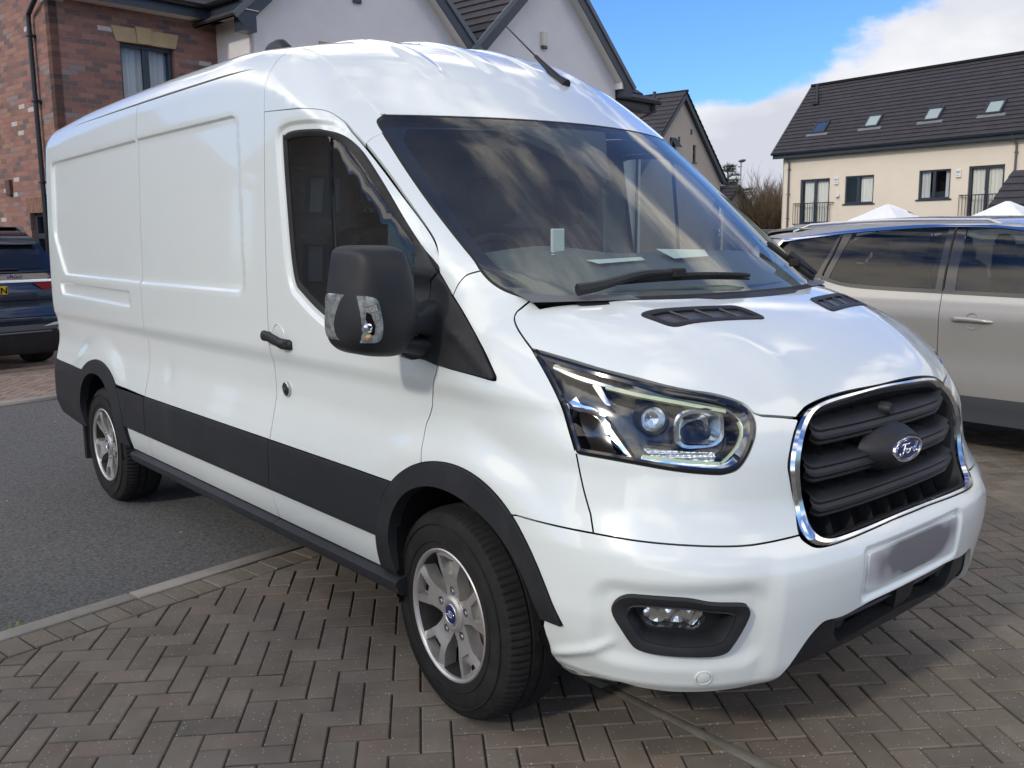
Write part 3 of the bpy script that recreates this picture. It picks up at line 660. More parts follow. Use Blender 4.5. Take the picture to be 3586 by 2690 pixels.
def roof_tiles(P0, u, up_, n_u, n_v, cw, gauge, parent, name='roof', keep=None, thick=.032, seed=1, mt=None):
    """interlocking tiles: every course a step proud of the one above; keep(u,v)->bool trims it"""
    rnd = np.random.default_rng(seed); P0 = np.array(P0, float); u = np.array(u, float); u /= np.linalg.norm(u); up_ = np.array(up_, float); up_ /= np.linalg.norm(up_); nrm = np.cross(u, up_)
    if nrm[2] < 0: nrm = -nrm
    V = []; Fc = []; C = []
    for j in range(n_v):
        sh = (j % 2)*.5*cw
        for i in range(-1, n_u+1):
            a0 = i*cw+sh; a1 = a0+cw-.003; b0 = j*gauge; b1 = (j+1)*gauge+.01
            a0 = max(a0, 0); a1 = min(a1, n_u*cw)
            if a1-a0 < .02: continue
            if keep and not keep((a0+a1)/2, (b0+b1)/2): continue
            k = rnd.normal(1, .05); c = (k, k*rnd.normal(1, .02), k*rnd.normal(1.02, .03), 1); n0 = len(V); dz = rnd.normal(0, .0015)
            for a, b, h in ((a0, b0, thick+dz), (a1, b0, thick+dz), (a1, b1, .0+dz*.3), (a0, b1, dz*.3), (a0, b0, -.004), (a1, b0, -.004)): V.append(P0+u*a+up_*b+nrm*h); C.append(c)
            Fc += [(n0, n0+1, n0+2, n0+3), (n0+4, n0+5, n0+1, n0)]
    o = obj(name, V, Fc, mt or M_tile, parent, cols=C, smooth=False); return o
def slab(P0, u, up_, lu, lv, parent, name='roof_underside', t=-.03, mt=None):
    P0 = np.array(P0, float); u = np.array(u, float)/np.linalg.norm(u); up_ = np.array(up_, float)/np.linalg.norm(up_); nrm = np.cross(u, up_); nrm = nrm if nrm[2] > 0 else -nrm
    q = [P0+nrm*t, P0+u*lu+nrm*t, P0+u*lu+up_*lv+nrm*t, P0+up_*lv+nrm*t]; m = MB(); m.add(q, [(0, 1, 2, 3)]); return m.build(name, mt or M_dark, parent, smooth=False)
def beam(m, a, b, wv, hv, w, h):
    """box from a to b with cross axes wv,hv (sizes w,h), a-b on its corner"""
    a = np.array(a); b = np.array(b); wv = np.array(wv); hv = np.array(hv); L0 = [a, a+wv*w, a+wv*w+hv*h, a+hv*h]; L1 = [p+(b-a) for p in L0]; m.loft([L0, L1], cap0=True, cap1=True)
# --- red brick house with the white rendered gabled one beside it
A1 = 97.0; CO_ = np.array([-12.19, 1.29]); U1 = np.array([math.cos(R(A1)), math.sin(R(A1)), 0]); NV = np.array([math.sin(R(A1)), -math.cos(R(A1)), 0])   # NV: outward, towards the road
BH = thing('brick_house', 'red brick house with sandstone lintel and black drainpipe behind the dark blue car', 'house', (CO_[0], CO_[1], 0))
def child(o): return o
BHP = BH
def reparent(o, root):
    """child built in world coordinates: move its points into the root's frame"""
    q = Matrix.Translation(root.location)@Matrix.Rotation(root.rotation_euler.z, 4, 'Z'); 
    for ob in [o]+list(o.children): pass
    return o
# things whose parts are built in world coordinates keep their Empty's offset in each part
def settle(root):
    inv = (Matrix.Translation(root.location)@Matrix.Rotation(root.rotation_euler.z, 4, 'Z')).inverted()
    for c in root.children: c.matrix_local = inv @ c.matrix_basis
fE = Frame(CO_, A1, 1)            # wall facing the road (+x)
fS = Frame(CO_, A1+90, 1); fS.w = -U1; fS.u = -NV   # sunlit wall facing the camera side (-y), u runs away from the road
# road wall: u 0..2.58 to the rendered return
win_u = (.99, 1.84); lint = [(.92, 4.47), (1.86, 4.47), (1.93, 4.67), (.88, 4.68)]
wall(fE, [rect(0, 2.60, -.2, 5.0), rect(win_u[0], win_u[1], 3.30, 4.46)], M_brick, BH)
window(fE, win_u[0], win_u[1], 3.30, 4.46, BH, mull=(.5,), curtain=[(.05, .95, .0, M_curtain)])
for a, b, c, d, pr in ((.87, 1.235, .935, 1.255, .020), (1.235, 1.475, 1.255, 1.455, .045), (1.475, 1.93, 1.455, 1.865, .020)):
    m = MB(); z1_ = 4.675 if pr < .03 else 4.70; L0 = [fE.p(a, -.02, z1_), fE.p(b, -.02, z1_), fE.p(d, -.02, 4.465), fE.p(c, -.02, 4.465)]; L1 = [p+fE.w*(pr+.02) for p in L0]; m.loft([L0, L1], cap1=True); m.build('lintel', M_stone, BH, smooth=False)
# sunlit wall
wall(fS, [rect(0, 9, -.2, 5.35), rect(.15, 1.28, .9, 1.99), ], M_brick, BH)
window(fS, .15, 1.28, .9, 1.99, BH, mull=(.5,), trans=.68)
m = MB(); 
for k in range(22): u = .09+k*.06; fbox(m, fS, u+.004, u+.056, -.01, .004, 2.0, 2.215)
m.build('soldier_lintel', mat('soldier_brick', (.22, .12, .085), rough=.9, var=(9, .3)), BH)
m = MB(); fbox(m, fS, 1.86, 2.02, -.0, .06, 2.28, 2.52, .01); m.build('air_vent', mat('terracotta_vent', (.10, .055, .045), rough=.8), BH)
m = MB(); m.tube([fS.p(-.0, .10, 5.02), fS.p(.02, .10, 4.98), fS.p(.50, .07, 4.76), fS.p(.52, .07, 4.70), fS.p(.52, .07, 0)], .034, 10)
for z in (4.45, 3.55, 2.4, 1.2): fbox(m, fS, .465, .575, .0, .11, z, z+.03, .004)
m.build('drainpipe', M_gutter, BH)
# eaves of the brick house: soffit, fascia, gutter, then the roof
m = MB(); a = fE.p(-.35, 0, 4.93); beam(m, fE.p(-.35, 0, 4.93), fE.p(2.62, 0, 4.93), NV, [0, 0, 1], .27, .012); m.build('soffit', M_soffit, BH, smooth=False)
m = MB(); beam(m, fE.p(-.35, .27, 4.925), fE.p(2.62-.24, .27, 4.925), NV, [0, 0, 1], .018, .19); m.build('fascia', M_anth, BH, smooth=False)
def gutter(m, a, b, out, r=.055):
    a = np.array(a); b = np.array(b); out = np.array(out); L0 = [a+out*(r-r*math.cos(t))+np.array([0, 0, -r*math.sin(t)]) for t in np.linspace(0, math.pi, 9)]; m.loft([L0, [p+(b-a) for p in L0]], closed=False)
    L2 = [a+out*(r-(r-.008)*math.cos(t))+np.array([0, 0, -(r-.008)*math.sin(t)]) for t in np.linspace(0, math.pi, 9)]; m.loft([L2, [p+(b-a) for p in L2]], closed=False)
m = MB(); gutter(m, fE.p(-.35, .29, 5.11), fE.p(2.62-.25, .29, 5.11), NV); m.build('gutter', M_gutter, BH)
RP = R(42); upE = -NV*math.cos(RP)+np.array([0, 0, 1])*math.sin(RP)
roof_tiles(fE.p(-.45, .34, 5.10), U1, upE, 25, 20, .30, .30, BH, seed=3)
slab(fE.p(-.45, .34, 5.10), U1, upE, 7.5, 6, BH)
settle(BH)
# --- white rendered house
inn = fE.p(2.585, 0, 0); WH = thing('white_gabled_house', 'pale rendered house with twin gables and dark bargeboards behind the van', 'house', (inn[0], inn[1], 0))
fG = Frame(inn+NV*.985, A1, 1)   # gable wall, u=0 at its left corner
fR = Frame(inn, A1+90, 1); fR.w = -U1; fR.u = NV.copy(); fR.o = np.array([inn[0], inn[1], 0.0])
wall(fR, [rect(0, .985, -.2, 4.93)], M_render, WH, depth=.05)
m = MB(); beam(m, fR.p(-.27, .0, 4.93), fR.p(1.25, .0, 4.93), fR.w, [0, 0, 1], .27, .012); m.build('soffit', M_soffit, WH, smooth=False)
m = MB(); beam(m, fR.p(.27, .27, 4.925), fR.p(1.25, .27, 4.925), fR.w, [0, 0, 1], .018, .20); m.build('fascia', M_anth, WH, smooth=False)
m = MB(); gutter(m, fR.p(.28, .288, 5.12), fR.p(1.22, .288, 5.12), fR.w); m.build('gutter', M_gutter, WH)
EZ, PK = 4.93, math.tan(R(42.5)); g1c, g2c = 2.28, 7.08; gw = 2.28
def gz(u, c, hw=gw): return EZ+(hw-abs(u-c))*PK
outl = [(0, -.2), (9.36, -.2), (9.36, EZ), (g2c, EZ+gw*PK), (g2c-gw, EZ), (g1c+gw, EZ), (g1c, EZ+gw*PK), (0, EZ)]
wall(fG, [outl], M_render, WH, depth=.05)
# lintels just showing over the van
m = MB(); q = [(1.26, 4.72), (2.55, 4.72), (2.50, 4.50), (1.30, 4.50)]; L0 = [fG.p(a, .0, b) for a, b in q]; m.loft([L0, [p+fG.w*.03 for p in L0]], cap1=True); m.build('lintel', M_stone, WH, smooth=False)
m = MB(); fbox(m, fG, 1.98, 2.14, -.0, .05, 5.44, 5.56, .005); m.build('air_vent', M_anth, WH)
sl_ = math.cos(R(42.5)); sn_ = math.sin(R(42.5))
for c, par in ((g1c, WH), (g2c, WH)):
    for sg in (-1, 1):
        hv = U1*(sg*sn_)+np.array([0, 0, sl_])       # normal of the slope
        dn = U1*(sg*sl_)-np.array([0, 0, sn_])       # down the slope
        apex = fG.p(c, 0, EZ+gw*PK); Lr = (gw+.26)/sl_
        a0 = apex+hv*.0
        m = MB(); beam(m, a0, a0+dn*Lr, NV, hv, .22, .012); m.build('soffit', M_soffit, WH, smooth=False)
        m = MB(); beam(m, a0+NV*.22-hv*.02, a0+NV*.22+dn*Lr-hv*.02, NV, hv, .022, .20); m.build('bargeboard', M_anth, WH, smooth=False)
        m = MB(); beam(m, a0+NV*.235+hv*.16, a0+NV*.235+dn*(Lr+.02)+hv*.16, NV, hv, .035, .09); m.build('verge_trim', mat('verge_trim', (.10, .115, .13), rough=.5), WH, smooth=False)
        # box end
        e = a0+dn*Lr; m = MB(); beam(m, e-dn*.30+NV*.003, e-dn*.30+NV*.003-np.array([0, 0, .26]), NV, U1*sg, .236, .235); m.build('box_end', M_anth, WH, smooth=False)
        m = MB(); beam(m, fG.p(c+sg*(gw-.02), 0.0, EZ+.0), fG.p(c+sg*(gw-.02), 0.0, EZ-.13), NV, U1*sg, .20, .16); m.build('soffit_box', M_soffit, WH, smooth=False)
        # gable roof running back
        up_ = -dn; P0 = a0+dn*Lr+hv*.20+NV*.26
        roof_tiles(P0, -NV, up_, 18, int(Lr/.30)+1, .30, .30*Lr/(.30*(int(Lr/.30)+1)), WH, seed=int(7+c*3+sg)); slab(P0, -NV, up_, 5.4, Lr, WH)
# main roof behind the gables, seen in the valley between them
roof_tiles(fG.p(-2.6, -1.45, 5.15), U1, upE, 47, 16, .30, .30, WH, seed=21); slab(fG.p(-2.6, -1.45, 5.15), U1, upE, 14, 4.8, WH)
m = MB(); fbox(m, fG, g1c+gw+.27, g2c-gw-.27, -.3, -.02, 4.6, 5.1); m.build('valley_panel', M_anth, WH)
# lower return roof beyond the right-hand gable with its gutter and downpipe
dn_ = np.array([0, 0, 1])*math.sin(R(38))-NV*math.cos(R(38))
roof_tiles(fG.p(9.36, -.15, 4.72), U1, dn_, 7, 9, .29, .26, WH, seed=22, keep=lambda u, v: u < 2.0-.78*v); slab(fG.p(9.36, -.15, 4.72), U1, dn_, .9, 1.2, WH)
wall(Frame(fG.p(9.36, -.5, 0)[:2], A1, 1), [rect(-.1, 1.75, -.2, 4.72)], M_render, WH, depth=.05)
m = MB(); beam(m, fG.p(9.30, -.22, 4.50), fG.p(11.30, -.22, 4.50), NV, [0, 0, 1], .02, .18); beam(m, fG.p(9.3, -.5, 4.48), fG.p(11.3, -.5, 4.48), NV, [0, 0, 1], .3, .012); m.build('fascia', M_gutter, WH, smooth=False)
m = MB(); gutter(m, fG.p(9.35, -.20, 4.71), fG.p(11.38, -.20, 4.71), NV); m.build('gutter', M_gutter, WH)
m = MB(); m.tube([fG.p(11.15, -.15, 4.66), fG.p(11.15, -.15, 4.50), fG.p(10.85, -.42, 4.30), fG.p(10.85, -.45, 0)], .035, 8); m.build('drainpipe', M_gutter, WH)
settle(WH)
m = MB(); fbox(m, fG, 6.78, 6.93, .0, .07, 5.40, 5.68, .012); m.m = 1; fbox(m, fG, 6.785, 6.925, .0, .075, 5.345, 5.40, .01); tag(m.build('alarm_box', [mat('cream_plastic', (.62, .58, .46), rough=.5), mat('alarm_blue', (.05, .06, .10), rough=.4)]), 'cream alarm box with a dark base high on the white gable', 'alarm box')
m = MB(); fbox(m, fG, 1.98+.0, 2.12, .0, .08, 5.47+.9, 5.6+.9, .01)
# --- detached house beyond, ridge towards the road
MH0 = np.array([-26.38, 32.37]); MH = thing('beige_house', 'beige gable-ended house with a slit window, partly hidden behind the van', 'house', (MH0[0], MH0[1], 0))
fM = Frame(MH0, 97, 1); apz = 8.0; pk2 = (8.0-4.4)/3.55; hwM = 3.55
wall(fM, [[(-hwM, -3), (hwM, -3), (hwM, apz-hwM*pk2), (0, apz), (-hwM, apz-hwM*pk2)], rect(.98, 1.27, 4.95, 5.75), rect(-1.0, -.5, 5.35, 5.95)], M_beige, MH)
window(fM, .98, 1.27, 4.95, 5.75, MH, mull=(), trans=.6, fw_=.05)
window(fM, -1.0, -.5, 5.35, 5.95, MH, mull=())
m = MB(); T_ = fM.M()@Matrix.Translation((-.75, .0, 5.95))@Matrix.Rotation(R(38), 4, 'X'); m.T = T_; m.box(-.24, .24, -.0, .03, -.55, 0, .005); m.build('open_casement', M_anth, MH)
for u, z in ((.80, 6.33), (-.25, 5.92)): m = MB(); fbox(m, fM, u-.06, u+.06, -.0, .03, z-.12, z+.12); m.build('air_vent', mat('brown_vent', (.07, .035, .03), rough=.6), MH)
aM = math.atan(pk2); U2 = fM.u; N2 = fM.w
for sg in (-1, 1):
    hv = U2*(sg*math.sin(aM))+np.array([0, 0, math.cos(aM)]); dn = U2*(sg*math.cos(aM))-np.array([0, 0, math.sin(aM)]); Lr = (hwM+.25)/math.cos(aM); a0 = fM.p(0, 0, apz)
    m = MB(); beam(m, a0-hv*.18, a0+dn*Lr-hv*.18, N2, hv, .20, .24); m.build('bargeboard', M_anth, MH, smooth=False)
    roof_tiles(a0+dn*Lr+hv*.07+N2*.24, -N2, -dn, 26, 18, .30, Lr/18, MH, seed=31+sg); slab(a0+dn*Lr+hv*.07+N2*.24, -N2, -dn, 7.8, Lr, MH)
m = MB(); beam(m, a0+N2*.25+np.array([0, 0, .05]), a0-N2*7.6+np.array([0, 0, .05]), U2, [0, 0, 1], .12, .10); m.build('ridge', M_tile, MH, smooth=False)
q = a0+(-U2*math.cos(aM)-np.array([0, 0, math.sin(aM)]))*.95-N2*1.1; m = MB(); m.tube([q, q+np.array([0, 0, .75])], [.075, .07], 10); m.tube([q+np.array([0, 0, .75]), q+np.array([0, 0, .80])], .085, 10); m.build('vent_pipe', M_gutter, MH)
settle(MH)
pq = fM.p(4.2, .5, 0); PM = thing('porch', 'small dark tiled porch roof beside the beige house, just above the van pillar', 'porch', (pq[0], pq[1], 0))
fP = Frame(pq[:2], 97, 1)
wall(fP, [[(-1.1, -1), (1.1, -1), (1.1, 2.95), (0, 3.85), (-1.1, 2.95)]], M_beige, PM)
for sg in (-1, 1):
    an = R(39); hv = U2*(sg*math.sin(an))+np.array([0, 0, math.cos(an)]); dn = U2*(sg*math.cos(an))-np.array([0, 0, math.sin(an)]); a0 = fP.p(0, .2, 3.92)
    m = MB(); beam(m, a0-hv*.10, a0+dn*1.7-hv*.10, N2, hv, .05, .16); m.build('bargeboard', M_anth, PM, smooth=False)
    roof_tiles(a0+dn*1.7+hv*.06+N2*.05, -N2, -dn, 6, 6, .30, 1.7/6, PM, seed=41+sg); slab(a0+dn*1.7+hv*.06+N2*.05, -N2, -dn, 1.8, 1.7, PM)
settle(PM)
# --- cream terrace on the right
TA = 176.0; T0 = np.array([-18.25, 28.385]); TE_ = thing('cream_terrace', 'long cream rendered terrace with dark tiled roof, rooflights and railed glazed doors', 'house', (T0[0], T0[1], 0))
fT = Frame(T0, TA-180, 1); fT.w = np.array([math.sin(R(TA-180)), -math.cos(R(TA-180)), 0]); UT = fT.u; NT = fT.w
def tu(x): return (x-T0[0])/math.cos(R(TA-180))
d1 = (tu(-17.45), tu(-16.20), 1.90, 3.51); w1 = (tu(-15.57), tu(-14.45), 2.57, 3.53); w2 = (tu(-12.81), tu(-11.73), 2.62, 3.56); d2 = (tu(-11.15), tu(-10.03), 1.95, 3.59)
d3 = (tu(-4.2), tu(-3.0), 1.95, 3.59); w3 = (tu(-7.6), tu(-6.5), 2.6, 3.56)
ops = [d1, w1, w2, d2, w3, d3]; LT = 26
wall(fT, [rect(0, LT, -1.5, 4.42)]+[rect(*o) for o in ops], M_cream, TE_, depth=.10)
fTE = Frame(T0, TA-90, 1); fTE.u = -NT; fTE.w = -UT
wall(fTE, [[(0, -1.5), (3.94, -1.5), (3.94, 4.42), (1.97, 6.85), (0, 4.42)]], M_cream, TE_, depth=.05)
window(fT, *d1, TE_, mull=(.5,), sill=False, depth=.06, fw_=.075, curtain=[(.08, .93, .02, M_curtl)], name='glazed_door', handle=d1[0]+.56)
window(fT, *w1, TE_, mull=(.45,), depth=.05, curtain=[(.50, .95, .0, M_curtl)])
window(fT, *w2, TE_, mull=(.48,), depth=.05, curtain=[(.05, .30, .0, M_curtain), (.80, .95, .0, M_curtain)])
window(fT, *d2, TE_, mull=(.5,), sill=False, depth=.06, fw_=.075, curtain=[(.06, .95, .02, M_curtl)], name='glazed_door', handle=d2[0]+.52)
window(fT, *w3, TE_, mull=(.5,), depth=.05); window(fT, *d3, TE_, mull=(.5,), sill=False, depth=.06, name='glazed_door')
for d_ in (d1, d2, d3):
    m = MB(); a, b = d_[0]-.20, d_[1]+.20; z0, z1 = d_[2]-.02, d_[2]+.76
    for za, zb in ((z1-.03, z1), (z0, z0+.03)): fbox(m, fT, a, b, .10, .14, za, zb)
    for u in np.arange(a, b+.01, .105): fbox(m, fT, u-.007, u+.007, .112, .126, z0+.03, z1-.03)
    for u in (a, b-.03):
        for z in (z0, z1-.03): fbox(m, fT, u, u+.03, .0, .10, z, z+.03)
    m.build('balcony_railing', M_gutter, TE_)
m = MB(); beam(m, fT.p(-.28, .0, 4.33), fT.p(LT, .0, 4.33), NT, [0, 0, 1], .26, .012); beam(m, fT.p(-.28, .26, 4.31), fT.p(LT, .26, 4.31), NT, [0, 0, 1], .02, .17); m.build('fascia', M_anth, TE_, smooth=False)
m = MB(); gutter(m, fT.p(-.30, .285, 4.50), fT.p(LT, .285, 4.50), NT, .06); m.build('gutter', M_anth, TE_)
PT = R(49); upT = -NT*math.cos(PT)+np.array([0, 0, 1])*math.sin(PT); Pe = fT.p(-.28, .33, 4.50)
rl = [(1.05, .82), (3.17, .82), (5.36, .82), (7.36, .82), (12.4, .82)]
roof_tiles(Pe, UT, upT, 88, 19, .30, 3.5/19, TE_, seed=51); slab(Pe, UT, upT, 26.4, 3.5, TE_)
nT = np.cross(UT, upT); nT = nT if nT[2] > 0 else -nT
up2 = NT*math.cos(PT)+np.array([0, 0, 1])*math.sin(PT); slab(Pe+upT*3.5-up2*3.5, UT, up2, 26.4, 3.5, TE_, t=.0)
m = MB(); a = Pe+upT*3.5; beam(m, a+NT*.09-np.array([0, 0, .01]), a+NT*.09+UT*26.4-np.array([0, 0, .01]), -NT, [0, 0, 1], .18, .075); m.build('ridge', M_tile, TE_, smooth=False)
m = MB(); beam(m, Pe-UT*.03-nT*.06, Pe-UT*.03+upT*3.5-nT*.06, UT, nT, .035, .10); m.build('verge', M_lead, TE_, smooth=False)
for i, (u, v) in enumerate(rl):
    u0 = u+.27; c = Pe+UT*u0+upT*v+nT*.02; TT = Matrix(((UT[0], upT[0], nT[0], c[0]), (UT[1], upT[1], nT[1], c[1]), (UT[2], upT[2], nT[2], c[2]), (0, 0, 0, 1)))
    m = MB(); m.T = TT
    for x0, x1, y0, y1 in ((0, .56, 0, .06), (0, .56, .52, .58), (0, .06, .06, .52), (.50, .56, .06, .52)): m.box(x0, x1, y0, y1, -.03, .075, .006)
    m.m = 1; m.box(-.16, .72, -.12, 0.0, -.02, .028); m.m = 2; m.box(.06, .50, .06, .52, .03, .05); m.build('rooflight', [M_anth, M_lead, mat('rooflight_pane', (.035, .06, .12) if i == 0 else (.34, .40, .38), rough=.08, coat=.6)], TE_)
for u in (.29, tu(-9.72), 17.5):
    m = MB(); m.tube([fT.p(u-.03, .30, 4.45), fT.p(u, .20, 4.28), fT.p(u+.02, .06, 4.16), fT.p(u+.02, .06, -1)], .034, 8)
    for z in (3.9, 3.0, 2.1): fbox(m, fT, u-.03, u+.07, 0, .1, z, z+.03)
    m.build('drainpipe', mat('grey_downpipe', (.11, .105, .115), rough=.45), TE_)
c = Pe+UT*.72+upT*2.48; m = MB(); m.tube([c, c+np.array([0, 0, .72])], .055, 10); m.box(c[0]-.12, c[0]+.12, c[1]-.15, c[1]+.1, c[2]-.03, c[2]+.04); m.build('vent_pipe', M_gutter, TE_)
settle(TE_)
for u, nm in ((tu(-15.92), 'white alarm box between the left glazed door and window of the terrace'), (tu(-11.46), 'white alarm box beside the right glazed door of the terrace')):
    m = MB(); fbox(m, fT, u-.08, u+.08, .0, .06, 3.26, 3.52, .015); m.m = 1; fbox(m, fT, u-.05, u+.05, .058, .063, 3.40, 3.47); fbox(m, fT, u-.04, u+.04, .058, .063, 3.32, 3.35); tag(m.build('alarm_box', [M_upvc, mat('alarm_grey', (.35, .36, .40), rough=.5)]), nm, 'alarm box', 'alarm boxes on the terrace')
m = MB(); u = tu(-15.82); m.T = fT.M(); m.box(u-.04, u+.04, 0, .05, 2.86, 2.95, .01); m.lathe([(.03, .055), (.09, .055), (.13, .03), (.135, 0)], n=16, c=(u, 0, 2.85)); m.tube([(u, .01, 2.85), (u, .012, 0)], .006, 5); tag(m.build('security_camera', M_upvc), 'small white security camera with a trailing cable on the cream wall', 'camera')
# low garage roof at the right edge
GB = np.array([-7.3, 20.6]); GA = thing('garage', 'low building with a dark tiled roof at the right edge of the terrace', 'garage', (GB[0], GB[1], 0))
upg = np.array([0, 1, 0])*math.cos(R(35))+np.array([0, 0, 1])*math.sin(R(35))
roof_tiles((-7.35, 20.2, 1.98), (1, 0, 0), upg, 30, 6, .30, .30, GA, seed=61); slab((-7.35, 20.2, 1.98), (1, 0, 0), upg, 9, 1.8, GA); slab((-7.35, 20.2+2*1.8*.819, 1.98), (1, 0, 0), (0, -.819, .574), 9, 1.8, GA)
fg_ = Frame((-7.2, 20.45), 0, 1); wall(fg_, [rect(0, 8, -1, 2.0)], M_cream, GA); wall(Frame((-7.2, 20.45), 90, -1), [[(0, -1), (2.4, -1), (2.4, 2.0), (1.2, 2.8), (0, 2.0)]], M_cream, GA)
settle(GA)
# white party tents in the gardens
M_tent = mat('white_canvas', (.80, .81, .82), rough=.6, var=(4, .05))
def tent(ap, hw, hd, ze, label):
    t = thing('party_tent', label, 'tent', (ap[0], ap[1], 0), R(-4), 'white party tents in the gardens'); m = MB(); n = 14
    hgt = ap[2]-ze
    ring = lambda s: [(hw*s*x, hd*s*y, ze+hgt*(1-s)**1.05+.015*math.sin(9*a+s*7)*(s > .1)) for a, (x, y) in enumerate([(math.copysign(1, 1), q) for q in np.linspace(-1, 1, n)]+[(q, 1) for q in np.linspace(1, -1, n)]+[(-1, q) for q in np.linspace(1, -1, n)]+[(q, -1) for q in np.linspace(-1, 1, n)])]
    m.loft([[(p[0], p[1], p[2]-.22) for p in ring(1.0)], ring(1.0), ring(.75), ring(.5), ring(.25), ring(.03)], cap1=True); m.build('canopy', M_tent, t)
    for x in (-1, 1):
        for y in (-1, 1): m = MB(); m.tube([(x*hw*.97, y*hd*.97, -1), (x*hw*.97, y*hd*.97, ze)], .02, 6); m.build('leg', M_steel, t)
    return t
tent((-8.9, 18.65, 2.24), 1.25, 1.25, 1.48, 'white pitched party tent in front of the cream terrace windows')
tent((-6.75, 20.0, 2.26), 1.25, 1.1, 1.5, 'white pitched party tent by the dark garage roof, at the right edge')
# houses added out of view: reflections in the van, shade on the near drive
OB = thing('added_house', 'unseen brick gabled house added to mirror in the van glass and shade the drive', 'house', (1.6, -14.3, 0)); fO = Frame((1.6, -14.3), 0, -1)
wall(fO, [[(-4.2, -.2), (4.2, -.2), (4.2, 4.7), (0, 8.2), (-4.2, 4.7)], rect(-2.6, -1.2, 3.1, 4.3), rect(1.0, 2.4, 3.1, 4.3), rect(-2.6, -1.0, .8, 2.1), rect(.9, 1.9, .0, 2.1)], M_brick, OB)
for a in ((-2.6, -1.2, 3.1, 4.3), (1.0, 2.4, 3.1, 4.3), (-2.6, -1.0, .8, 2.1), (.9, 1.9, .0, 2.1)): window(fO, *a, OB, curtain=[(.05, .35, 0, M_curtain), (.65, .95, 0, M_curtain)])
for sg in (-1, 1):
    an = math.atan(3.5/4.2); dn = fO.u*(sg*math.cos(an))-np.array([0, 0, math.sin(an)]); hv = fO.u*(sg*math.sin(an))+np.array([0, 0, math.cos(an)]); L_ = 4.6/math.cos(an); a0 = fO.p(0, .3, 8.2)
    roof_tiles(a0+dn*L_+hv*.1, -fO.w, -dn, 27, 19, .30, L_/19, OB, seed=71+sg); slab(a0+dn*L_+hv*.1, -fO.w, -dn, 8.1, L_, OB)
    m = MB(); beam(m, a0-hv*.1, a0+dn*L_-hv*.1, fO.w, hv, .03, .2); m.build('bargeboard', M_anth, OB, smooth=False)
settle(OB)

OB['group'] = 'houses added out of view'
for (x, y, rz, lb) in ((-19.0, -13.0, R(-28), 'further unseen brick gabled house, added to mirror in the side of the van'), (-31.0, -9.5, R(-55), 'furthest unseen brick gabled house, added to mirror in the rear side panel of the van')):  # unseen copies, added only for reflections in the van paint
    c_ = copy_tree(OB); c_.location = (x, y, 0); c_.rotation_euler.z = rz; c_['label'] = lb
# ------------------------------------------------------------------ panels cut out of that surface
AXN = -.6
s2 = math.sqrt(.5)
def to_param(fam, P):
    P = np.asarray(P, float)
    if fam == 'side': return P[:, [0, 2]]
    if fam == 'top': return P[:, [0, 1]]
    if fam == 'front': return P[:, [1, 2]]
    if fam == 'cyl': return np.stack([1.6*np.arctan2(-P[:, 1], P[:, 0]-AXN), P[:, 2]], -1)
    if fam == 'diag': return np.stack([P[:, 0], s2*(P[:, 1]+P[:, 2])], -1)
def lift(fam, q, off=0.0):
    q = np.asarray(q, float); n = len(q); a, b = q[:, 0], q[:, 1]; Z = np.zeros(n); O = np.ones(n)
    if fam == 'side': o = np.stack([a, -1.25*O, b], -1); d = np.stack([Z, O, Z], -1); tm, ns = .8, 50
    elif fam == 'top': o = np.stack([a, b, 2.75*O], -1); d = np.stack([Z, Z, -O], -1); tm, ns = 2.2, 140
    elif fam == 'front': o = np.stack([1.6*O, a, b], -1); d = np.stack([-O, Z, Z], -1); tm, ns = 2.8, 150
    elif fam == 'cyl':
        th = a/1.6; o = np.stack([AXN+2.0*np.cos(th), -2.0*np.sin(th), b], -1); d = np.stack([-np.cos(th), np.sin(th), Z], -1); tm, ns = 1.6, 110
    else: o = np.stack([a, s2*b-2.0, s2*b+2.0], -1); d = np.stack([Z, s2*O, -s2*O], -1); tm, ns = 1.7, 110
    P, ok = cast(o, d, tm, n=ns)
    if not ok.all():
        good = np.where(ok)[0]
        for i in np.where(~ok)[0]:
            j = good[np.argmin(((q[good]-q[i])**2).sum(1))]; P[i] = P[j]
    G = grad(P)
    return P+G*off, G
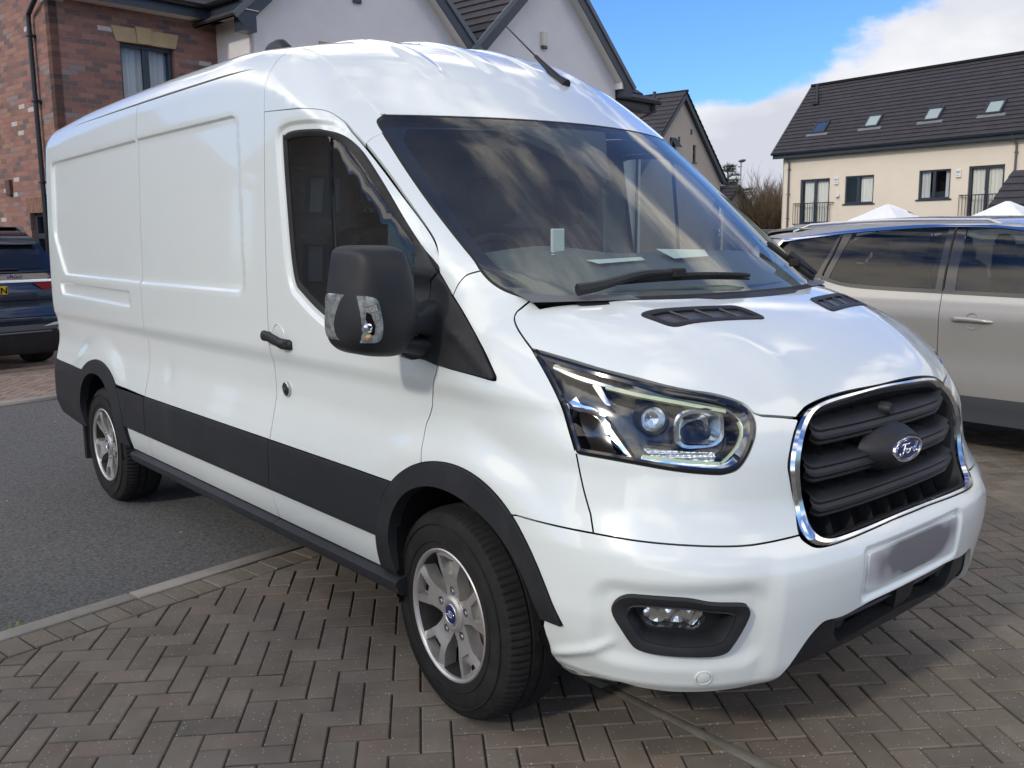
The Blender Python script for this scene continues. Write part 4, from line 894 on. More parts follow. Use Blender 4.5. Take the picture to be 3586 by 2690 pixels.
def panel(name, fam, loops, mat_, parent, step=.03, gap=.0025, off=0.0, thick=.016, both=False, lines=(), dents=None, lbl=None, backs=False):
    loops = [inset(l, gap if i == 0 else -gap) for i, l in enumerate(loops)]
    q, tris, bl = tri_region(loops, step, lines=lines)
    P, G = lift(fam, q, off)
    Nn = G.copy()
    if dents is not None:
        t1 = np.cross(G, [0, 0, 1.0]); bad = np.linalg.norm(t1, axis=1) < .2; t1[bad] = np.cross(G[bad], [0, 1.0, 0]); t1 /= np.linalg.norm(t1, axis=1, keepdims=True); t2 = np.cross(G, t1); h = .002
        for t_ in (t1, t2): Nn = Nn-t_*((dents(P+t_*h)-dents(P-t_*h))/(2*h))[:, None]
        Nn /= np.linalg.norm(Nn, axis=1, keepdims=True); P = P+G*dents(P)[:, None]
    V = list(P); Fs = []; NN = list(Nn)
    for t in tris:
        n_ = np.cross(P[t[1]]-P[t[0]], P[t[2]]-P[t[0]])
        Fs.append(t if n_@G[t[0]] > 0 else t[::-1])
    if thick:
        for l in bl:
            m = len(l); n0 = len(V); V += [P[i] for i in l]+[P[i]-G[i]*thick for i in l]; cw_ = area(q[l]) < 0
            for k in range(m):
                f = (n0+k, n0+(k+1) % m, n0+m+(k+1) % m, n0+m+k); Fs.append(f if cw_ else f[::-1])
            e_ = [np.cross(P[l[(k+1) % m]]-P[l[k-1]], G[l[k]]) for k in range(m)]
            f0 = Fs[-1]; fn_ = np.cross(V[f0[1]]-V[f0[0]], V[f0[2]]-V[f0[0]]); sg = 1 if fn_@e_[m-1] > 0 else -1
            e_ = [sg*x/(np.linalg.norm(x)+1e-12) for x in e_]; NN += e_+e_
    V = np.array(V); NN = np.array(NN); r = []
    pars = parent if isinstance(parent, (list, tuple)) else (parent, parent)
    o = obj(name, V, Fs, mat_, pars[0], normals=NN); r.append(o)
    if both:
        mir = np.array([1, -1, 1]); o2 = obj(name, V*mir, [f[::-1] for f in Fs], mat_, pars[1], normals=NN*mir); r.append(o2)
    return r if both else o
def ringloft(name, fam, A, B, rows, mats, parent, n=120, both=False, caps=False):
    """band between closed loops A (t=0) and B (t=1); rows = [(t, offset)]"""
    if area(A) < 0: A = A[::-1]
    a = even(A, n)
    if isinstance(B, float): b = inset(a, B)
    else:
        if area(B) < 0: B = B[::-1]
        b = even(B, n); k = np.argmin(((b-a[0])**2).sum(1)); b = np.roll(b, -k, 0)
    m = MB(); LL = []
    for t, off in rows:
        P, G = lift(fam, a*(1-t)+b*t, off); LL.append(P)
    m.loft(LL, cap1=caps); fs = m.f
    nn = np.cross(LL[0][1]-LL[0][0], LL[1][0]-LL[0][0]); _, G = lift(fam, a[:1])
    if nn@G[0] < 0: fs = [f[::-1] for f in fs]
    pars = parent if isinstance(parent, (list, tuple)) else (parent, parent)
    o = obj(name, m.v, fs, mats, pars[0])
    if both: obj(name, np.array(m.v)*np.array([1, -1, 1]), [f[::-1] for f in fs], mats, pars[1])
    return o
def strip(name, fam, line, w, mat_, parent, off=0.0, both=False, thick=.006, tail=None, step=.02):
    """ribbon of width w along an open line"""
    l = resample(line, .02, False); t = np.gradient(l, axis=0); t /= np.linalg.norm(t, axis=1, keepdims=True)
    nrm = np.stack([-t[:, 1], t[:, 0]], -1); ww = np.linspace(w, tail if tail is not None else w, len(l))[:, None]/2
    return panel(name, fam, [np.vstack([l+nrm*ww, (l-nrm*ww)[::-1]])], mat_, parent, step=step, gap=0, off=off, thick=thick, both=both)
def sym(half):
    """right half (first coordinate positive, from centre to centre) closed with its mirror image"""
    h = np.asarray(half); m = h[::-1]*np.array([-1, 1]); return chain(h, m)
def mirror_mesh(o, parent):
    vs = [(v.co.x, -v.co.y, v.co.z) for v in o.data.vertices]; fs = [tuple(p.vertices)[::-1] for p in o.data.polygons]
    mi = [p.material_index for p in o.data.polygons]
    c = obj(o.name.split('.')[0], vs, fs, list(o.data.materials), parent, mi=mi); return c
K = {k: np.array(v) for k, v in K.items()}
# ------------------------------------------------------------------ white van
VAN = thing('white_van', 'white panel van with black side mouldings and a cracked mirror lamp', 'van', (0, 0, 0))
SEAM, MID, REAR = -1.185, -2.64, -4.33
ZG, ZT, ZB, ZS = 2.247, .745, .533, .405
ARC = [(.505*math.cos(t), .335+.53*math.sin(t)) for t in np.linspace(math.pi*.995, 0, 40)]
def arc(cx, x_from, x_to, rad=None):
    """piece of the wheel-arch moulding's outer edge between two x, left to right"""
    o = spline(K['ring_out'], 5); o = o[(o[:, 0] >= x_from-1e-6) & (o[:, 0] <= x_to+1e-6)] if cx == 0 else o
    return o
def relax(l, n=60):
    l = even_open(l, 70)
    for _ in range(n): l[1:-1] = l[1:-1]*.5+.25*(l[:-2]+l[2:])
    return l
def even_open(l, n):
    l = np.asarray(l, float); s_ = np.r_[0, np.cumsum(np.linalg.norm(np.diff(l, axis=0), axis=1))]; t = np.linspace(0, s_[-1], n); return np.stack([np.interp(t, s_, l[:, k]) for k in (0, 1)], -1)
RO = relax(spline(K['ring_out'], 5)); RI = relax(spline(K['ring_in'], 5))
# rear arch: same moulding, mirrored fore and aft about its hub where the front one runs into the bumper
q_ = RO[RO[:, 0] < .07]; RRO = np.vstack([q_, (q_*np.array([-1, 1])+np.array([.13, 0]))[::-1]])+np.array([WBX-.03, 0])
q_ = RI[RI[:, 0] < .03]; RRI = np.vstack([q_, (q_*np.array([-1, 1])+np.array([.05, 0]))[::-1]])+np.array([WBX-.03, 0])
def cut(o, z, right):
    """trim an arch loop at height z; returns only points above"""
    return o[o[:, 1] >= z-1e-6]
def at_z(o, z, first=True):
    for i in (range(len(o)-1) if first else range(len(o)-2, -1, -1)):
        if (o[i, 1]-z)*(o[i+1, 1]-z) <= 0 and o[i, 1] != o[i+1, 1]:
            t = (z-o[i, 1])/(o[i+1, 1]-o[i, 1]); return o[i]+(o[i+1]-o[i])*t
    return o[0 if first else -1]
def dent(P):
    x, y, z = P[:, 0], P[:, 1], P[:, 2]
    return -.004*np.exp(-(((x+2.35)/.05)**2+((z-.9)/.06)**2))*(y < 0)
# --- sides
def sdf(loop):
    A_ = np.asarray(loop); B_ = np.roll(A_, -1, 0); E_ = B_-A_; l2 = (E_**2).sum(1)+1e-15
    def f(q):
        d = np.empty(len(q))
        for a in range(0, len(q), 1500):
            g = q[a:a+1500, None, :]-A_[None]; t = np.clip((g*E_[None]).sum(-1)/l2, 0, 1); d[a:a+1500] = np.sqrt(((g-t[..., None]*E_[None])**2).sum(-1).min(1))
        return np.where(inside([loop], q), -d, d)
    return f
def pressed(loops, depth, w=.007):
    """recessed fields: (dents function, guide lines for the mesh)"""
    fs = [sdf(l) for l in loops]; lines = [resample(np.vstack([x, x[:1]]), .03, False) for l in loops for x in (inset(l, -w), inset(l, -w*.5), l, inset(l, w*.5), inset(l, w))]
    return (lambda P: sum(-depth*sstep(w, -w, f(P[:, [0, 2]])) for f in fs)), lines
def within(lines, x0, x1): return [l[(l[:, 0] > x0) & (l[:, 0] < x1)] for l in lines]
def roundp(l, r=.05, n=5):
    o = []; m_ = len(l)
    for i in range(m_):
        p = np.array(l[i], float); a = np.array(l[i-1])-p; b = np.array(l[(i+1) % m_])-p; a /= np.linalg.norm(a); b /= np.linalg.norm(b)
        for k in range(n+1): t = k/n; o.append((1-t)**2*(p+a*r)+2*t*(1-t)*p+t*t*(p+b*r))
    return np.array(o)
PR_ = roundp([(-4.20, 2.052), (-2.45, 2.072), (-2.45, 1.345), (-4.00, 1.358), (-4.19, 1.60)], .05)
PL_ = roundp([(-2.80, 2.072), (-1.445, 2.072), (-1.40, 1.345), (-2.80, 1.345)], .06)
SL_ = roundp([(-4.11, 1.302), (-2.83, 1.290), (-2.83, 1.212), (-4.08, 1.232)], .008, 2)
dR, lR = pressed([PR_, SL_], .013); dL, lL = pressed([PL_], .013)
def brk(ls):
    o = []
    for l in ls:
        if len(l) < 2: continue
        k = np.where(np.hypot(*np.diff(l, axis=0).T) > .05)[0]; a = 0
        for i in list(k)+[len(l)-1]: 
            if i+1-a >= 2: o.append(l[a:i+1])
            a = i+1
    return o
lR = brk(within(lR, REAR, MID-.012)); lL = brk(within(lL, MID+.012, SEAM))
rt_ = RRO[RRO[:, 1] >= ZT]
side_q = chain([(REAR, ZG), (MID, ZG)], [(MID, ZT)], rt_[::-1], [(REAR, ZT+.05)])
panel('rear_side_panel', 'side', [side_q], M_white, VAN, step=.026, both=True, dents=dR, lines=lR)
panel('load_side_panel', 'side', [[(MID, ZG), (SEAM, ZG), (SEAM, ZT), (MID, ZT)]], M_white, VAN, step=.026, both=True, dents=lambda P: dent(P)+dL(P), lines=lL)
DT = spline(K['door_top'][1:], 5); DT = np.vstack([[(SEAM, 2.060)], DT])
DS = spline(K['door_seam_xz'], 5)
WIN = spline(K['window'], 4, closed=True)
fr = RO[(RO[:, 1] >= ZT) & (RO[:, 0] <= DS[-1, 0]+.01)]
p_tr = at_z(RO, ZT)
SB = K['sail_rear'][-2:]  # lower edge of the mirror sail
door_loop = chain([(SEAM, ZT), (SEAM, 2.060)], DT, K['sail_split'], DS, fr[::-1], [p_tr])
wsd = sdf(WIN); doors = panel('front_door', 'side', [door_loop, inset(WIN, -.006)], M_white, VAN, step=.024, both=True, dents=lambda P: -.012*sstep(.044, .024, wsd(P[:, [0, 2]]))*sstep(1.19, 1.25, P[:, 2]), lines=[l for x in (.044, .039, .034, .029, .024) for l in brk([[p for p in resample(np.vstack([q_, q_[:1]]), .03, False)] and (lambda r_: r_[inside([inset(door_loop, .012)], r_)])(resample(np.vstack([q_, q_[:1]]), .02, False)) for q_ in (inset(WIN, -x),)])])
for o, sgn in zip(doors, (1, -1)): pass
def to_both(fn):
    """build on the visible side, then the mirrored twin on the other door"""
    o = fn(doors[0]); mirror_mesh(o, doors[1])
W2 = inset(WIN, .016)
ringloft('window_seal', 'side', inset(WIN, -.007), .023, [(0, -.024), (0, -.012), (.3, -.009), (.6, -.011), (1, -.018), (1, -.03)], M_rubber, (doors[0], doors[1]), both=True, n=160)
panel('window_glass', 'side', [inset(WIN, .012)], M_tint, (doors[0], doors[1]), gap=0, off=-.022, thick=0, both=True, step=.06)
strip('window_divider', 'side', [(-.705, 1.935), (-.650, 1.26)], .018, M_gloss, (doors[0], doors[1]), off=-.016, both=True)
# --- pillars, corner caps, roof
WSE = spline(K['ws_edge'], 5)
P_ws, _ = lift('front', K['ws_edge']); WSC = spline(to_param('cyl', P_ws), 5)
DTC = lift('side', DT)[0]; DTc = to_param('cyl', DTC)
pt = K['pillar_top_seam']; pl = K['pillar_low_seam']
iw0 = np.argmin(((WSC-pt[0])**2).sum(1)); iw1 = np.argmin(((WSC-pl[0])**2).sum(1))
id0 = np.argmin(((DTc-pt[-1])**2).sum(1)); sf = K['sail_front']
pillar = chain(WSC[iw0:iw1+1], spline(pl, 4), sf[1:2], sf[0:1], DTc[id0:][::-1], pt[::-1])
panel('windscreen_pillar', 'cyl', [pillar], M_white, VAN, both=True, step=.024)
CREASE = spline([(-.614, -.775), (-.75, -.775), (-.878, -.775), (-1.012, -.772), (SEAM, -.765)], 6)
Pc = lift('top', CREASE)[0]; cd = to_param('diag', Pc)
Ppt = lift('cyl', pt)[0]; Pw0 = lift('front', WSE[:iw0+1])[0]
cap_d = chain(to_param('diag', DTC[:id0+1]), to_param('diag', Ppt[::-1]), to_param('diag', Pw0[::-1]), cd, )
gd = to_param('diag', lift('side', [(SEAM, 2.060), (SEAM, 2.15), (SEAM, ZG-.01)])[0])
cap_d = chain(cap_d, [(SEAM, cd[-1][1])], gd[::-1])
panel('roof_corner_cap', 'diag', [cap_d], M_white, VAN, both=True, step=.024, gap=.0)
strip('roof_bead', 'diag', cd, .016, M_white, VAN, off=.005, both=True, thick=.008)
TE = [(-.614+(.614-.395)*(1-(y/.775)**2)-.004, y) for y in np.linspace(-.775, .775, 25)]
front_cap = chain(TE, (CREASE*np.array([1, -1])), CREASE[::-1])
panel('roof_front', 'top', [front_cap], M_white, VAN, gap=.0, step=.028)
YR = .80
panel('roof_panel', 'top', [[(REAR-.0, -YR), (SEAM, -YR), (SEAM, YR), (REAR-.0, YR)]], M_white, VAN, gap=.0015, step=.032)
g0 = to_param('diag', lift('side', [(-2, ZG+.004)])[0])[0, 1]; g1 = to_param('diag', lift('top', [(-2, -YR)])[0])[0, 1]
panel('roof_side_rail', 'diag', [[(REAR, g0), (SEAM, g0), (SEAM, g1), (REAR, g1)]], M_white, VAN, both=True, gap=.004, step=.03)
m = MB(); m.box(REAR-.055, REAR-.0, -.90, .90, .50, 2.26, .03); rear_doors = m.build('rear_doors', M_white, VAN)
for y in (-.915, .915):
    m = MB(); m.box(REAR-.05, REAR-.005, y-.035, y+.035, .86, 1.30, .012); m.build('tail_lamp', mat('tail_lamp_red', (.25, .01, .01), rough=.15, coat=1), VAN)
    for z in (1.62, 1.95, .95): 
        m = MB(); m.box(REAR-.045, REAR+.0, y*1.0-.02, y*1.0+.02, z, z+.14, .012); m.build('door_hinge', M_white, rear_doors)
# --- fender and nose
hs = spline(K['hood_seam'], 5); HL = spline(K['headlight'][np.r_[25, 1:24]][:], 1, closed=True)
hl = K['headlight']; HL = chain(spline(hl[[25, 1, 2, 3, 4, 5, 6, 7, 8, 9, 10, 11, 12, 13, 14, 15, 16, 17, 18, 19]], 4), spline(hl[[19, 20, 21, 22, 23, 25]], 3))
bs = spline(K['bump_seam'], 4); nl = spline(K['nose_line'], 3)
rof = lift('side', RO)[0]; roc = to_param('cyl', rof)
ds_c = to_param('cyl', lift('side', DS)[0])
i0 = np.argmin(np.abs(RO[:, 0]-DS[-1, 0])+(RO[:, 1] < .7)*9); i1 = np.argmin(np.abs(roc[:, 0]-bs[0, 0])+np.abs(roc[:, 1]-bs[0, 1]))
ib = np.argmin(((bs-nl[0])**2).sum(1)+(bs[:, 1]*0)); ib = np.argmin(np.abs(bs[:, 0]-nl[0, 0]))
hl_rear = spline(hl[[19, 20, 21, 22, 23, 25]], 3)
fender = chain(ds_c, roc[i0:i1+1], bs[:ib+1], nl, hl_rear, hs, WSC[iw1:][::-1], spline(pl, 4), sf[1:2], spline(sf[1:], 3))
panel('front_wing', 'cyl', [fender], M_white, VAN, both=True, step=.022)
# hood
hf = K['hood_front']; hsx = spline(K['hood_seam_xy'], 5)
rear_e = np.array([(.455-.372*y*y+.010*(abs(y) < .7), y) for y in np.linspace(-.78, 0, 12)])
hf_s = chain(spline(hf[:10], 4), spline(hf[10:12], 3), spline(hf[11:], 4)); hf_s = hf_s[hf_s[:, 1] <= -.001]; hf_s = np.vstack([hf_s, [(.917, 0)]])
half_h = chain(rear_e[::-1], hsx[::-1], hf_s)   # centre rear -> centre front, right side
hood_loop = chain(half_h, (half_h*np.array([1, -1]))[::-1])
VT = np.array([(.45, -.586), (.563, -.554), (.634, -.186), (.533, -.206)])
def rounded(l, r=.02, n=4):
    o = []; m_ = len(l)
    for i in range(m_):
        p = np.array(l[i]); a = np.array(l[i-1])-p; b = np.array(l[(i+1) % m_])-p; a /= np.linalg.norm(a); b /= np.linalg.norm(b)
        for k in range(n+1):
            t = k/n; o.append((1-t)**2*(p+a*r)+2*t*(1-t)*p+t*t*(p+b*r))
    return np.array(o)
M_louvre = mat('louvre_plastic', (.050, .053, .058), rough=.32)
VR = rounded(VT, .03); VL = VR*np.array([1, -1])
def hood_form(P):
    x, y = P[:, 0], np.abs(P[:, 1]); 
    return .004*np.exp(-((y-(.34+.22*(.95-x)))/.05)**2)*sstep(.92, .8, x)*sstep(.60, .72, x)
hood = panel('bonnet', 'top', [hood_loop, VR, VL], M_white, VAN, step=.024, dents=hood_form, gap=.003)
for vr, sgn in ((VR, 1), (VL, -1)):
    fr_ = ringloft('bonnet_vent', 'top', inset(vr, -.002), .022, [(0, -.004), (0, .003), (.5, .005), (1, .001), (1, -.025)], M_black, hood, n=80)
    c0, c1, c2, c3 = VT*np.array([1, sgn]); m = MB()
    for k in range(1, 9):
        t = k/9; a = c0+(c1-c0)*t; b = c3+(c2-c3)*t; a, b = a+(b-a)*.03, b+(a-b)*.03
        L_ = [a+(b-a)*s for s in np.linspace(0, 1, 9)]; P, G = lift('top', L_, -.004)
        dx = np.array([.009, 0, 0]); m.loft([P+dx*.6-np.array([0, 0, .004]), P-dx*.7+np.array([0, 0, .0]), P-dx*.2-np.array([0, 0, .014])], closed=False)
    for t in (.25, .5, .75):
        a = c0+(c3-c0)*t; b = c1+(c2-c1)*t; P, G = lift('top', [a+(b-a)*s for s in np.linspace(.03, .97, 6)], -.001); m.tube(P, .004, 5)
    m.build('louvre', M_louvre, fr_)
    panel('vent_well', 'top', [vr], M_dark, fr_, off=-.03, thick=0, gap=0, step=.1)
# nose panel between headlamp, grille and bumper
co = spline(K['chrome_out'], 3); co = co[co[:, 0] >= -.001]; 
hfc = K['hood_front_c']
hl_low = spline(hl[[6, 7, 8, 9, 10, 11, 12, 13, 14, 15, 16, 17, 18, 19]], 4)
ic = np.argmin(((co-np.array([.455, 1.052]))**2).sum(1)); ie = np.argmin(((co-bs[-1])**2).sum(1))
nose = chain(hl_low, nl[::-1], bs[ib:], co[ic:ie+1][::-1], hfc[[11, 10, 9, 8, 7]])
panel('nose_panel', 'cyl', [nose], M_white, VAN, both=True, step=.022, gap=.0022)
# bumper
bl = K['bump_low']; sp = spline(K['spoil_top'], 4); 
iro = RO[RO[:, 0] > .3]; arch_edge = roc[i1:]
cen_t = [(u, .7225) for u in (.05, 0)]
bump_half = chain(cen_t[::-1], co[ie:][::-1] if False else co[ie:][::-1][co[ie:][::-1][:, 0] > .06], bs[::-1], arch_edge, bl, sp, [(0, .511)])
bump_loop = chain(bump_half, (bump_half*np.array([-1, 1]))[::-1])
FG = spline(K['fog'], 4, closed=True); FGL = FG*np.array([-1, 1])
def bump_form(P):
    x, y, z = P[:, 0], np.abs(P[:, 1]), P[:, 2]; u = 1.6*np.arctan2(y, x-AXN)
    r = np.zeros(len(P))
    r += -.012*sstep(.012, -.010, rbox(u, z, 0, .60, .285, .075, .02))                  # plate recess
    r += .014*sstep(.635, .575, u)*sstep(.745, .62, z)*sstep(.30, .40, z)               # squared-off centre section
    r += -.014*sstep(.03, -.02, rbox(u, z, .845, .535, .205, .105, .05))                 # dished round the fog lamp
    r += -.02*sstep(.36, .31, z)
    r += .010*np.exp(-((z-(.475-.55*(u-1.0)*(u > 1.0)))/.018)**2)*sstep(.99, 1.04, u)*sstep(1.22, 1.12, u)
    return r
pr_l = [resample(np.vstack([x, x[:1]]), .03, False) for d_ in (-.012, -.006, 0, .005, .010) for x in (roundp([(-.285+d_, .525+d_), (.285-d_, .525+d_), (.285-d_, .675-d_), (-.285+d_, .675-d_)], .02, 3),)]
bumper = panel('front_bumper', 'cyl', [bump_loop, FG, FGL], M_white, VAN, step=.012, lines=pr_l, dents=bump_form, gap=.0025)
# torn lower corner of the bumper
P, G = lift('cyl', spline([(1.150, .326), (1.11, .318), (1.06, .327), (1.0, .331)], 4), -.012)
m = MB(); m.loft([P, P-G*.03+np.array([0, 0, -.018]), P-G*.07+np.array([0, 0, -.012])], closed=False); m.build('torn_edge', M_white, bumper)
for s in (1, -1):
    F_, FI = FG*np.array([s, 1]), spline(K['fog_in'], 4, closed=True)*np.array([s, 1])
    fs_ = ringloft('fog_lamp_surround', 'cyl', inset(F_, -.001), FI, [(0, -.025), (0, -.001), (.06, .004), (.45, .002), (.75, -.004), (.85, -.001), (1, -.02), (1, -.055)], M_black, VAN, n=140)
    panel('fog_lamp_well', 'cyl', [FI], M_black, fs_, off=-.055, gap=0, thick=0, step=.06)
    FL = spline(K['fog_lamp'], 4, closed=True)*np.array([s, 1])
    panel('lamp_reflector', 'cyl', [FL], M_silver, fs_, off=-.047, gap=0, thick=0, step=.02, dents=lambda P: .008*np.sin(P[:, 1]*170)*np.cos(P[:, 2]*90))
    panel('lamp_lens', 'cyl', [inset(FL, -.002)], M_lens, fs_, off=-.024, gap=0, thick=.03, step=.04)
    c = K['sensor'] if False else np.array([.776*s, .383])
    for c in ((.776*s, .383), (.304*s, .449)):
        blk = abs(c[0]) < .5
        P, G = lift('cyl', [c], (-.030 if blk else 0.0)); P = P+G*(0 if blk else bump_form(P)[0]); zz = Vector(G[0]); q = zz.to_track_quat('Y', 'Z').to_matrix().to_4x4(); q.translation = Vector(P[0]); m = MB(); m.T = q
        m.lathe([(.0, .026), (.003, .025), (.004, .021), (.001, .0195), (.0, .0195)], n=28); m.m = 1; m.lathe([(-.003, .019), (.003, .0185), (.0045, .015), (.0045, 0)], n=28)
        m.build('parking_sensor', [M_black if blk else M_white, M_black if blk else M_white], bumper)
# lower spoiler
sl = spline(K['spoil_low'], 4); sh_ = K['spoil_hole']; SH = np.array([(0, .507), (.108, .507), (.233, .505), (.355, .488), (.350, .43), (.326, .398), (.287, .392), (.192, .408), (.1, .415), (0, .418)])
sp_half = chain(sp[::-1][:1]*np.array([0, 1])+np.array([0, 0]), sp[::-1], sl, [(0, .362)])
hole = chain(SH, (SH*np.array([-1, 1]))[::-1]); sp_loop = chain(sp_half, (sp_half*np.array([-1, 1]))[::-1])
def sp_form(P):
    z = P[:, 2]; return -.014*sstep(.40, .36, z)-.004
spo = panel('lower_spoiler', 'cyl', [sp_loop, hole], M_black, VAN, step=.022, dents=sp_form, off=-.002, thick=.05)
panel('air_intake', 'cyl', [inset(hole, -.02)], M_dark, spo, off=-.07, thick=0, step=.08, gap=0)
for z in (.455,):
    P, G = lift('cyl', [(u, z) for u in np.linspace(-.35, .35, 30)], -.03); m = MB(); m.tube(P, .008, 6); m.build('intake_bar', M_black, spo)
for u in np.arange(-.32, .33, .08):
    P, G = lift('cyl', [(u, .41), (u, .50)], -.045); m = MB(); m.loft([P, P-G*.03], closed=False); m.build('intake_rib', M_black, spo)
panel('tow_cover', 'cyl', [rounded([(.03, .50), (-.09, .50), (-.075, .43), (.02, .41)], .01)], M_black, spo, off=-.012, gap=0, thick=.03)
# chin and underside
P0, G0 = lift('cyl', np.vstack([sl[::-1][::1], K['bump_low'][::-1]]), -.022); lo = P0.copy(); lo[:, 0] -= .25; lo[:, 1] *= .85; lo[:, 2] = .27
allr = np.vstack([P0[::-1], (P0*np.array([1, -1, 1]))]); alll = np.vstack([lo[::-1], lo*np.array([1, -1, 1])])
m = MB(); m.loft([allr, alll], closed=False); m.build('undertray', M_dark, VAN)
# number plate, with its characters smudged away as in the photograph
mp_ = mat('number_plate_white', (.70, .70, .70), rough=.4)
t_ = mp_.node_tree; tc_ = t_.nodes.new('ShaderNodeTexCoord'); no_ = t_.nodes.new('ShaderNodeTexNoise'); no_.inputs['Scale'].default_value = 9; no_.inputs['Detail'].default_value = 1
gr_ = t_.nodes.new('ShaderNodeTexGradient'); gr_.gradient_type = 'SPHERICAL'; mpn = t_.nodes.new('ShaderNodeMapping'); mpn.inputs['Location'].default_value = (0, 0, -.612*11.5); mpn.inputs['Scale'].default_value = (0, 3.1, 11.5)
t_.links.new(tc_.outputs['Object'], mpn.inputs[0]); t_.links.new(mpn.outputs[0], gr_.inputs[0]); t_.links.new(tc_.outputs['Object'], no_.inputs[0])
mu_ = t_.nodes.new('ShaderNodeMath'); mu_.operation = 'MULTIPLY'; t_.links.new(gr_.outputs[1], mu_.inputs[0]); t_.links.new(no_.outputs[0], mu_.inputs[1])
mr_ = t_.nodes.new('ShaderNodeMapRange'); mr_.inputs[1].default_value = .0; mr_.inputs[2].default_value = .16; t_.links.new(mu_.outputs[0], mr_.inputs[0])
mm_ = t_.nodes.new('ShaderNodeMix'); mm_.data_type = 'RGBA'; mm_.inputs[6].default_value = (.62, .62, .63, 1); mm_.inputs[7].default_value = (.17, .17, .18, 1); t_.links.new(mr_.outputs[0], mm_.inputs[0]); t_.links.new(mm_.outputs[2], t_.nodes['Principled BSDF'].inputs['Base Color'])
panel('number_plate', 'cyl', [rounded([(-.262, .550), (.262, .550), (.262, .662), (-.262, .662)], .008)], mp_, bumper, off=.0085, gap=0, thick=.01, step=.05)
# --- grille
CO = chain(co, (co*np.array([-1, 1]))[::-1]); ci = spline(K['chrome_in'], 3); ci = ci[ci[:, 0] > .01]; ci = chain([(0, 1.088)], ci, [(0, .735)]); CI = chain(ci, (ci*np.array([-1, 1]))[::-1])
CO2 = chain([(0, 1.1)], co[co[:, 0] > .01], [(0, .7225)]); CO = chain(CO2, (CO2*np.array([-1, 1]))[::-1])
def soften(l, n=14):
    l = even(l, 200)
    for _ in range(n): l = l*.5+.25*(np.roll(l, 1, 0)+np.roll(l, -1, 0))
    return l
CO = soften(CO); CI = soften(CI)
GR = ringloft('grille', 'cyl', CO, CI, [(0, -.03), (.0, .003), (.25, .010), (.7, .010), (1, .0), (1, -.02)], M_chromed, VAN, n=200)
ringloft('grille_shroud', 'cyl', inset(CI, -.004), .016, [(0, -.004), (.6, -.015), (1, -.10)], M_black, GR, n=160)
panel('grille_back', 'cyl', [CI], M_dark, GR, off=-.10, thick=0, gap=0, step=.1)
for z0, hw in ((1.000, .405), (.900, .440), (.800, .425)):
    us = np.linspace(-hw, hw, 41); e = np.clip((np.abs(us)-hw+.05)/.05, 0, 1); zz = z0+.022*e**2
    prof = [(-.095, .040), (-.040, .029), (-.016, .020), (-.010, .014), (-.014, .006), (-.012, .002), (-.005, -.004), (-.004, -.012), (-.012, -.018), (-.016, -.020), (-.010, -.026), (-.014, -.031), (-.04, -.026), (-.095, .000)]
    LL = []
    for o_, dz in prof:
        P, G = lift('cyl', np.stack([us, np.full(41, z0)], -1)); G[:, 2] = 0; LL.append(P+G*(o_-.012)+np.stack([0*us, 0*us, zz-z0+dz], -1))
    m = MB(); m.loft(LL, closed=False); m.build('slat', M_black, GR)
for u in np.arange(-.42, .43, .105):
    P, G = lift('cyl', [(u, z_) for z_ in (.742, .80, .86, .92, .98, 1.03, 1.078)], -.055); m = MB(); m.loft([P, P-G*.04], closed=False); m.build('grille_fin', M_black, GR)
P, G = lift('cyl', [(0, 1.045)], -.03); m = MB(); m.tube([P[0], P[0]+np.array([.022, 0, .0]), P[0]+np.array([.034, 0, 0])], [.022, .021, .015], 18); m.build('camera_nub', M_black, GR)
# badge: blue oval with script on a raised pod
bx, bz = 1.012, .918
m = MB(); LL = []
for k, (sy, sz, dx) in enumerate(((.150, .078, -.075), (.140, .070, -.05), (.115, .058, -.02), (.097, .048, -.004), (.092, .044, 0.0))):
    LL.append([(bx+dx, sy*math.cos(t), bz+sz*math.sin(t)) for t in np.linspace(0, 2*math.pi, 48, endpoint=False)])
m.loft(LL, cap1=True); m.build('badge_pod', M_black, GR)
def oval(sy, sz, x, n=48): return [(x, sy*math.cos(t), bz+sz*math.sin(t)) for t in np.linspace(0, 2*math.pi, n, endpoint=False)]
SCRIPT = [  # the word as pen strokes in a unit box
 [(-.62, .30), (-.52, .46), (-.30, .50), (-.02, .46), (.10, .55)], [(-.26, .48), (-.32, .20), (-.42, -.22), (-.55, -.42), (-.68, -.38), (-.66, -.22)], [(-.46, .06), (-.30, .10), (-.14, .08)],
 [(-.06, .02), (-.18, -.04), (-.20, -.24), (-.08, -.30), (.04, -.20), (.04, -.04), (-.06, .02)], [(.04, -.02), (.14, .0)], [(.14, .06), (.12, -.12), (.07, -.30)], [(.12, -.08), (.22, .06), (.30, .04)],
 [(.58, .02), (.46, .06), (.36, -.08), (.38, -.26), (.48, -.28), (.58, -.12)], [(.74, .52), (.66, .20), (.57, -.16), (.60, -.28), (.70, -.24)]]
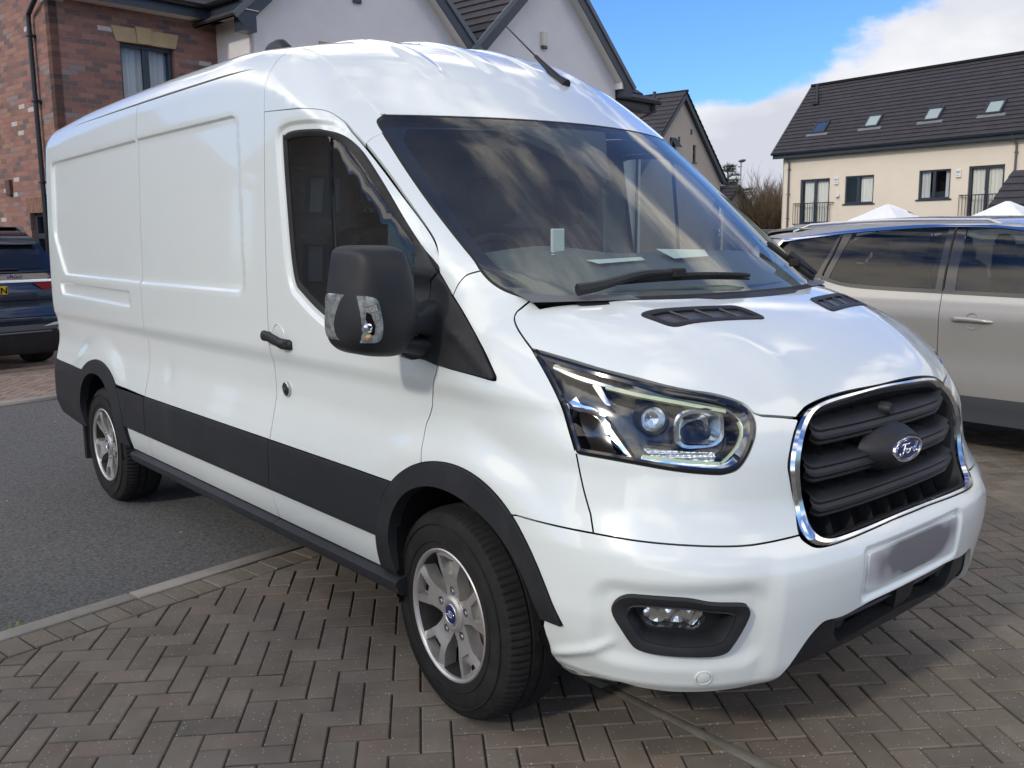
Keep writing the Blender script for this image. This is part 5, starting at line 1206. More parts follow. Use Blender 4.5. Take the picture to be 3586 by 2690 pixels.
def badge(name, parent, T, sy=.086, sz=.0385, w=.0021):
    m = MB(); m.T = T
    ov = lambda a, b, x: [(x, a*math.cos(t), b*math.sin(t)) for t in np.linspace(0, 2*math.pi, 48, endpoint=False)]
    m.m = 0; m.loft([ov(sy, sz, -.004), ov(sy, sz, .004), ov(sy*.97, sz*.96, .008), ov(sy*.90, sz*.86, .0075), ov(sy*.89, sz*.85, .004)])
    m.m = 1; m.loft([ov(sy*.9, sz*.86, .0042), ov(sy*.5, sz*.5, .006)], cap1=True)
    m.m = 0; m.loft([ov(sy*.83, sz*.77, .0055), ov(sy*.815, sz*.755, .0068), ov(sy*.80, sz*.74, .0055)])
    for st in SCRIPT:
        q = spline(np.array(st)*np.array([sy*.86, sz*.92]), 5); m.tube([(.0066, a, b) for a, b in q], w, 6)
    return m.build(name, [M_chrome, M_blue], parent)
badge('badge', GR, Matrix.Translation((bx, 0, bz)))
# --- headlamps
def mul(l, s): return np.asarray(l)*np.array([s, 1])
for s in (1, -1):
    H = mul(HL, s)
    HD = ringloft('headlamp', 'cyl', inset(H, .001), .015, [(0, -.03), (0, -.002), (.5, .001), (1, -.002), (1, -.02), (1, -.075)], M_gloss, VAN, n=180)
    panel('lamp_housing', 'cyl', [inset(H, .012)], M_gloss, HD, off=-.075, thick=0, gap=0, step=.08)
    ct = spline(mul(K['hl_chrome_top'], s), 4)
    strip('chrome_trim', 'cyl', ct[:len(ct)*2//3], .024, M_chrome, HD, off=-.022, thick=.02, tail=.018)
    strip('chrome_trim', 'cyl', ct[len(ct)*2//3:], .012, M_chrome, HD, off=-.022, thick=.02, tail=.008)
    strip('chrome_trim', 'cyl', spline(mul(K['hl_chrome_diag'], s), 4), .022, M_chrome, HD, off=-.024, thick=.02, tail=.006)
    strip('chrome_trim', 'cyl', spline(mul(K['hl_chrome_low'], s), 4), .030, M_chrome, HD, off=-.026, thick=.02, tail=.010)
    for kx in ('hl_glow_top', 'hl_glow_bot', 'hl_glow_side'): strip('light_guide', 'cyl', spline(mul(K[kx], s), 4), .0095 if kx != 'hl_glow_side' else .006, M_led, HD, off=-.016, thick=.01)
    panel('side_reflector', 'cyl', [spline(mul(K['hl_dark'], s), 3, closed=True)], M_gloss, HD, off=-.02, gap=0, thick=.02)
    # projector
    P, G = lift('cyl', [(.883*s, 1.083), (.755*s, 1.062), (.83*s, 1.0)], -.045)
    fwd = Vector((.80, -.60*s, .08)).normalized(); q = fwd.to_track_quat('Y', 'Z').to_matrix().to_4x4(); q.translation = Vector(P[0])
    m = MB(); m.T = q; m.lathe([(-.04, .05), (.0, .044), (.006, .040), (.0, .034)], n=32); m.m = 1; m.lathe([(-.0, .034), (.012, .031), (.022, .022), (.027, .010), (.028, 0)], n=32)
    m.build('projector', [M_black, M_lens], HD)
    m = MB(); m.T = q; m.lathe([(-.03, .0), (-.025, .02), (-.005, .034)], n=24); m.build('projector_bowl', M_silver, HD)
    fwd = Vector((.93, -.36*s, .05)).normalized(); q = fwd.to_track_quat('Y', 'Z').to_matrix().to_4x4(); q.translation = Vector(P[1])
    ov = lambda a, b, y: [(math.copysign(abs(math.cos(t))**.6, math.cos(t))*a, y, math.copysign(abs(math.sin(t))**.6, math.sin(t))*b) for t in np.linspace(0, 2*math.pi, 40, endpoint=False)]
    m = MB(); m.T = q; m.loft([ov(.078, .056, .006), ov(.074, .052, .012), ov(.064, .044, .010), ov(.056, .038, -.01), ov(.05, .034, -.03), ov(.030, .02, -.042)], cap1=True); m.m = 1
    m.box(-.003, .003, -.03, -.004, -.034, .034); m.lathe([(-.03, .014), (-.006, .013), (.0, .0)], n=16, c=(-.022, 0, .0)); m.build('main_beam', [M_silver, M_lens], HD)
    ind = mul([(.925, 1.008), (.722, .993), (.725, .968), (.75, .966), (.905, .986)], s)
    panel('indicator', 'cyl', [ind], M_silver, HD, off=-.028, gap=0, thick=.03, step=.007, dents=lambda P: .0035*np.sin(P[:, 1]*520)+.003*np.sin(P[:, 2]*480))
    m = MB()
    for k, (za, zb) in enumerate(((1.012, 1.003), (1.030, 1.021))):
        Pq, Gq = lift('cyl', [(u*s, z_) for u, z_ in ((.93-.02*k, za), (.82, za-.008), (.70+.02*k, zb-.004))], -.036); m.loft([Pq, Pq-Gq*.03+np.array([0, 0, .004])], closed=False)
    m.build('lamp_shelf', M_black, HD)
    panel('lamp_lens', 'cyl', [inset(H, .008)], M_lens, HD, off=-.003, gap=0, thick=0, step=.05)
# --- windscreen with its black printed border, wipers
wh = chain(WSE[::1], [(-.74, 1.368)] if False else WSE[-1:]); low = [(y, 1.366) for y in np.linspace(-.76, .76, 21)]
tope = [(y, 2.004) for y in np.linspace(.765, -.765, 21)]
ws_loop = chain(WSE, low, (WSE*np.array([-1, 1]))[::-1], tope)
WS = panel('windscreen', 'front', [ws_loop], M_screen, VAN, off=.000, gap=.004, thick=.006, step=.025)
inner = chain([(-.745, 1.945), (-.765, 1.92), (-.790, 1.735), (-.800, 1.588), (-.795, 1.49), (-.775, 1.44), (-.73, 1.410), (-.5, 1.405)], [(.5, 1.405)], [(.73, 1.410), (.775, 1.44), (.795, 1.49), (.80, 1.588), (.79, 1.735), (.765, 1.92), (.745, 1.945)], [(.72, 1.967), (.36, 1.974), (-.36, 1.974), (-.72, 1.967)])
panel('printed_border', 'front', [inset(ws_loop, .003), inner], M_gloss, WS, off=-.022, gap=0, thick=0, step=.022)
ringloft('screen_seal', 'front', inset(ws_loop, -.006), .012, [(0, -.012), (0, -.001), (1, .001)], M_rubber, WS, n=200)
panel('camera_cover', 'front', [[(-.36, 1.985), (-.27, 1.93), (-.19, 1.86), (-.14, 1.775), (-.115, 1.77), (-.03, 1.86), (.14, 1.985)]], mat('camera_cover', (.06, .055, .06), rough=.6), WS, off=-.010, gap=0, thick=.03, step=.08)
def wiper(P_blade, P_arm):
    m = MB(); b = spline(P_blade, 6); m.tube(b, [.006]+[.010]*(len(b)-2)+[.006], 6); b2 = b-np.array([0, 0, .012]); m.tube(b2, .004, 5)
    k = b[len(b)//2]; m.box(k[0]-.018, k[0]+.018, k[1]-.03, k[1]+.03, k[2]-.006, k[2]+.024, .005); o = m.build('wiper', M_rubber, VAN)
    m = MB(); a = spline(P_arm, 6); m.tube(a, list(np.linspace(.020, .009, len(a))), 7); m.build('wiper_arm', M_black, o)
Pb, _ = lift('front', [(-.561, 1.399), (-.40, 1.406), (-.20, 1.408), (.021, 1.399)], .03); Pa, _ = lift('front', [(-.674, 1.366), (-.60, 1.376), (-.44, 1.405), (-.30, 1.410)], .045); wiper(Pb, Pa)
Pb, _ = lift('front', [(.43, 1.507), (.46, 1.46), (.50, 1.385), (.53, 1.375)], .03); Pa, _ = lift('front', [(.46, 1.45), (.50, 1.40), (.53, 1.375)], .045); wiper(Pb, Pa)
P, G = lift('front', [(y, 1.370) for y in np.linspace(-.69, .69, 31)], -.004); m = MB(); m.loft([P+np.array([.0, 0, .004]), P+np.array([.05, 0, -.012])], closed=False); m.build('cowl', M_black, VAN)
# --- wheel arches, side mouldings, sills
def ring_panel(O, I, name='arch_moulding'):
    loop = chain(O, I[::-1])
    panel(name, 'side', [loop], M_black, VAN, step=.02, gap=.001, off=.010, thick=.05, both=True)
ring_panel(RO, RI); ring_panel(RRO, RRI)
def band(z0, z1, xa, xb, name, mt, off, **kw): panel(name, 'side', [[(xa, z0), (xb, z0), (xb, z1), (xa, z1)]], mt, VAN, off=off, both=True, step=.05, **kw)
fl = RO[RO[:, 0] < 0]
def arch_side(O, z, left): 
    q = O[O[:, 0] > O[:, 0].mean()] if not left else O[O[:, 0] < O[:, 0].mean()]; return at_z(q, z)[0]
xr0 = arch_side(RRO, ZT, False); xr1 = arch_side(RRO, ZB, False)
rr = RRO[(RRO[:, 0] > WBX) & (RRO[:, 1] >= ZB) & (RRO[:, 1] <= ZT)]
panel('side_moulding', 'side', [chain([(xr0, ZT), (MID, ZT), (MID, ZB), (xr1, ZB)], rr[::-1])], M_black, VAN, off=.008, both=True, thick=.02)
band(ZB, ZT, MID, SEAM, 'side_moulding', M_black, .008, thick=.02)
ff = RO[(RO[:, 0] < 0) & (RO[:, 1] >= ZB) & (RO[:, 1] <= ZT)]
panel('side_moulding', 'side', [chain([(SEAM, ZT)], [p_tr], ff[::-1], [at_z(RO, ZB), (SEAM, ZB)])], M_black, VAN, off=.008, both=True, thick=.02)
fs2 = RO[(RO[:, 0] < 0) & (RO[:, 1] <= ZB)]
for xa, xb in ((xr1+.03, MID), (MID, SEAM), (SEAM, RO[0, 0]-.0)): band(ZS, ZB, xa, xb, 'lower_sill', M_white, -.001, thick=.03)
Ss = [(-.30, .0), (-2.93, .0)]
for s in (1, -1):
    m = MB(); prof = [(-.955, .405), (-1.000, .398), (-1.012, .388), (-1.012, .372), (-1.004, .368), (-1.004, .352), (-.985, .335), (-.90, .335)]
    for xa, xb in ((-2.93, SEAM-.002), (SEAM+.002, -.262)):
        LL = [[(x, y*s, z) for y, z in prof] for x in (xa, xb)]
        if s < 0: LL = LL[::-1]
        m.loft(LL, closed=True, cap0=True, cap1=True)
    m.build('side_step', M_black, VAN, smooth=True)
rq = RRO[(RRO[:, 0] < WBX-.03)]; rq = rq[(rq[:, 1] <= ZT+.045)]
panel('rear_bumper_corner', 'side', [chain([(REAR+.01, ZT+.05)], rq[::-1], [(rq[0, 0]-.03, .40), (REAR+.06, .44), (REAR+.01, .52)])], M_black, VAN, off=.006, both=True, thick=.03)
m = MB(); m.box(REAR-.09, REAR+.02, -.93, .93, .42, .64, .04); m.build('rear_bumper', M_black, VAN)
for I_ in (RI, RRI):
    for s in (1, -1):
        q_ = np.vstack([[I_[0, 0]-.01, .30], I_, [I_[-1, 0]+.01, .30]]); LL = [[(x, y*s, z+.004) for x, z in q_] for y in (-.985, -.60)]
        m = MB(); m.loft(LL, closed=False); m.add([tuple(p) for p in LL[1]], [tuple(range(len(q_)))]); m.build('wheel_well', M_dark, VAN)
m = MB(); m.box(-2.9, -.45, -.90, .90, .30, .42); m.box(-4.3, -2.9, -.55, .55, .32, .5); m.box(-.5, .7, -.55, .55, .28, .5); m.build('chassis', M_dark, VAN)
for s in (1, -1):
    m = MB(); m.box(WBX-.50, WBX-.475, min(-.97*s, -.74*s), max(-.97*s, -.74*s), .17, .50, .008); m.build('mud_flap', M_rubber, VAN)
# --- door furniture
def grip(d):
    P, G = lift('side', [(-1.195, 1.172), (-1.15, 1.180), (-1.06, 1.165), (-.985, 1.150)], .0); P = spline(P, 5); n = len(P); m = MB()
    LL = []
    for i, p in enumerate(P):
        t = i/(n-1); h = .021 if 0 < i < n-1 else .016; o_ = .034*min(1, 6*t, 6*(1-t))+.010; ox = .026
        LL.append([(p[0], p[1]-o_+ox*.5*(1-math.cos(a))-.0, p[2]+h*math.sin(a)) for a in np.linspace(0, 2*math.pi, 12, endpoint=False)])
    m.loft(LL, cap0=True, cap1=True)
    for i in (2, n-3): p = P[i]; m.box(p[0]-.02, p[0]+.02, p[1]-.03, p[1]+.01, p[2]-.016, p[2]+.016, .006)
    return m.build('door_handle', M_black, d)
to_both(grip)
def cup(d):
    P, G = lift('side', [(-1.095, 1.178)], .0005); m = MB(); q = Vector(G[0]).to_track_quat('Y', 'Z').to_matrix().to_4x4(); q.translation = Vector(P[0]); m.T = q
    m.lathe([(.0, .052), (.002, .050), (-.004, .047), (-.010, .035), (-.013, 0)], n=36); return m.build('handle_cup', M_white, d)
to_both(cup)
def lock(d):
    P, G = lift('side', [(-1.085, .965)], 0); m = MB(); q = Vector(G[0]).to_track_quat('Y', 'Z').to_matrix().to_4x4(); q.translation = Vector(P[0]); m.T = q
    m.lathe([(0, .030), (.010, .029), (.012, .026), (.008, .024)], n=32); m.m = 1; m.lathe([(.008, .024), (.014, .018), (.015, 0)], n=32); m.m = 0; m.lathe([(.0145, .008), (.018, .008), (.018, 0)], n=16, c=(.0, 0, 0))
    return m.build('door_lock', [M_steel, M_black], d)
to_both(lock)
# --- mirrors
MO = np.array([(-1.302, 1.516), (-1.286, 1.535), (-1.251, 1.542), (-1.186, 1.542), (-1.13, 1.539), (-1.11, 1.526), (-1.094, 1.492), (-1.078, 1.451), (-1.069, 1.404), (-1.061, 1.372), (-1.061, 1.337), (-1.067, 1.267), (-1.085, 1.245), (-1.103, 1.226), (-1.132, 1.205), (-1.199, 1.206), (-1.265, 1.217), (-1.306, 1.235), (-1.327, 1.259), (-1.334, 1.295), (-1.334, 1.337), (-1.326, 1.402)])
def sq(a): return -1.055+(a+1.055)*.83
def build_mirror():
    MOs = even(spline(MO, 4, closed=True), 72); ctr = np.array([-1.195, 1.37]); m = MB(); LL = []
    for k, x in ((.955, -.150), (.985, -.158), (1.0, -.150), (1.0, -.07), (.985, -.045), (.955, -.022), (.90, -.004), (.80, .012), (.62, .024), (.35, .031)):
        q = ctr+(MOs-ctr)*k; LL.append([(x+.09*(a+1.06), sq(a), b) for a, b in q])
    m.loft(LL, cap1=True); m.add(LL[0], [tuple(range(72))])
    hd = m.build('door_mirror', M_black, VAN, sharp=50)
    ID = spline([(-1.385, 1.398), (-1.355, 1.399), (-1.326, 1.398), (-1.289, 1.396), (-1.262, 1.383), (-1.249, 1.34), (-1.244, 1.297), (-1.249, 1.268), (-1.269, 1.259), (-1.325, 1.261), (-1.355, 1.263), (-1.38, 1.268), (-1.39, 1.304), (-1.39, 1.355)], 4, closed=True)
    def wrap(x, a, b):
        y = sq(a); e = max(0.0, -1.262-y); return (x-1.25*e-8*e*e, y+.62*e, b)
    def mx(a, b):
        k = np.hypot((max(a, -1.31)+1.195)/.14, (b-1.37)/.17); return .030-.070*np.clip(k-.45, 0, 1)**1.6*1.3+.09*(a+1.06)
    m = MB(); pts, tris, bl_ = tri_region([ID], .012); f3 = [wrap(mx(a, b)+.012, a, b) for a, b in pts]
    m.add(f3, [t if tri_ccw(pts, t) > 0 else t[::-1] for t in tris]); l = bl_[0]; nn = len(l)
    m.add([f3[i] for i in l]+[(f3[i][0]-.04, f3[i][1], f3[i][2]) for i in l], [(k, (k+1) % nn, nn+(k+1) % nn, nn+k) for k in range(nn)]); lens_o = m.build('mirror_lamp', M_lamp, hd)
    m = MB(); pg = [(-1.305, 1.372), (-1.268, 1.370), (-1.258, 1.330), (-1.268, 1.305), (-1.278, 1.34), (-1.295, 1.352)]; m.add([(mx(a, b)+.0135, sq(a), b) for a, b in pg], [tuple(range(6))]); 
    pg = [(-1.300, 1.352), (-1.286, 1.345), (-1.272, 1.310), (-1.272, 1.285), (-1.283, 1.280), (-1.29, 1.31), (-1.302, 1.33)]; m.m = 1; m.add([(mx(a, b)+.014, sq(a), b) for a, b in pg], [tuple(range(7))])
    m.m = 0; m.lathe([(0, .014), (.008, .013), (.010, .008), (.004, .006)], axis='x', n=16, c=(mx(-1.293, 1.305)+.012, sq(-1.293), 1.305)); m.m = 2; m.tube([(mx(-1.29, 1.28)+.014, sq(-1.298), 1.275), (mx(-1.29, 1.28)+.014, sq(-1.28), 1.283)], .006, 6)
    m.build('broken_lens', [M_silver, M_dark, mat('bulb_amber', (.55, .33, .14), rough=.4)], hd)
    m = MB(); LL = []
    for x_, y_, z0, z1, d in ((-.085, -1.20, 1.272, 1.352, .040), (-.082, -1.10, 1.268, 1.347, .042), (-.080, -1.035, 1.262, 1.342, .042), (-.080, -1.03, 1.268, 1.332, .034), (-.09, -.99, 1.25, 1.36, .045), (-.10, -.94, 1.24, 1.37, .05)):
        LL.append([(x_+d*math.copysign(abs(math.cos(t))**.5, math.cos(t)), y_, (z0+z1)/2+(z1-z0)/2*math.copysign(abs(math.sin(t))**.5, math.sin(t))) for t in np.linspace(0, 2*math.pi, 24, endpoint=False)])
    m.loft(LL, cap0=True, cap1=True)
    LL = []
    for y_, z0, z1, d in ((-1.11, 1.222, 1.272, .04), (-1.05, 1.205, 1.26, .045), (-.96, 1.18, 1.25, .05)): LL.append([(-.10+d*math.cos(t), y_, (z0+z1)/2+(z1-z0)/2*math.sin(t)) for t in np.linspace(0, 2*math.pi, 24, endpoint=False)])
    m.loft(LL, cap0=True, cap1=True)
    m.build('mirror_arm', M_black, hd)
    m = MB(); q = ctr+(MOs-ctr)*.9; m.add([(-.1595+.09*(a+1.06), sq(a), b) for a, b in q], [tuple(range(72))]); m.build('mirror_glass', M_chrome, hd)
    return hd
M_lamp = mat('cracked_lamp', (.26, .28, .28), rough=.15, metal=.4, coat=1, var=(38, .7), bump=(120, .4, .004))
hd = build_mirror()
# the far mirror's head is missing: only its bolted stub is left
m = MB(); P, G = lift('cyl', [(1.70, 1.36)], .02); c = P[0]*np.array([1, -1, 1]); m.box(c[0]-.05, c[0]+.06, c[1]-.03, c[1]+.03, 1.28, 1.42, .02)
m.m = 1
for dz in (-.045, .0, .045): m.lathe([(0, .010), (.006, .009), (.008, 0)], axis='x', n=10, c=(c[0]+.060, c[1]+.004, 1.35+dz))
m.build('mirror_stub', [M_black, M_steel], VAN)
def sail_form(P): return .004*np.sin((P[:, 2]-1.2)*55)*sstep(.05, -.1, P[:, 0])
ss = K['sail_split']; sr = K['sail_rear']; sdr = K['sail_door']
door_sail = chain(sdr, ss[1:8], sr[::-1][1:] )
panel('mirror_base', 'side', [door_sail], M_black, VAN, off=.012, both=True, thick=.03, step=.02, dents=sail_form, gap=.002)
sfx = K['sail_front_xz']
panel('quarter_trim', 'side', [chain(sfx, ss[::-1])], M_black, VAN, off=.010, both=True, thick=.025, step=.02, gap=.002,
      dents=lambda P: .006*np.exp(-((P[:, 2]-(1.17+.62*(.20-P[:, 0])+.0))/.02)**2)+.008*np.exp(-(((P[:, 2]-1.27)/.025)**2+((P[:, 0]-.0)/.07)**2)))
# --- roof aerial and fin
m = MB(); a = np.array([-.76, .235, 2.242]); b = np.array([-1.157, .235, 2.56]); dv = (b-a)/np.linalg.norm(b-a)
m.tube([a+np.array([.05, 0, -.03]), a, a+dv*.10, a+dv*.19, a+dv*.20, b], [.024, .019, .012, .0085, .004, .0028], 10); m.build('aerial', M_black, VAN)
m = MB(); LL = []
for x, h, w in ((-1.52, .0, .035), (-1.53, .02, .034), (-1.57, .052, .030), (-1.62, .060, .028), (-1.69, .056, .026), (-1.715, .045, .024), (-1.72, .0, .02)): LL.append([(x, -.66+w*math.cos(t), 2.378+max(0, h)*math.sin(t) if math.sin(t) > 0 else 2.36) for t in np.linspace(0, 2*math.pi, 20, endpoint=False)])
m.loft(LL, cap0=True, cap1=True); m.build('roof_fin', M_black, VAN)
# --- wheels
M_barrel = mat('dirty_barrel', (.045, .041, .037), rough=.55, metal=.5, var=(10, .3), dirt=(8, (.03, .026, .022), .8))
def make_wheel():
    m = MB(); pr = [(-.118, .215), (-.122, .235), (-.124, .28), (-.118, .315), (-.104, .338), (-.085, .347), (-.060, .351)]
    full = pr+[(-.043, .352), (-.040, .344), (-.034, .344), (-.031, .352), (0, .353), (.004, .345), (.010, .345), (.013, .353), (.05, .352)]+[(-a, r) for a, r in pr[::-1]]
    nseg = 270
    def tread(i, k):
        return (-.006 if (k % 3 == 0 and 4 <= i <= 6) else 0)+(-.003 if (k % 5 == 1 and i in (9, 10, 13, 14)) else 0)
    m.lathe(full, n=nseg, mod=tread)
    for r0 in (.245, .300): m.lathe([(-.1235, r0), (-.1262, r0+.002), (-.1262, r0+.0045), (-.1235, r0+.006)], n=72)
    tyre = m
    m = MB(); m.lathe([(-.108, .2225), (-.119, .2215), (-.122, .2175), (-.1205, .213), (-.116, .2085), (-.108, .2065)], n=96); m.m = 1; m.lathe([(-.108, .2065), (-.09, .203), (-.06, .199), (.05, .192), (.1, .205)], n=96); m.m = 0
    # five forked spokes
    for k in range(5):
        a0 = 2*math.pi*k/5+R(96)
        out_ = [(.050, -.0365), (.080, -.0375), (.115, -.041), (.145, -.052), (.200, -.078), (.209, -.079), (.211, 0), (.209, .079), (.200, .078), (.145, .052), (.115, .041), (.080, .0375), (.050, .0365)]
        win = [(.140, -.021), (.194, -.044), (.197, 0), (.194, .044), (.140, .021)]
        bolt = [(.078+.0150*math.cos(t), .0150*math.sin(t)) for t in np.linspace(0, 2*math.pi, 14, endpoint=False)]
        def rot_(l): return [(p[0]*math.cos(a0)-p[1]*math.sin(a0), p[0]*math.sin(a0)+p[1]*math.cos(a0)) for p in l]
        fnz = lambda x, z: -.096-.006*math.exp(-((math.hypot(x, z)-.145)/.04)**2)-.020*min(1, max(0, (math.hypot(x, z)-.09)/.11))**1.3+.010*min(1, abs(math.sin(math.atan2(z, x)-a0))*math.hypot(x, z)/.07)**3
        o2 = resample(rot_(out_), .014); w2 = resample(rot_(win), .012); b2 = rot_(bolt)
        pts, tris, bl_ = tri_region([o2, w2, b2], .012); f0 = [(p[0], fnz(p[0], p[1]), p[1]) for p in pts]
        m.add(f0, [t[::-1] if tri_ccw(pts, t) > 0 else t for t in tris])
        for l in bl_:
            nn = len(l); m.add([f0[i] for i in l]+[(f0[i][0]*.985, f0[i][1]+.045, f0[i][2]*.985) for i in l], [(j, nn+j, nn+(j+1) % nn, (j+1) % nn) for j in range(nn)])
        m.add([(x*(1.0 if math.hypot(x, z) > .17 else .985), -.070-.012*min(1, max(0, (math.hypot(x, z)-.14)/.05)), z) for x, z in w2], [tuple(range(len(w2)))]); m.m = 2
        m.add([(p[0], -.0845, p[1]) for p in rot_(roundp([(.172, -.030), (.192, -.036), (.194, .036), (.172, .030)], .008, 3))], [tuple(range(16))]); m.m = 0
    m.m = 2; m.lathe([(-.03, .05), (-.03, .2)], n=40); m.m = 0; m.lathe([(-.06, .066), (-.100, .060), (-.106, .050), (-.106, .038), (-.098, .036)], n=40)
    rim = m
    rim_o = rim.build('wheel', [M_alloy, M_barrel, M_dark], VAN, sharp=28)
    tyre.build('tyre', M_tyre, rim_o, sharp=32)
    m = MB(); m.lathe([(-.050, .05), (-.050, .155), (-.03, .158)], n=48); m.m = 1; m.lathe([(-.02, .03), (-.02, .20)], n=40); m.build('brake_disc', [mat('brake_disc', (.16, .15, .14), rough=.5, metal=.7, dirt=(9, (.10, .05, .03), .6)), M_dark], rim_o)
    for k in range(5):
        a0 = 2*math.pi*k/5+R(96); cx, cz = .078*math.cos(a0), .078*math.sin(a0); m = MB()
        m.lathe([(-.075, .0145), (-.078, .0145)], n=20, c=(cx, 0, cz)); m.m = 1; m.lathe([(-.078, .014), (-.082, .012)], n=20, c=(cx, 0, cz)); m.m = 0; m.lathe([(-.080, .010), (-.096, .0095), (-.099, .007), (-.099, 0)], n=6, c=(cx, 0, cz)); m.build('wheel_bolt', [M_steel, M_dark], rim_o)
    T = Matrix.Translation((0, -.104, 0)) @ Matrix.Rotation(R(-90), 4, 'Z')
    m = MB(); m.lathe([(-.098, .036), (-.106, .0355), (-.108, .033), (-.106, .0315)], n=40); m.m = 1; m.lathe([(-.106, .0315), (-.108, .02), (-.108, 0)], n=40)
    m.m = 2
    for st in SCRIPT: m.tube([(a*.017, -.1083, b*.0085) for a, b in spline(np.array(st), 4)], .0007, 4)
    m.tube([(.021*math.cos(t), -.1083, .010*math.sin(t)) for t in np.linspace(0, 2*math.pi, 28)], .0006, 4, caps=False)
    m.build('centre_cap', [M_alloy, M_blue, M_chrome], rim_o)
    return rim_o
wheel = make_wheel()
wheel.location = (0, -.862, .343); wheel.rotation_euler = (0, R(4), R(-4.5))
for (x, y, rz, rx) in ((WBX-.01, -.862, 0, 40), (0, .862, math.pi-R(4.5), 10), (WBX-.01, .862, math.pi, 70)):
    c = copy_tree(wheel, VAN); c.location = (x, y, .343); c.rotation_euler = (0, R(rx), rz)
# --- cab interior
m = MB(); m.box(-1.22, -1.19, -.92, .92, .45, 2.2); m.build('bulkhead', M_dash, VAN)
m = MB(); m.box(-1.2, -.50, -.92, .92, .50, .56); m.box(-.5, .3, -.56, .56, .50, .56); m.build('cab_floor', M_dash, VAN)
P_, _ = lift('front', [(y, 1.37) for y in np.linspace(-.76, .76, 25)], -.02); LL = []
for dx, z in ((-.0, 1.366), (-.20, 1.425), (-.40, 1.487), (-.50, 1.495), (-.56, 1.46), (-.58, 1.25), (-.5, .9)): LL.append([(p[0]+dx+.04*abs(p[1]), p[1]*1.08, z+(.035*math.exp(-((p[1]+.42)/.2)**2) if dx < -.3 else 0)) for p in P_])
m = MB(); m.loft(LL, closed=False); m.build('dashboard', M_dash, VAN)
m = MB(); T = Matrix.Translation((-.48, -.44, 1.40)) @ Matrix.Rotation(R(-62), 4, 'Y'); m.T = T
m.tube([(.185*math.cos(t), .185*math.sin(t), 0) for t in np.linspace(0, 2*math.pi, 33)], .017, 8, caps=False)
for a in (0, 2.2, 4.1): m.tube([(0, 0, -.03), (.18*math.cos(a), .18*math.sin(a), 0)], .016, 6)
m.lathe([(-.05, .06), (.0, .055), (.01, 0)], axis='z', n=20); m.build('steering_wheel', M_rubber, VAN)
def seat(y, w):
    m = MB(); m.box(-1.02, -.52, y-w, y+w, .78, .98, .05); T = Matrix.Translation((-1.02, y, .95)) @ Matrix.Rotation(R(-10), 4, 'Y'); m.T = T; m.box(-.07, .09, -w, w, 0, .66, .05); m.T = T
    for q in ((0,) if w < .3 else (-.23, .23)): m.box(-.03, .06, q-.13, q+.13, .68, .90, .04); m.box(-.005, .01, q-.05, q+.05, .64, .70)
    m.build('seat', M_fabric, VAN)
seat(-.45, .25); seat(.40, .44)
m = MB(); m.box(-.02, -.008, -.506, -.448, 1.50, 1.588, .003); m.box(-.03, .005, -.52, -.435, 1.496, 1.503, .002); m.build('dash_card', M_paper, VAN)
m = MB(); m.add([(.080, -.435, 1.482), (.072, -.149, 1.486), (.105, -.162, 1.476), (.125, -.419, 1.470)], [(0, 1, 2, 3)]); m.add([(.010, .004, 1.512), (.035, .261, 1.505), (.100, .203, 1.482), (.112, -.012, 1.478)], [(0, 1, 2, 3)]); m.build('loose_papers', M_paper, VAN, smooth=False)
panel('door_lining', 'side', [[(-1.15, .60), (-.46, .60), (-.40, .78), (-.26, .92), (-.15, .95), (-.15, 1.16), (-.70, 1.235), (-.92, 1.33), (-1.0, 1.40), (-1.15, 1.40)]], M_dash, (doors[0], doors[1]), off=-.09, both=True, thick=0, step=.1)
panel('headlining', 'top', [[(-.72, -.66), (-1.18, -.66), (-1.18, .66), (-.72, .66), (-.50, 0)]], M_fabric, VAN, off=-.06, thick=0, step=.12)
# ------------------------------------------------------------------ silver estate-shaped car on the right: panels cut from a second smooth form
M_cargold = mat('champagne_paint', (.44, .425, .39), rough=.30, metal=.45, coat=1.0, coat_rough=.03, dirt=(3, (.30, .27, .25), .15))
M_priv = glass('privacy_glass', (.10, .11, .12), ior=1.55)
M_carglass = glass('car_side_glass', (.55, .60, .58), ior=1.55)
CS = PCH([.18, .30, .40, .52, .70, .86, .96, 1.06, 1.14, 1.30, 1.50, 1.60, 1.72], [.86, .88, .905, .915, .908, .915, .92, .905, .885, .845, .775, .73, .68])
CR = PCH([-1.98, -1.75, -1.2, -.5, .2, .8, 1.25, 1.9, 2.35, 2.62], [1.45, 1.60, 1.66, 1.685, 1.675, 1.60, 1.34, 1.02, .93, .75])
M_grey0 = mat('sill_grey', (.060, .064, .070), rough=.45)
def Fcar(x, y, z):
    ay = np.abs(y); S = CS(z)-.05*sstep(.9, 2.4, x)**2-.07*sstep(-1.1, -1.95, x)**2
    r1 = np.hypot(x-1.42, z-.35); r2 = np.hypot(x+1.28, z-.35); S = S+.02*sstep(.52, .42, np.minimum(r1, r2))
    fs = ay-S; fr = (z-(CR(x)-.05*y*y/.5))*.9
    ff = x-(2.62-.25*(ay/.9)**3); fb = -x-(2.02-.14*(ay/.9)**3-.10*sstep(.6, .2, z)-.28*sstep(1.0, 1.6, z))
    f = rmax(fs, fr, .07); f = rmax(f, ff, .10); return rmax(f, fb, .08)
def with_form(fn, body):
    g = globals(); keep_ = g['F']; g['F'] = lambda x, y, z, feat=True: fn(x, y, z)
    try: body()
    finally: g['F'] = keep_
CAR = thing('silver_car', 'pale silver-brown family car with tinted rear windows parked beyond the van', 'car', (-.70, 4.775, 0))
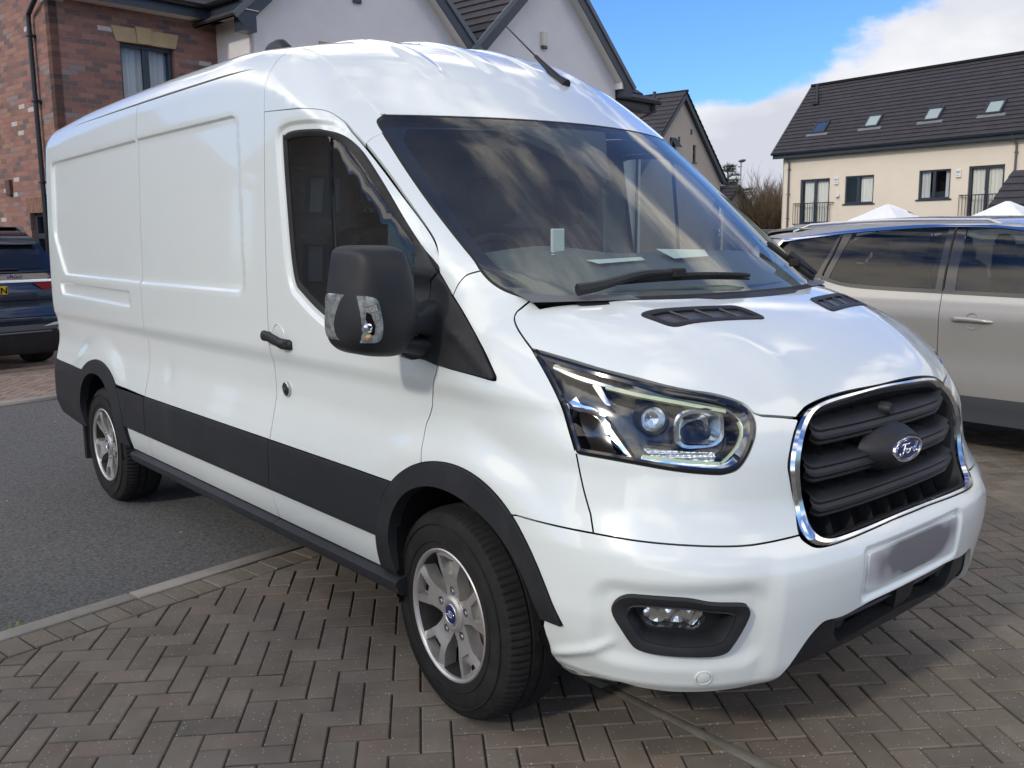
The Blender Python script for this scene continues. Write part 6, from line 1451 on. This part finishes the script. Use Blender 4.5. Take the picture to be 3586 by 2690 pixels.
def build_car():
    BEL = spline([(-1.55, 1.275), (-1.05, 1.235), (-.70, 1.165), (0, 1.145), (.6, 1.135), (1.0, 1.12)], 5)
    TOPL = spline([(-1.38, 1.505), (-1.05, 1.545), (-.6, 1.585), (-.02, 1.605), (.45, 1.575), (.85, 1.46), (1.10, 1.29), (1.16, 1.15)], 5)
    seamR = spline([(-.98, .45), (-1.0, .62), (-.93, .80), (-.90, 1.0), (-.96, 1.20), (-.90, 1.40), (-.86, 1.57)], 4)
    A0 = [(1.42+.44*math.cos(t), .35+.44*math.sin(t)) for t in np.linspace(math.pi, 0, 24)]; A1_ = [(-1.28+.44*math.cos(t), .35+.44*math.sin(t)) for t in np.linspace(math.pi, 0, 24)]
    glassline = chain(BEL, TOPL[::-1])
    bt = lambda xa, xb: BEL[(BEL[:, 0] > xa+.001) & (BEL[:, 0] < xb-.001)]
    def tp(xa, xb): q = TOPL[(TOPL[:, 0] > xa+.001) & (TOPL[:, 0] < xb-.001)]; return q
    bz_ = lambda x: np.interp(x, BEL[:, 0], BEL[:, 1]); tz = lambda x: np.interp(x, TOPL[:, 0], TOPL[:, 1])
    # lower body panels
    rq_ = chain([(-1.96, .45), (-1.70, .45)], [p for p in A1_ if p[1] >= .45], [(-.98, .45)], seamR[:10], [(-.94, bz_(-.94))], bt(-1.55, -.94)[::-1], [(-1.55, 1.275), (-1.90, 1.30), (-1.96, 1.1)])
    panel('rear_quarter', 'side', [rq_], M_cargold, CAR, both=True, step=.05, gap=.003)
    rd = chain(seamR[:10], [(-.94, bz_(-.94))], bt(-.94, 0), [(0, bz_(0)), (0, .43), (-.98, .45)])
    rear_d = panel('rear_door', 'side', [rd], M_cargold, CAR, both=True, step=.04, gap=.003)
    fd = chain([(0, .43), (0, bz_(0))], bt(0, 1.0), [(1.0, 1.12), (.98, .43)])
    front_d = panel('front_door', 'side', [fd], M_cargold, CAR, both=True, step=.04, gap=.003)
    wing = chain([(.98, .43), (1.0, 1.12), (1.16, 1.13), (1.9, 1.0), (2.45, .88), (2.5, .45)], [p for p in A0[::-1] if p[1] >= .45])
    panel('front_wing', 'side', [wing], M_cargold, CAR, both=True, step=.05, gap=.003)
    # glass
    qg = chain([(-1.52, 1.285), (-1.05, 1.245), (-.99, bz_(-.99)+.01), (-.88, 1.53)], tp(-1.36, -.88)[::-1]+np.array([0, -.006]))
    panel('quarter_window', 'side', [qg], M_priv, CAR, both=True, step=.08, gap=.004, off=-.006, thick=0)
    r_ = chain([(-.90, bz_(-.9)+.015)], bt(-.9, -.04)+np.array([0, .015]), [(-.04, bz_(-.04)+.015), (-.04, tz(-.04)-.006)], tp(-.79, -.04)[::-1]+np.array([0, -.006]), [(-.79, tz(-.79)-.006)])
    panel('window_glass', 'side', [r_], M_priv, rear_d, both=True, step=.08, gap=.004, off=-.006, thick=0)
    f_ = chain([(.08, bz_(.08)+.015)], bt(.08, .95)+np.array([0, .015]), [(1.02, 1.16)], tp(.08, 1.02)[::-1]+np.array([-.01, -.008]), [(.08, tz(.08)-.006)])
    panel('window_glass', 'side', [f_], M_carglass, front_d, both=True, step=.08, gap=.004, off=-.006, thick=0)
    panel('door_pillar', 'side', [[(-.055, bz_(0)+.01), (.085, bz_(.085)+.01), (.075, tz(.075)-.02), (-.05, tz(-.05)-.02)], ], M_gloss, CAR, both=True, step=.05, gap=0, off=-.002, thick=.02)
    panel('pillar_trim', 'side', [[(-1.02, bz_(-1.0)), (-.90, bz_(-.9)+.01), (-.78, tz(-.78)-.025), (-.885, 1.53)]], M_gloss, CAR, both=True, step=.05, gap=.002, off=-.003, thick=.02)
    strip('belt_trim', 'side', BEL[:-2]+np.array([0, .002]), .028, M_gloss, CAR, off=.004, both=True)
    strip('chrome_trim', 'side', chain([(-1.56, 1.285)], TOPL[:-4]), .022, M_chrome, CAR, off=.005, both=True, thick=.012)
    strip('seal', 'side', [(0, bz_(0)), (0, tz(0)+.01)], .012, M_rubber, CAR, off=.004, both=True)
    strip('seal', 'side', seamR[8:], .010, M_rubber, CAR, off=.004, both=True)
    # roof shell, rails
    ry = .70
    panel('roof', 'top', [chain([(-1.85, -.55), (-1.2, -ry), (.35, -ry), (.75, -.66), (.75, .66), (.35, ry), (-1.2, ry), (-1.85, .55)])], M_cargold, CAR, step=.06, gap=0)
    e0 = lambda x, z: to_param('diag', lift('side', [(x, z)])[0])[0]; e1 = lambda x, y: to_param('diag', lift('top', [(x, y)])[0])[0]
    edge = [e0(x, tz(x)+.008) for x in np.linspace(-1.36, .80, 14)]; up__ = [e1(x, -ry+.005-(.03 if x < -1.2 else 0)) for x in np.linspace(.6, -1.6, 14)]
    panel('roof_edge', 'diag', [chain(edge, up__)], M_cargold, CAR, both=True, step=.05, gap=0)
    rp = chain([(-1.56, 1.29), (-1.36, 1.515)], [(-1.55, 1.52), (-1.75, 1.42), (-1.93, 1.28)]); panel('rear_pillar', 'side', [rp], M_cargold, CAR, both=True, step=.05, gap=.001)
    for s in (1, -1):
        P = [(x, -.665*s, float(CR(x))+.012-.05*(.665**2)/.5) for x in np.linspace(-1.35, .35, 12)]; P[0] = (P[0][0], P[0][1], P[0][2]-.045); P[-1] = (P[-1][0], P[-1][1], P[-1][2]-.05); m = MB(); m.tube(P, .012, 8); m.build('roof_rail', mat('satin_rail', (.62, .62, .62), rough=.3, metal=.8), CAR)
    panel('windscreen', 'top', [[(.80, -.60), (1.28, -.68), (1.34, 0), (1.28, .68), (.80, .60), (.78, 0)]], M_carglass, CAR, step=.1, gap=0, off=-.004, thick=0)
    panel('bonnet', 'top', [[(1.36, -.66), (2.35, -.60), (2.45, 0), (2.35, .60), (1.36, .66), (1.40, 0)]], M_cargold, CAR, step=.08, gap=0)
    for nm, z0, z1, off, mt in (('sill_cladding', .24, .45, .010, M_grey0), ):
        panel(nm, 'side', [chain([(-.84, .25), (.98, .25), (.97, .43), (0, .43), (-.83, .45)])], mt, CAR, both=True, step=.06, off=off, gap=0, thick=.04)
    for A in (A0, A1_):
        o_ = [(c[0]+(c[0]-cx)*.13, c[1]+(c[1]-.35)*.13) for c in A for cx in ((1.42 if c[0] > 0 else -1.28),)]; panel('arch_cladding', 'side', [chain(o_, A[::-1])], M_black, CAR, both=True, step=.04, off=.006, gap=0, thick=.04)
    m = MB(); m.box(-1.9, 2.35, -.62, .62, .22, .62); m.build('underbody', M_dark, CAR)
    m = MB(); m.box(-1.75, -1.7, -.62, .62, .6, 1.2); m.box(1.05, 1.3, -.78, .78, .6, 1.02); m.box(-1.7, 1.1, -.80, .80, .60, .62); m.build('cabin_floor', M_dash, CAR)
    panel('tailgate', 'side', [[(-1.0, .5), (-.9, .5), (-.9, .6)]], M_dark, CAR, off=-.1, thick=0)
    m = MB(); LL = [[(-2.0+.14*(abs(y)/.9)**3+dx, y, z) for y in np.linspace(-.84, .84, 15)] for z, dx in ((.35, .08), (.6, .0), (1.0, .0), (1.25, .08), (1.45, .20), (1.60, .27))]; m.loft(LL, closed=False); m.build('tailgate', M_cargold, CAR)
    m = MB(); LL = [[(2.60-.25*(abs(y)/.9)**3+dx, y, z) for y in np.linspace(-.82, .82, 15)] for z, dx in ((.25, -.05), (.5, .0), (.7, -.01), (.88, -.09), (.96, -.2))]; m.loft(LL, closed=False); m.build('front_bumper', M_cargold, CAR)
    for s in (1, -1):
        for x in (-1.0, .05): 
            m = MB(); y = .38*s; m.box(x-.02, x+.48, y-.24, y+.24, .62, .80, .05); m.T = Matrix.Translation((x, y, .78))@Matrix.Rotation(R(-14), 4, 'Y'); m.box(-.06, .08, -.23, .23, 0, .58, .05); m.box(-.03, .06, -.12, .12, .56, .78, .04); m.build('seat', M_fabric, CAR)
    for d in (front_d[0], rear_d[0]):
        x0 = .07 if d is front_d[0] else -.86
        P, G = lift('side', [(x0+.02, .965), (x0+.10, .968), (x0+.22, .963), (x0+.30, .955)], 0); P = spline(P, 4); LL = []; n = len(P)
        for i, p in enumerate(P):
            t = i/(n-1); h = .020-.010*t; o_ = .032*min(1, 5*t+.3, 4*(1-t)+.2); LL.append([(p[0], p[1]-o_+.012*(1-math.cos(a)), p[2]+h*math.sin(a)) for a in np.linspace(0, 2*math.pi, 12, endpoint=False)])
        m = MB(); m.loft(LL, cap0=True, cap1=True); m.build('door_handle', M_cargold, d)
        P, G = lift('side', [(x0+.165, .955)], .0008); q = Vector(G[0]).to_track_quat('Y', 'Z').to_matrix().to_4x4(); q.translation = Vector(P[0]); m = MB(); m.T = q; m.lathe([(0, .058), (.003, .055), (-.004, .05), (-.016, .03), (-.018, 0)], n=28); m.build('handle_cup', M_cargold, d)
    m = MB(); m.T = Matrix.Translation((.86, -.98, 1.16)); m.loft([[(x, .10*math.cos(t)*k, .07*math.sin(t)*k) for t in np.linspace(0, 2*math.pi, 16, endpoint=False)] for x, k in ((-.05, .9), (0, 1), (.06, .8), (.09, .3))], cap0=True, cap1=True); m.build('door_mirror', M_cargold, CAR)
with_form(Fcar, build_car)
def simple_wheel(parent, mt, x, y, r, w, flip):
    m = MB(); m.lathe([(-w, r*.66), (-w*1.04, r*.80), (-w, r*.93), (-w*.7, r*.99), (w*.7, r*.99), (w, r*.93), (w, r*.66)], n=56); t = m.build('wheel', M_tyre, parent)
    m = MB(); m.lathe([(-w, r*.67), (-w*.95, r*.62), (-w*.3, r*.58)], n=48)
    for k in range(5):
        a = 2*math.pi*k/5+.3
        for d in (-.16, .16): m.tube([(0, -w*.72, 0), (r*.3*math.cos(a), -w*.8, r*.3*math.sin(a)), (r*.62*math.cos(a+d), -w*.86, r*.62*math.sin(a+d))], [.05, .035, .025], 6)
    m.lathe([(-w*.6, .08), (-w*.9, .06), (-w*.92, 0)], n=24); m.build('rim', mt, t)
    t.location = (x, y, r); t.rotation_euler.z = math.pi if flip else 0
    return t
for x in (1.42, -1.28):
    for y, fl_ in ((-.80, False), (.80, True)): simple_wheel(CAR, M_alloy, x, y, .35, .11, fl_)
# ------------------------------------------------------------------ dark blue car with its tail towards us, on the far drive
M_navy = mat('navy_paint', (.005, .008, .022), rough=.25, metal=.3, coat=1.0, coat_rough=.02)
M_navyg = glass('tail_window', (.04, .05, .06), ior=1.6)
M_red = mat('tail_lamp', (.22, .006, .012), rough=.12, coat=1.0)
M_satin = mat('satin_trim', (.60, .60, .60), rough=.25, metal=.9)
M_grey = mat('grey_plastic', (.075, .08, .085), rough=.5)
A2 = 187.0
BC = thing('navy_car', 'dark navy blue sport utility car seen from behind on the far drive', 'car', (-10.0, -.27, 0), R(A2))
# local axes: x forwards (away from us), y to its left (screen left), so its right-hand corner is at y=-1.0
def bq(px_y, z): return px_y, z
Rb = PCH([.1, .30, .50, .62, .78, .95, 1.08, 1.18, 1.30, 1.45, 1.58, 1.66, 1.72], [.22, .06, .0, .0, .025, .03, .05, .085, .16, .27, .38, .48, .70])   # x of the tail at each height
def tail(y, z, off=0): k = abs(y)/1.0; return float(Rb(z))+.05*k**2+.20*max(0, k-.78)**1.6*3-off
def halfw(z): return float(np.interp(z, [.2, .35, .6, .9, 1.12, 1.25, 1.45, 1.6, 1.7], [.93, .98, .995, 1.0, .985, .94, .84, .77, .66]))
def tail_patch(name, ys, zs, mt, parent, off=0.0, clampw=True):
    m = MB(); LL = []
    for z in zs:
        hw_ = halfw(z); LL.append([(tail(max(-hw_, min(hw_, y)), z, off), max(-hw_, min(hw_, y)), z) for y in ys])
    m.loft(LL, closed=False); return m.build(name, mt, parent)
yy = np.linspace(-1.0, 1.0, 41)
tail_patch('body', yy, np.linspace(.20, 1.70, 46), M_navy, BC)
m = MB(); LL = []   # sides and roof
for x, ws, top in ((.0, 1.0, 1.70), (.35, 1.0, 1.71), (.7, 1.0, 1.745), (1.3, 1.0, 1.775), (2.2, 1.0, 1.78), (3.0, 1.0, 1.70), (3.6, 1.0, 1.35), (4.1, .98, 1.12), (4.9, .92, .95)):
    row = []
    for z in np.linspace(.25, 1.0, 9): row.append((x+ (float(Rb(z))+.30 if x == 0 else 0)*(x == 0), -halfw(z)*ws, z*min(1, top/1.2)))
    for t in np.linspace(0, 1, 9): z = 1.0+(top-1.0)*math.sin(t*math.pi/2)**.8 if top > 1.05 else .95; hw_ = halfw(min(1.7, 1.0+(.70)*(z-1.0)/max(.05, top-1.0)))*ws; row.append((max(x, (float(Rb(min(z, 1.72)))+.26) if x < .6 else x), -hw_*(1-.0*t), z))
    full_ = row+[(p[0], -p[1], p[2]) for p in row[::-1]]; LL.append(full_)
m.loft(LL, closed=False, cap1=True); m.build('body_side', M_navy, BC)
tail_patch('rear_window', np.linspace(-.74, .74, 25), np.linspace(1.235, 1.50, 10), M_gloss, BC, .008)
tail_patch('roof_spoiler', np.linspace(-.74, .74, 25), np.linspace(1.53, 1.60, 4), M_navy, BC, .07)
tail_patch('chrome_bar', np.linspace(-.93, .93, 31), np.linspace(1.078, 1.108, 3), M_satin, BC, .022)
for s in (-1, 1):
    ys = np.linspace(.56, .985, 12)*s
    m = MB(); LL = []
    for f in (0, .5, 1):
        LL.append([(tail(y, 1.0, .02), y, (1.068-(1-f)*.0) if f == 1 else 1.068-.09*(1-f)*min(1, (abs(y)-.56)/.12)) for y in ys])
    m.loft(LL, closed=False); m.build('tail_lamp', M_red, BC)
    m = MB(); LL = [[(tail(y, 1.13, .02), y, 1.112+f*.048*min(1, (abs(y)-.74)/.10)) for y in np.linspace(.74, .985, 9)*s] for f in (0, 1)]; m.loft(LL, closed=False); m.build('tail_lamp', M_red, BC)
    m = MB(); LL = [[(tail(y, z, .012), y, z) for y in np.linspace(.93, .985, 4)*s] for z in (.80, .86)]; m.loft(LL, closed=False); m.build('reflector', M_red, BC)
    m = MB(); q = [(.62, .535), (.74, .575), (.98, .605), (.98, .560), (.76, .545)]; m.add([(tail(a, b, .035), a*s, b) for a, b in q], [tuple(range(5))]); m.build('chrome_blade', M_satin, BC)
    m = MB(); q = rounded([(.78, .515), (1.0, .53), (1.0, .425), (.84, .42)], .02); LL = [[(tail(a, b, .03), a*s, b) for a, b in l] for l in (q, inset(q, .018))]; m.loft(LL, closed=True); m.m = 1; m.add([(tail(a, b, .02), a*s, b) for a, b in inset(q, .018)], [tuple(range(len(q)))]); m.build('exhaust', [M_satin, M_dark], BC)
tail_patch('bumper_trim', np.linspace(-.99, .99, 31), np.linspace(.50, .565, 4), M_grey, BC, .02)
tail_patch('bumper_lower', np.linspace(-.99, .99, 31), np.linspace(.22, .50, 7), M_black, BC, .025)
m = MB(); m.tube([(tail(y, .475, .035), y, .475+.0*y) for y in np.linspace(-.72, .72, 21)], .012, 6); m.build('bumper_strip', M_grey, BC)
m = MB()
for z in (.86, 1.19): m.tube([(tail(y, z, .004), y, z) for y in np.linspace(-.93, .93, 25)], .006, 5)
for s in (-1, 1): m.tube([(tail(.93, z, .004), .93*s, z) for z in np.linspace(.66, 1.07, 8)], .006, 5)
m.tube([(tail(y, .66, .004), y, .66) for y in np.linspace(-.93, .93, 25)], .006, 5); m.build('panel_gap', M_dark, BC)
m = MB(); m.tube([(tail(y, 1.25, .03), y, 1.235+.012*(y+.4)) for y in np.linspace(-.44, .1, 8)], [.010]*7+[.016], 6); m.build('rear_wiper', M_rubber, BC)
for s in (-1, 1): m = MB(); m.tube([(.62, .74*s, 1.66), (.8, .74*s, 1.735), (2.3, .74*s, 1.80), (2.9, .74*s, 1.72)], .018, 7); m.build('roof_rail', M_grey, BC)
def letters(txt, size, mt, parent, y0, z0, off, name, ital=0, depth=.006, bold=0):
    """flat characters standing on the tail, reading left to right from behind"""
    cu = bpy.data.curves.new(name, 'FONT'); cu.body = txt; cu.size = size; cu.extrude = depth; cu.shear = ital; cu.offset = bold; cu.space_character = 1.05
    t = bpy.data.objects.new(name, cu); COL.objects.link(t); bpy.context.view_layer.update(); me = bpy.data.meshes.new_from_object(t); bpy.data.objects.remove(t)
    v = [(tail(y0-p.co.x, z0, off+p.co.z), y0-p.co.x, z0+p.co.y) for p in me.vertices]; f = [tuple(p.vertices) for p in me.polygons]; bpy.data.meshes.remove(me)
    return obj(name, v, f, mt, parent, smooth=False)
m = MB(); q = [(tail(.3, 1.0, .03), y, z) for y, z in rounded([(.26, .945), (-.26, .945), (-.26, 1.04), (.26, 1.04)], .01)]
m.add(q, [tuple(range(len(q)))]); pl_ = m.build('number_plate', mat('yellow_plate', (.72, .46, .02), rough=.4), BC, smooth=False)
letters('ZN', .105, M_dark, pl_, -.105, .955, .034, 'plate_letters', bold=.002, depth=.001)
letters('50i', .052, M_chrome, BC, -.395, 1.135, .015, 'model_badge', ital=.15, bold=.001)
letters('M', .056, M_chrome, BC, -.345, 1.135, .015, 'model_badge', ital=.25, bold=.001)
m = MB()
for k, c in enumerate(((.05, .25, .6), (.02, .03, .25), (.5, .02, .02))):
    m.m = k; y = -.300-.013*k; m.add([(tail(y, 1.14, .015), y+.006, 1.137), (tail(y, 1.14, .015), y-.006, 1.137), (tail(y, 1.14, .015), y-.018, 1.173), (tail(y, 1.14, .015), y-.006, 1.173)], [(0, 1, 2, 3)])
m.build('badge_stripes', [mat('stripe_a', (.05, .25, .6)), mat('stripe_b', (.02, .03, .25)), mat('stripe_c', (.5, .02, .02))], BC, smooth=False)
for x in (.95, 3.95):
    for y, fl_ in ((-.86, False), (.86, True)): simple_wheel(BC, M_alloy, x, y, .375, .14, not fl_ if False else fl_)
# ------------------------------------------------------------------ trees, lamp post
rnd = np.random.default_rng(23)
M_bark = mat('twig_bark', (.085, .060, .045), rough=.95, var=(2, .3))
M_bud = mat('spring_buds', (.12, .085, .05), rough=.9, var=(3, .4))
def bare_tree(x, y, z0, h, sp, label, seed):
    r_ = np.random.default_rng(seed); t = thing('bare_tree', label, 'tree', (x, y, z0), 0, 'leafless trees beside the terrace'); tr = MB(); tw = MB()
    def grow(p, d, l, r, n):
        if l < .16 or n > 5: return
        q = p+d*l*.5+r_.normal(0, .035*l, 3); e = p+d*l; (tr if n < 2 else tw).tube([p, q, e], [r, r*.85, r*.65], 5 if n < 2 else 3, caps=False)
        for k in range(4 if n < 4 else 3):
            dd = d+r_.normal(0, .33, 3)+np.array([0, 0, .28]); dd /= np.linalg.norm(dd); grow(p+(e-p)*r_.uniform(.35, 1.0), dd, l*r_.uniform(.60, .86), r*.58, n+1)
    for k in range(7):
        a = r_.random()*6.28; d = np.array([math.cos(a)*sp, math.sin(a)*sp, 1.0]); d /= np.linalg.norm(d); grow(np.array([math.cos(a)*.2, math.sin(a)*.2, 0.]), d, h*.36*r_.uniform(.8, 1.1), .055, 0)
    tr.build('trunk', M_bark, t); tw.build('crown', M_bud, t)
    return t
bare_tree(-24.7, 38.9, -1.2, 5.4, .26, 'bare leafless tree touching the left end wall of the cream terrace', 1)
bare_tree(-25.7, 38.0, -1.2, 5.2, .28, 'bare leafless tree of fine upright twigs, middle of the row', 2)
bare_tree(-26.9, 36.7, -1.2, 4.2, .32, 'low bare leafless tree nearest the lamp post', 3)
bare_tree(-26.8, 39.8, -1.2, 5.6, .28, 'bare leafless tree standing behind the others of its row', 4)
# scots pine
M_needle = mat('pine_needles', (.022, .040, .022), rough=.8, var=(1.5, .35))
PT_ = thing('pine_tree', 'dark green pine tree at the corner of the beige house', 'tree', (-36.6, 49.5, -1)); m = MB(); m.tube([(0, 0, 0), (.1, .1, 3), (.0, .2, 6.6)], [.22, .17, .05], 8)
fo = MB()
for k in range(15):
    a = k*2.4; z = 2.4+4.2*k/14; l = (2.3-1.5*k/14)*rnd.uniform(.7, 1.15); e = np.array([math.cos(a)*l, math.sin(a)*l, z+.35*l]); m.tube([(.05, .1, z), tuple((np.array([.05, .1, z])+e)/2-np.array([0, 0, .1])), tuple(e)], [.06, .045, .02], 5)
    for c in range(5):
        cc = np.array([.05, .1, z])+(e-np.array([.05, .1, z]))*rnd.uniform(.45, 1.08)+rnd.normal(0, .16, 3)
        for q in range(85):
            d = rnd.normal(0, 1, 3); d[2] = abs(d[2])*.7; d /= np.linalg.norm(d); b = cc+d*rnd.uniform(.0, .34)*np.array([1.25, 1.25, .55]); s_ = np.cross(d, rnd.normal(0, 1, 3)); s_ /= np.linalg.norm(s_); L_ = rnd.uniform(.10, .22)
            fo.add([b-s_*.022, b+s_*.022, b+d*L_], [(0, 1, 2)])
m.build('trunk', M_bark, PT_); fo.build('crown', M_needle, PT_, smooth=False)
LP = thing('street_lamp', 'slim street lamp column between the pine and the bare trees', 'street lamp', (-38.4, 53.6, -.7)); 
m = MB(); m.tube([(0, 0, 0), (0, 0, 1.2), (0, 0, 1.25), (0, 0, 7.3)], [.10, .10, .07, .05], 10); m.build('column', mat('galvanised', (.30, .28, .28), rough=.5, metal=.4), LP)
m = MB(); m.T = Matrix.Rotation(R(-40), 4, 'Z'); m.box(-.2, .75, -.16, .16, 7.28, 7.42, .05); m.box(-.5, -.05, -.12, .12, 6.95, 7.0, .02); m.box(.05, .55, -.12, .12, 7.25, 7.29, .01); m.build('lantern', mat('lantern_grey', (.10, .10, .11), rough=.5), LP)
# hedge-like leafy tree added out of view, only to mirror in the glass
M_leaf = mat('dark_leaves', (.035, .055, .018), rough=.6, var=(2, .4))
HT = thing('added_tree', 'unseen leafy evergreen tree added to mirror in the driver window', 'tree', (-6.6, -11.5, 0)); m = MB(); m.tube([(0, 0, 0), (0, 0, 2.2)], [.18, .12], 8); m.build('trunk', M_bark, HT); fo = MB()
for k in range(60):
    c = np.array([0, 0, 2.6])+rnd.normal(0, 1, 3)*np.array([.85, .85, .75])
    for q in range(70):
        d = rnd.normal(0, 1, 3); d /= np.linalg.norm(d); b = c+d*rnd.uniform(0, .45); u = rnd.normal(0, 1, 3); u /= np.linalg.norm(u); v = np.cross(u, d); v /= np.linalg.norm(v)+1e-6; s_ = rnd.uniform(.03, .06); fo.add([b-u*s_, b+v*s_*.5, b+u*s_, b-v*s_*.5], [(0, 1, 2, 3)])
fo.build('crown', M_leaf, HT, smooth=False)
# little flecks of litter on the asphalt
m = MB()
for _ in range(26):
    d = rnd.uniform(FK+.5, k_in-.4); s_ = rnd.uniform(-3.5, 4); q = kn*d+kd*s_; a = rnd.random()*3; w = rnd.uniform(.006, .014); m.add([(q[0]+math.cos(a)*w, q[1]+math.sin(a)*w, -.010), (q[0]-math.sin(a)*w*.5, q[1]+math.cos(a)*w*.5, -.008), (q[0]-math.cos(a)*w, q[1]-math.sin(a)*w, -.010), (q[0]+math.sin(a)*w*.5, q[1]-math.cos(a)*w*.5, -.009)], [(0, 1, 2, 3)])
tag(m.build('grit', mat('pale_grit', (.55, .54, .50), rough=.9), smooth=False), kind='stuff')
